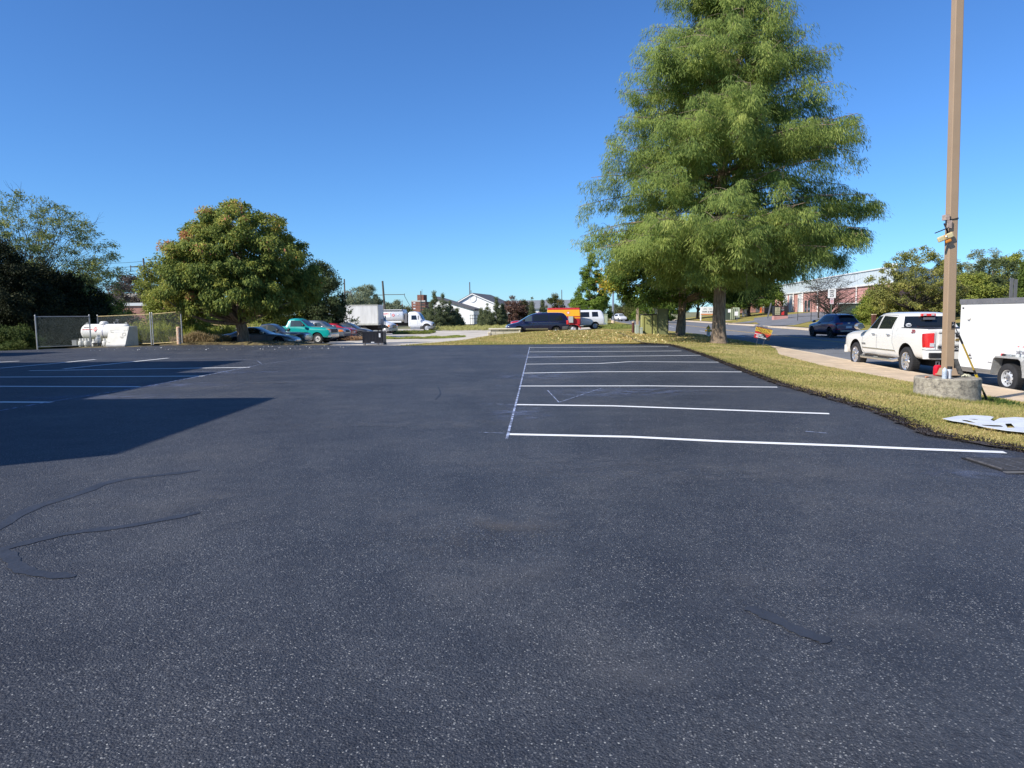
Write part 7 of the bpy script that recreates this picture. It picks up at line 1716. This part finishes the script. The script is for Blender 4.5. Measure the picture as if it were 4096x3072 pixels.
# bare saplings
for i,(px,Y,H) in enumerate([(590,60,6.2),(612,58,6.6),(632,62,5.6),(655,59,6.0)]):
    broad_tree('sapling_tree',['thin crooked sapling just right of the brown power pole','tallest thin sapling left of the round tree','short thin sapling with a dark nest-like clump','thin sapling closest to the round tree'][i],px,Y,H,3,[(3.4,.5,.5),(4.6,1.1,1.0),(H,.6,.5)],22,70,.4,.16,S_YG,.07,seed=50+i,dark=True,limbs=20,bare=2,fork=1.8,limb_r=.02,group='thin saplings left of the round tree')
broad_tree('round_tree','grey-brown distant round tree above the far brick shop',520,130,6,1,[(2,4,4),(5,5.5,5.5),(7.5,4.5,4.5),(9.3,1.5,1.5)],120,110,1.0,.38,[(0,(.05,.04,.035)),(1,(.12,.10,.08))],.3,seed=60)
broad_tree('bush','yellow-green bush behind the rear of the gas tank enclosure',430,50,2.6,.2,[(0,2.2,2.4),(1.5,2.6,2.8),(2.9,1.2,1.4),(3.4,.5,.5)],120,150,.5,.13,S_YG,.05,seed=61,inner=.1)
broad_tree('bush','dense yellow-green bush filling the gap under the left of the round tree',690,46.5,3,.2,[(0,2.0,2.4),(1.5,2.2,2.6),(3.2,1.6,2.2),(4.2,.6,.8)],150,170,.5,.14,S_YG,.06,seed=62,inner=.1)
for i,(px,Y,H,W,st,lab) in enumerate([(800,62,3.2,3.2,S_YG,'light green shrub behind the round tree, farthest left'),(900,64,3.0,3.0,S_BRT,'bright green shrub behind the tree trunk'),(1010,65,3.2,3.2,S_YG,'light green shrub behind the dark pickup'),(1110,66,3.4,3.0,[(0,(.03,.045,.012)),(1,(.12,.14,.03))],'darker green shrub above the teal pickup bed'),(1200,68,3.6,3.0,S_YG,'yellow-green shrub above the teal pickup cab'),(1265,70,3.0,2.2,S_OR,'small orange tinted shrub left of the box truck')]):
    broad_tree('shrub',lab,px,Y,H,.2,[(0,W,W),(H*.5,W,W),(H,W*.4,W*.4)],100,120,.6,.17,st,.05,seed=70+i,inner=.1,group='shrubs behind the parked row')
broad_tree('leafy_tree','dark green tree rising behind the round tree toward the box truck',1285,66,8,1.5,[(0.8,3.4,2.2),(2.5,4.0,2.4),(4.2,3.6,2.3),(5.8,2.6,1.6),(6.8,1.4,.6)],170,190,.7,.19,[(0,(.025,.035,.014)),(.5,(.055,.075,.03)),(1,(.16,.18,.07))],.25,seed=77,dark=True,inner=.1)
# sumac-like weeds in front of the box truck
def sumac(px,Y,H,lab,seed):
    r_=np.random.default_rng(seed); X=XZ(px,Y); t=thing('sumac_plant',lab,'plant',(X,Y,G(X,Y)-.05),0,'palm-like weeds in front of the box truck'); g=MB(); g.tube([(0,0,0),(.04,0,H*.5),(0,0,H)],[.03,.025,.01],n=5); 
    P=[];D=[]
    for k in range(11):
        a=r_.uniform(0,6.28); el=r_.uniform(.3,1.1); d=np.array([math.cos(a)*math.cos(el),math.sin(a)*math.cos(el),math.sin(el)]); b=np.array([0,0,H*r_.uniform(.55,1)]); Lr=r_.uniform(.5,.8)
        tip=b+d*Lr; tip[2]-=.12; g.tube([tuple(b),tuple(b+d*Lr*.5),tuple(tip)],.008,n=4)
        for u in np.linspace(.2,1,9):
            q=b+d*Lr*u; q[2]-=.12*u*u; s=np.cross(d,[0,0,1]); s/=np.linalg.norm(s)
            for sg in(1,-1): P.append(q); D.append(s*sg*.8+d*.6+np.array([0,0,-.15]))
    g.build('stem',M_BARK,t); P=np.array(P);D=unit(np.array(D)); n=len(P)
    leaves('foliage',P,D,r_.uniform(.18,.28,n),np.full(n,.06),r_.normal(.6,.2,n),leaf_mat('sumac_leaf_%d'%seed,[(0,(.10,.12,.03)),(1,(.34,.34,.12))]),t)
for i,(px,Y,H) in enumerate([(1330,70,1.9),(1362,69,2.2),(1398,69,2.3),(1418,70,1.6),(1290,68,1.9)]): sumac(px,Y,H,['shortest-leaved palm-like weed at the left end of the box truck','tall palm-like weed left of the middle of the box truck','tallest palm-like weed before the box truck','low palm-like weed right of the tallest one','palm-like weed beside the orange tinted shrub'][i],90+i)
# far trees on the skyline
for i,(px,Y,zl,prf,st,lab) in enumerate([
  (1440,130,0,[(2,3.5,3.0),(4.0,4,3.8),(6,3.6,3.4),(7,1.6,1.4)],S_GREY,'open grey-green tree above the box truck, its left half'),
  (1478,140,0,[(3,3.2,2.4),(5,3.8,2.6),(7,2.6,1.6),(7.9,1,1)],S_GREY,'open grey-green tree above the rear of the box truck'),
  (1552,220,0,[(1,2.5,2.5),(3.5,3,3),(5.4,1,1)],S_GREY,'small far tree just right of the tall power pole'),
  (1588,230,0,[(1,3,3),(4.5,3.4,3),(6.5,1,1)],S_GREY,'far tree left of the church spire'),
  (1632,200,0,[(.5,2,2),(3,1.8,1.8),(4.0,.6,.6)],[(0,(.06,.07,.03)),(1,(.2,.17,.08))],'little far tree behind the tanker cab'),
  (2050,118,0,[(.4,1.6,2.2),(2.6,2.2,2.6),(4.0,1.8,2.0),(4.9,.6,.8)],S_RED,'reddish brown tree right of the second cedar group'),
  (2095,120,0,[(.4,2.4,2.2),(2.6,2.4,2.4),(3.7,1.6,1.6),(4.2,.6,.6)],[(0,(.04,.04,.02)),(1,(.11,.11,.05))],'olive brown tree above the minivan windscreen'),
  (2222,125,0,[(.4,2.3,2.2),(2.8,2.5,2.3),(4.2,1.8,1.7),(5.3,.7,.7)],S_OR,'maple with orange top above the minivan tail'),
  (2510,215,0,[(0,3,3),(2.5,3.6,3.2),(4.5,3,2.8),(6.2,1.5,1.2),(6.9,.4,.4)],[(0,(.04,.05,.02)),(.6,(.08,.08,.035)),(1,(.18,.10,.05))],'reddish olive tree beyond the far end of the road'),
  (2462,230,0,[(0,2.4,2.4),(2.5,2.6,2.6),(4,1,1)],S_CEDAR,'low dark tree behind the street lamp'),
  (2610,120,0,[(.6,3.6,4),(2.5,4.2,4),(4,3,3),(5.2,1.4,1.4)],S_BRT,'bright green tree above the utility cabinets across the road'),
  (2545,150,0,[(.6,2.6,3),(2.8,3.2,3),(4.3,2,2),(5,1,1)],[(0,(.05,.06,.02)),(1,(.14,.15,.04))],'olive tree left of the bright tree across the road'),
  ]):
    broad_tree('distant_tree',lab,px,Y,prf[-1][0],.8,prf,90,110,.55*Y/120+.1,.20*Y/110,st,.12+.0006*Y,seed=100+i,inner=.1,group='distant trees on the skyline',limbs=25,z=G(XZ(px,Y),Y)-(.0))
# bright green pyramidal tree
broad_tree('pyramidal_tree','bright green pointed tree behind the white passenger van',2361,92,11,1,[(.6,2.4,2.5),(1.6,2.7,2.8),(3.4,2.5,2.5),(5.5,2.0,2.0),(7.8,1.2,1.1),(9.6,.6,.5),(10.9,.1,.1)],230,190,.5,.18,S_BRT,.16,seed=130,inner=.1,droop=.1)
# cedars
def cedar(px,Y,H,W,seed,lab,group,st=S_CEDAR):
    broad_tree('cedar_tree',lab,px,Y,H,.2,[(.0,W*.9,W*.9),(H*.15,W,W),(H*.45,W*.68,W*.68),(H*.7,W*.34,W*.34),(H*.88,W*.13,W*.13),(H*1.0,.04,.04)],150,130,.36,.19,st,.09,seed=seed,inner=.05,group=group,leafw=.28,droop=-.3,squash=.9,limbs=60,limb_r=.02)
for i,(px,H,W,lab) in enumerate([(1738,5.9,1.9,'left spire of the cedar clump beside the tanker cab'),(1772,5.7,2.2,'middle spire of the cedar clump beside the tanker cab'),(1800,4.6,2.0,'lower right spire of the cedar clump beside the tanker cab'),(1828,3.6,1.3,'rightmost bulky cedar of the clump beside the tanker cab'),(1700,3.6,1.6,'short cedar just behind the tanker bonnet')]): cedar(px,108+i*1.5,H,W,140+i,lab,'cedars left of the white building')
for i,(px,H,W,lab) in enumerate([(1950,3.9,1.6,'left cedar in front of the white gable'),(1986,5.0,1.6,'tallest cedar in front of the white gable'),(2010,4.2,1.2,'right cedar beside the reddish brown tree'),(1925,3.0,.9,'low cedar hugging the meter pipework'),(2128,4.9,.7,'thin bare-topped cedar right of the reddish brown tree'),(2170,4.6,1.0,'thin cedar left of the orange topped maple')]): cedar(px,112+i,H,W,150+i,lab,'cedars right of the white gable')
# trees across the road
for i,(px,Y,zz,prf,st,lab) in enumerate([
  (2996,120,0,[(1.8,5.5,5.0),(3,6.3,6.2),(4.6,5.8,5.4),(6.5,4.5,4),(8.2,2.5,2.2)],GREEN,'dark green maple with dark trunk left of the low salmon building'),
  (2790,142,0,[(3.6,4,4),(4.6,6,6),(6.5,5,5),(9,3,3)],GREEN,'deep green tree behind the park and ride board'),
  (2905,138,0,[(3.0,4,4),(4,5,5),(7,4,4),(9,2,2)],GREEN,'green tree behind the ribbed transformer'),
  (2680,145,0,[(2.0,4,4),(3.5,5.5,5.5),(6,4,4),(8,2,2)],GREEN,'shaded green tree seen past the second trunk'),
  (3600,60,0,[(1.1,3.2,3.4),(2.2,3.9,4.1),(3.6,3.7,4.0),(4.8,2.8,3.4),(5.7,1.6,2.2),(6.3,.5,.8)],None,'olive green tree with yellow tinges above the white pickup'),
  ]):
    if st is None:
        broad_tree('ornamental_tree',lab,3655,Y,6.4,1.2,prf,210,120,.45,.15,[(0,(.08,.09,.03)),(.5,(.18,.185,.05)),(.8,(.30,.27,.08)),(1,(.40,.28,.11))],.13,seed=160+i,inner=.1,fork=1.0,dark=True)
    else: broad_tree('maple_tree',lab,px,Y,prf[-1][0],2.2,prf,170,170,.9,.28,st,.30,seed=160+i,inner=.2,group='maples across the road',dark=True,fork=1.8,limbs=30)
# bare trees
broad_tree('bare_tree','leafless spreading tree behind the speed limit sign',3322,72,4.8,1.4,[(1.6,2.6,2.8),(3,3.3,3.2),(4.2,2.6,2.6),(5.0,1.2,1.4)],70,0,.6,.1,S_GREY,.16,seed=180,dark=True,limbs=70,bare=5,fork=.9,limb_r=.03)
broad_tree('bare_tree','slim leafless tree left of the speed limit sign',3275,84,4.6,1.4,[(1.6,1.4,1.4),(3,2.0,1.8),(4.6,1.0,1.0)],36,0,.5,.1,S_GREY,.09,seed=181,dark=True,limbs=36,bare=4,fork=.9,limb_r=.02)
for i,(px,Y,H,W,st,lab) in enumerate([(3465,66,2.3,1.2,S_BRT,'green shrub in front of the pink wall, farthest left of the thicket'),(3510,64,3.2,1.8,S_YG,'mixed green shrub behind the pickup roof'),(3560,66,2.6,1.8,S_YG,'dark green shrub left of the olive tree trunk'),(3720,64,2.4,2.4,[(0,(.08,.07,.03)),(1,(.26,.21,.10))],'brownish undergrowth right of the olive tree trunk'),(3800,62,3.0,1.6,[(0,(.06,.07,.025)),(1,(.22,.19,.08))],'dark shrub behind the light pole')]):
    broad_tree('shrub',lab,px,Y,H,.2,[(0,W,W),(H*.5,W,W),(H,W*.45,W*.45)],90,140,.45,.13,st,.04,seed=190+i,inner=.05,group='shrubs across the road')
for i,(px,Y,prf,st,lab) in enumerate([(3930,105,[(0,5,5),(3,6,6),(6,4.4,4.6),(8.2,1.5,1.8)],S_GREY,'grey-green tree on the skyline right of the light pole'),(3965,92,[(0,5,5),(3,5.4,5.6),(5.3,3.5,3.6),(6.4,1,1)],[(0,(.035,.05,.02)),(1,(.10,.12,.045))],'dark green rounded tree above the trailer'),(4080,98,[(0,4,6),(3,5,6),(6,3.6,5),(7.2,1.5,3)],S_YG,'yellowish tree at the right edge above the trailer'),(4110,75,[(0,1.2,1.2),(3,1.1,1.1),(5.4,.3,.3)],[(0,(.05,.08,.02)),(1,(.12,.16,.03))],'narrow green conifer at the right edge'),(3885,80,[(0,3,3),(2,3.2,3.2),(3.8,1.6,1.6)],S_YG,'low yellowish shrub right of the light pole')]):
    broad_tree('background_tree',lab,px,Y,prf[-1][0],1,prf,150,150,.7,.22,st,.2,seed=200+i,inner=.05,group='trees above the trailer',limbs=25)

# ------------------------------------------------------------ grass and weeds (uncountable)
def stuff(o,label,cat): tag(o,label,cat,kind='stuff'); return o
M_BLADE=leaf_mat('grass_blades',[(0,(.16,.19,.05)),(.4,(.30,.30,.09)),(.7,(.46,.37,.15)),(1,(.60,.48,.24))],.3,.8,1.1)
def blades(n,xf,ys,L,Wd,lean,tm,ts,m,name,label,cat='grass',keep=None,tf=None):
    Yv=rng.uniform(ys[0],ys[1],n)
    if callable(keep): 
        pass
    Xv=np.array([xf(y,u) for y,u in zip(Yv,rng.random(n))]); Z=np.array([G(x,y) for x,y in zip(Xv,Yv)])+.008
    P=np.stack([Xv,Yv,Z],1); D=unit(np.stack([rng.normal(0,lean,n),rng.normal(0,lean,n),np.ones(n)],1)); Ls=L*rng.uniform(.5,1.4,n)
    tone=rng.normal(tm,ts,n)+.18*np.sin(Xv*1.3+np.sin(Yv*.9)*2)*np.cos(Yv*.7+Xv*.4)
    if tf is not None: tone=tone+tf(Xv,Yv)
    return stuff(leaves(name,P,D,Ls,np.full(n,Wd),tone,m,None),label,cat)
def yw(n,a,b,k):  # denser near the camera
    return a
for (y0,y1,n,L,w) in((5.5,10,60000,.05,.007),(10,16,70000,.055,.009),(16,26,60000,.06,.013),(26,37.8,40000,.065,.02)):
    blades(n,lambda y,u:lotR(y)+.12+(swL(y)+.03-lotR(y)-.12)*u,(y0,y1),L*.72,w,.85,.58,.2,M_BLADE,'grass','short dry yellow-green grass on the verge beside the lot')
blades(60000,lambda y,u:moundL(y)+(curbL(y)-.25-moundL(y))*u,(38,60),.07,.025,.7,.62,.2,M_BLADE,'grass','dry straw coloured grass on the low mound beyond the lot')
M_TARB=leaf_mat('tarred_blades',[(0,(.015,.013,.014)),(.6,(.05,.04,.04)),(1,(.12,.09,.07))],.1,.8,.8)
blades(20000,lambda y,u:lotR(y)-.05+.30*u**1.8,(5.5,37.8),.045,.012,.95,.45,.3,M_TARB,'tarred_grass','blackened grass fringe along the sealed asphalt edge')
def ring_grass():
    bx,by=on_z(3785,1588,-.05).xy; n=5000; a=rng.uniform(0,6.28,n); r=.56+np.abs(rng.normal(.05,.10,n)); X_=bx+r*np.cos(a); Y_2=by+r*np.sin(a); Z=np.array([G(x,y) for x,y in zip(X_,Y_2)])
    D=unit(np.stack([rng.normal(0,.45,n),rng.normal(0,.45,n),np.ones(n)],1)); stuff(leaves('tall_grass',np.stack([X_,Y_2,Z],1),D,rng.uniform(.04,.12,n),np.full(n,.006),rng.normal(.35,.25,n),M_BLADE,None),'longer unmown grass round the concrete pole base','grass')
    n=1800; X_=bx+rng.uniform(.5,1.4,n); Y_2=by+rng.normal(.35,.3,n); Z=np.array([G(x,y) for x,y in zip(X_,Y_2)]); D=unit(np.stack([rng.normal(0,.9,n),rng.normal(0,.9,n),np.ones(n)],1)); stuff(leaves('clover',np.stack([X_,Y_2,Z],1),D,rng.uniform(.04,.12,n),np.full(n,.03),rng.normal(.2,.15,n),leaf_mat('clover_leaf',[(0,(.05,.08,.02)),(1,(.12,.16,.04))]),None),'low dark green clover by the pavement beside the concrete base','clover')
ring_grass()
def weeds(n,x0,x1,y0,y1,L,w,stops,name,label,lean=.35,seed=0):
    r_=np.random.default_rng(seed); X_=r_.uniform(x0,x1,n); Y_2=r_.uniform(y0,y1,n); Z=np.array([G(x,y) for x,y in zip(X_,Y_2)])-.02
    h=L*(.55+.45*np.sin(X_*2.1)*np.sin(Y_2*1.3+X_)); u=r_.random(n); P=np.stack([X_,Y_2,Z+h*.75*u],1)
    D=unit(np.stack([r_.normal(0,lean,n),r_.normal(0,lean,n),np.ones(n)],1))
    return stuff(leaves(name,P,D,L*r_.uniform(.2,.5,n),np.full(n,w),r_.normal(.5,.2,n),leaf_mat(name+str(seed),stops,.4,.7,1.9),None,N0=np.tile(np.array([[-.5,-.6,.5]]),(n,1)),nn=.8),label,'weeds')
xa=XZ(540,44); xb=XZ(735,44)
weeds(26000,xa-1,xb,43.5,50,1.5,.05,[(0,(.07,.10,.02)),(.6,(.19,.21,.04)),(1,(.32,.30,.08))],'tall_weeds','tall bright yellow-green weeds behind the chain link panels',seed=1,lean=.6)
weeds(15000,XZ(735,44),XZ(905,44),42,46,.8,.035,[(0,(.10,.09,.04)),(.6,(.26,.20,.11)),(1,(.40,.32,.2))],'dry_weeds','brown dry weeds right of the peeling bollard',seed=2,lean=.5)
weeds(14000,XZ(730,50),XZ(1010,50),47,56,1.6,.06,[(0,(.07,.10,.02)),(1,(.24,.24,.06))],'green_weeds','green weeds behind the round tree and planks',seed=3,lean=.6)
weeds(16000,XZ(1740,105),XZ(2200,105),96,112,.7,.06,[(0,(.10,.11,.03)),(1,(.30,.28,.11))],'yellowing_weeds','yellowing grass in front of the cedars and white building',seed=4)
weeds(9000,XZ(1530,62),XZ(1860,62),60.5,63,.28,.05,[(0,(.07,.11,.02)),(.6,(.15,.17,.04)),(1,(.30,.26,.10))],'grass_strip_weeds','low green grass strip across the gravel yard',seed=5,lean=.8)
weeds(9000,XZ(1580,80),XZ(1720,80),78,86,.45,.06,[(0,(.04,.06,.015)),(1,(.15,.16,.04))],'dark_weeds','green weeds under the tanker truck',seed=6,lean=.7)
weeds(5000,XZ(1380,60),XZ(1460,60),57,61,.4,.05,[(0,(.12,.08,.04)),(1,(.32,.2,.12))],'brown_weeds','brown dead weeds behind the black bin',seed=7)
weeds(12000,XZ(2400,80),XZ(2530,80),72,100,.35,.06,[(0,(.06,.09,.02)),(1,(.20,.20,.06))],'roadside_weeds','green roadside grass left of the bollard',seed=8,lean=.8)
weeds(4500,-19,-11,41.0,42.6,.16,.03,[(0,(.06,.05,.03)),(1,(.24,.19,.09))],'sparse_grass','sparse grass and litter under the round tree',seed=9,lean=1)
weeds(9000,XZ(0,39),XZ(150,39),38.2,40,.2,.03,[(0,(.05,.07,.02)),(1,(.2,.2,.07))],'edge_grass','grass strip at the lot edge left of the gate',seed=10,lean=1)
# gravel bits and fallen leaves on the asphalt edge and mound
def litter(n,xr,yr,s,stops,name,label,seed):
    r_=np.random.default_rng(seed); X_=r_.uniform(*xr,n); Y_2=r_.uniform(*yr,n); Z=np.array([G(x,y) for x,y in zip(X_,Y_2)])+.03; D=unit(np.stack([r_.normal(0,1,n),r_.normal(0,1,n),r_.normal(0,.35,n)],1))
    stuff(leaves(name,np.stack([X_,Y_2,Z],1),D,s*r_.uniform(.5,1.3,n),s*.7*np.ones(n),r_.random(n),leaf_mat(name+str(seed),stops,.1),None),label,'fallen leaves')
litter(2600,(2,12.6),(38.5,50),.11,[(0,(.20,.12,.05)),(.6,(.42,.30,.13)),(1,(.60,.48,.26))],'fallen_leaves','tan fallen leaves scattered on the mound round the trunks',1)
litter(150,(-21,-8),(34.2,38.0),.06,[(0,(.2,.18,.15)),(1,(.6,.58,.52))],'pale_debris','pale stones and scraps on the asphalt below the round tree',2)
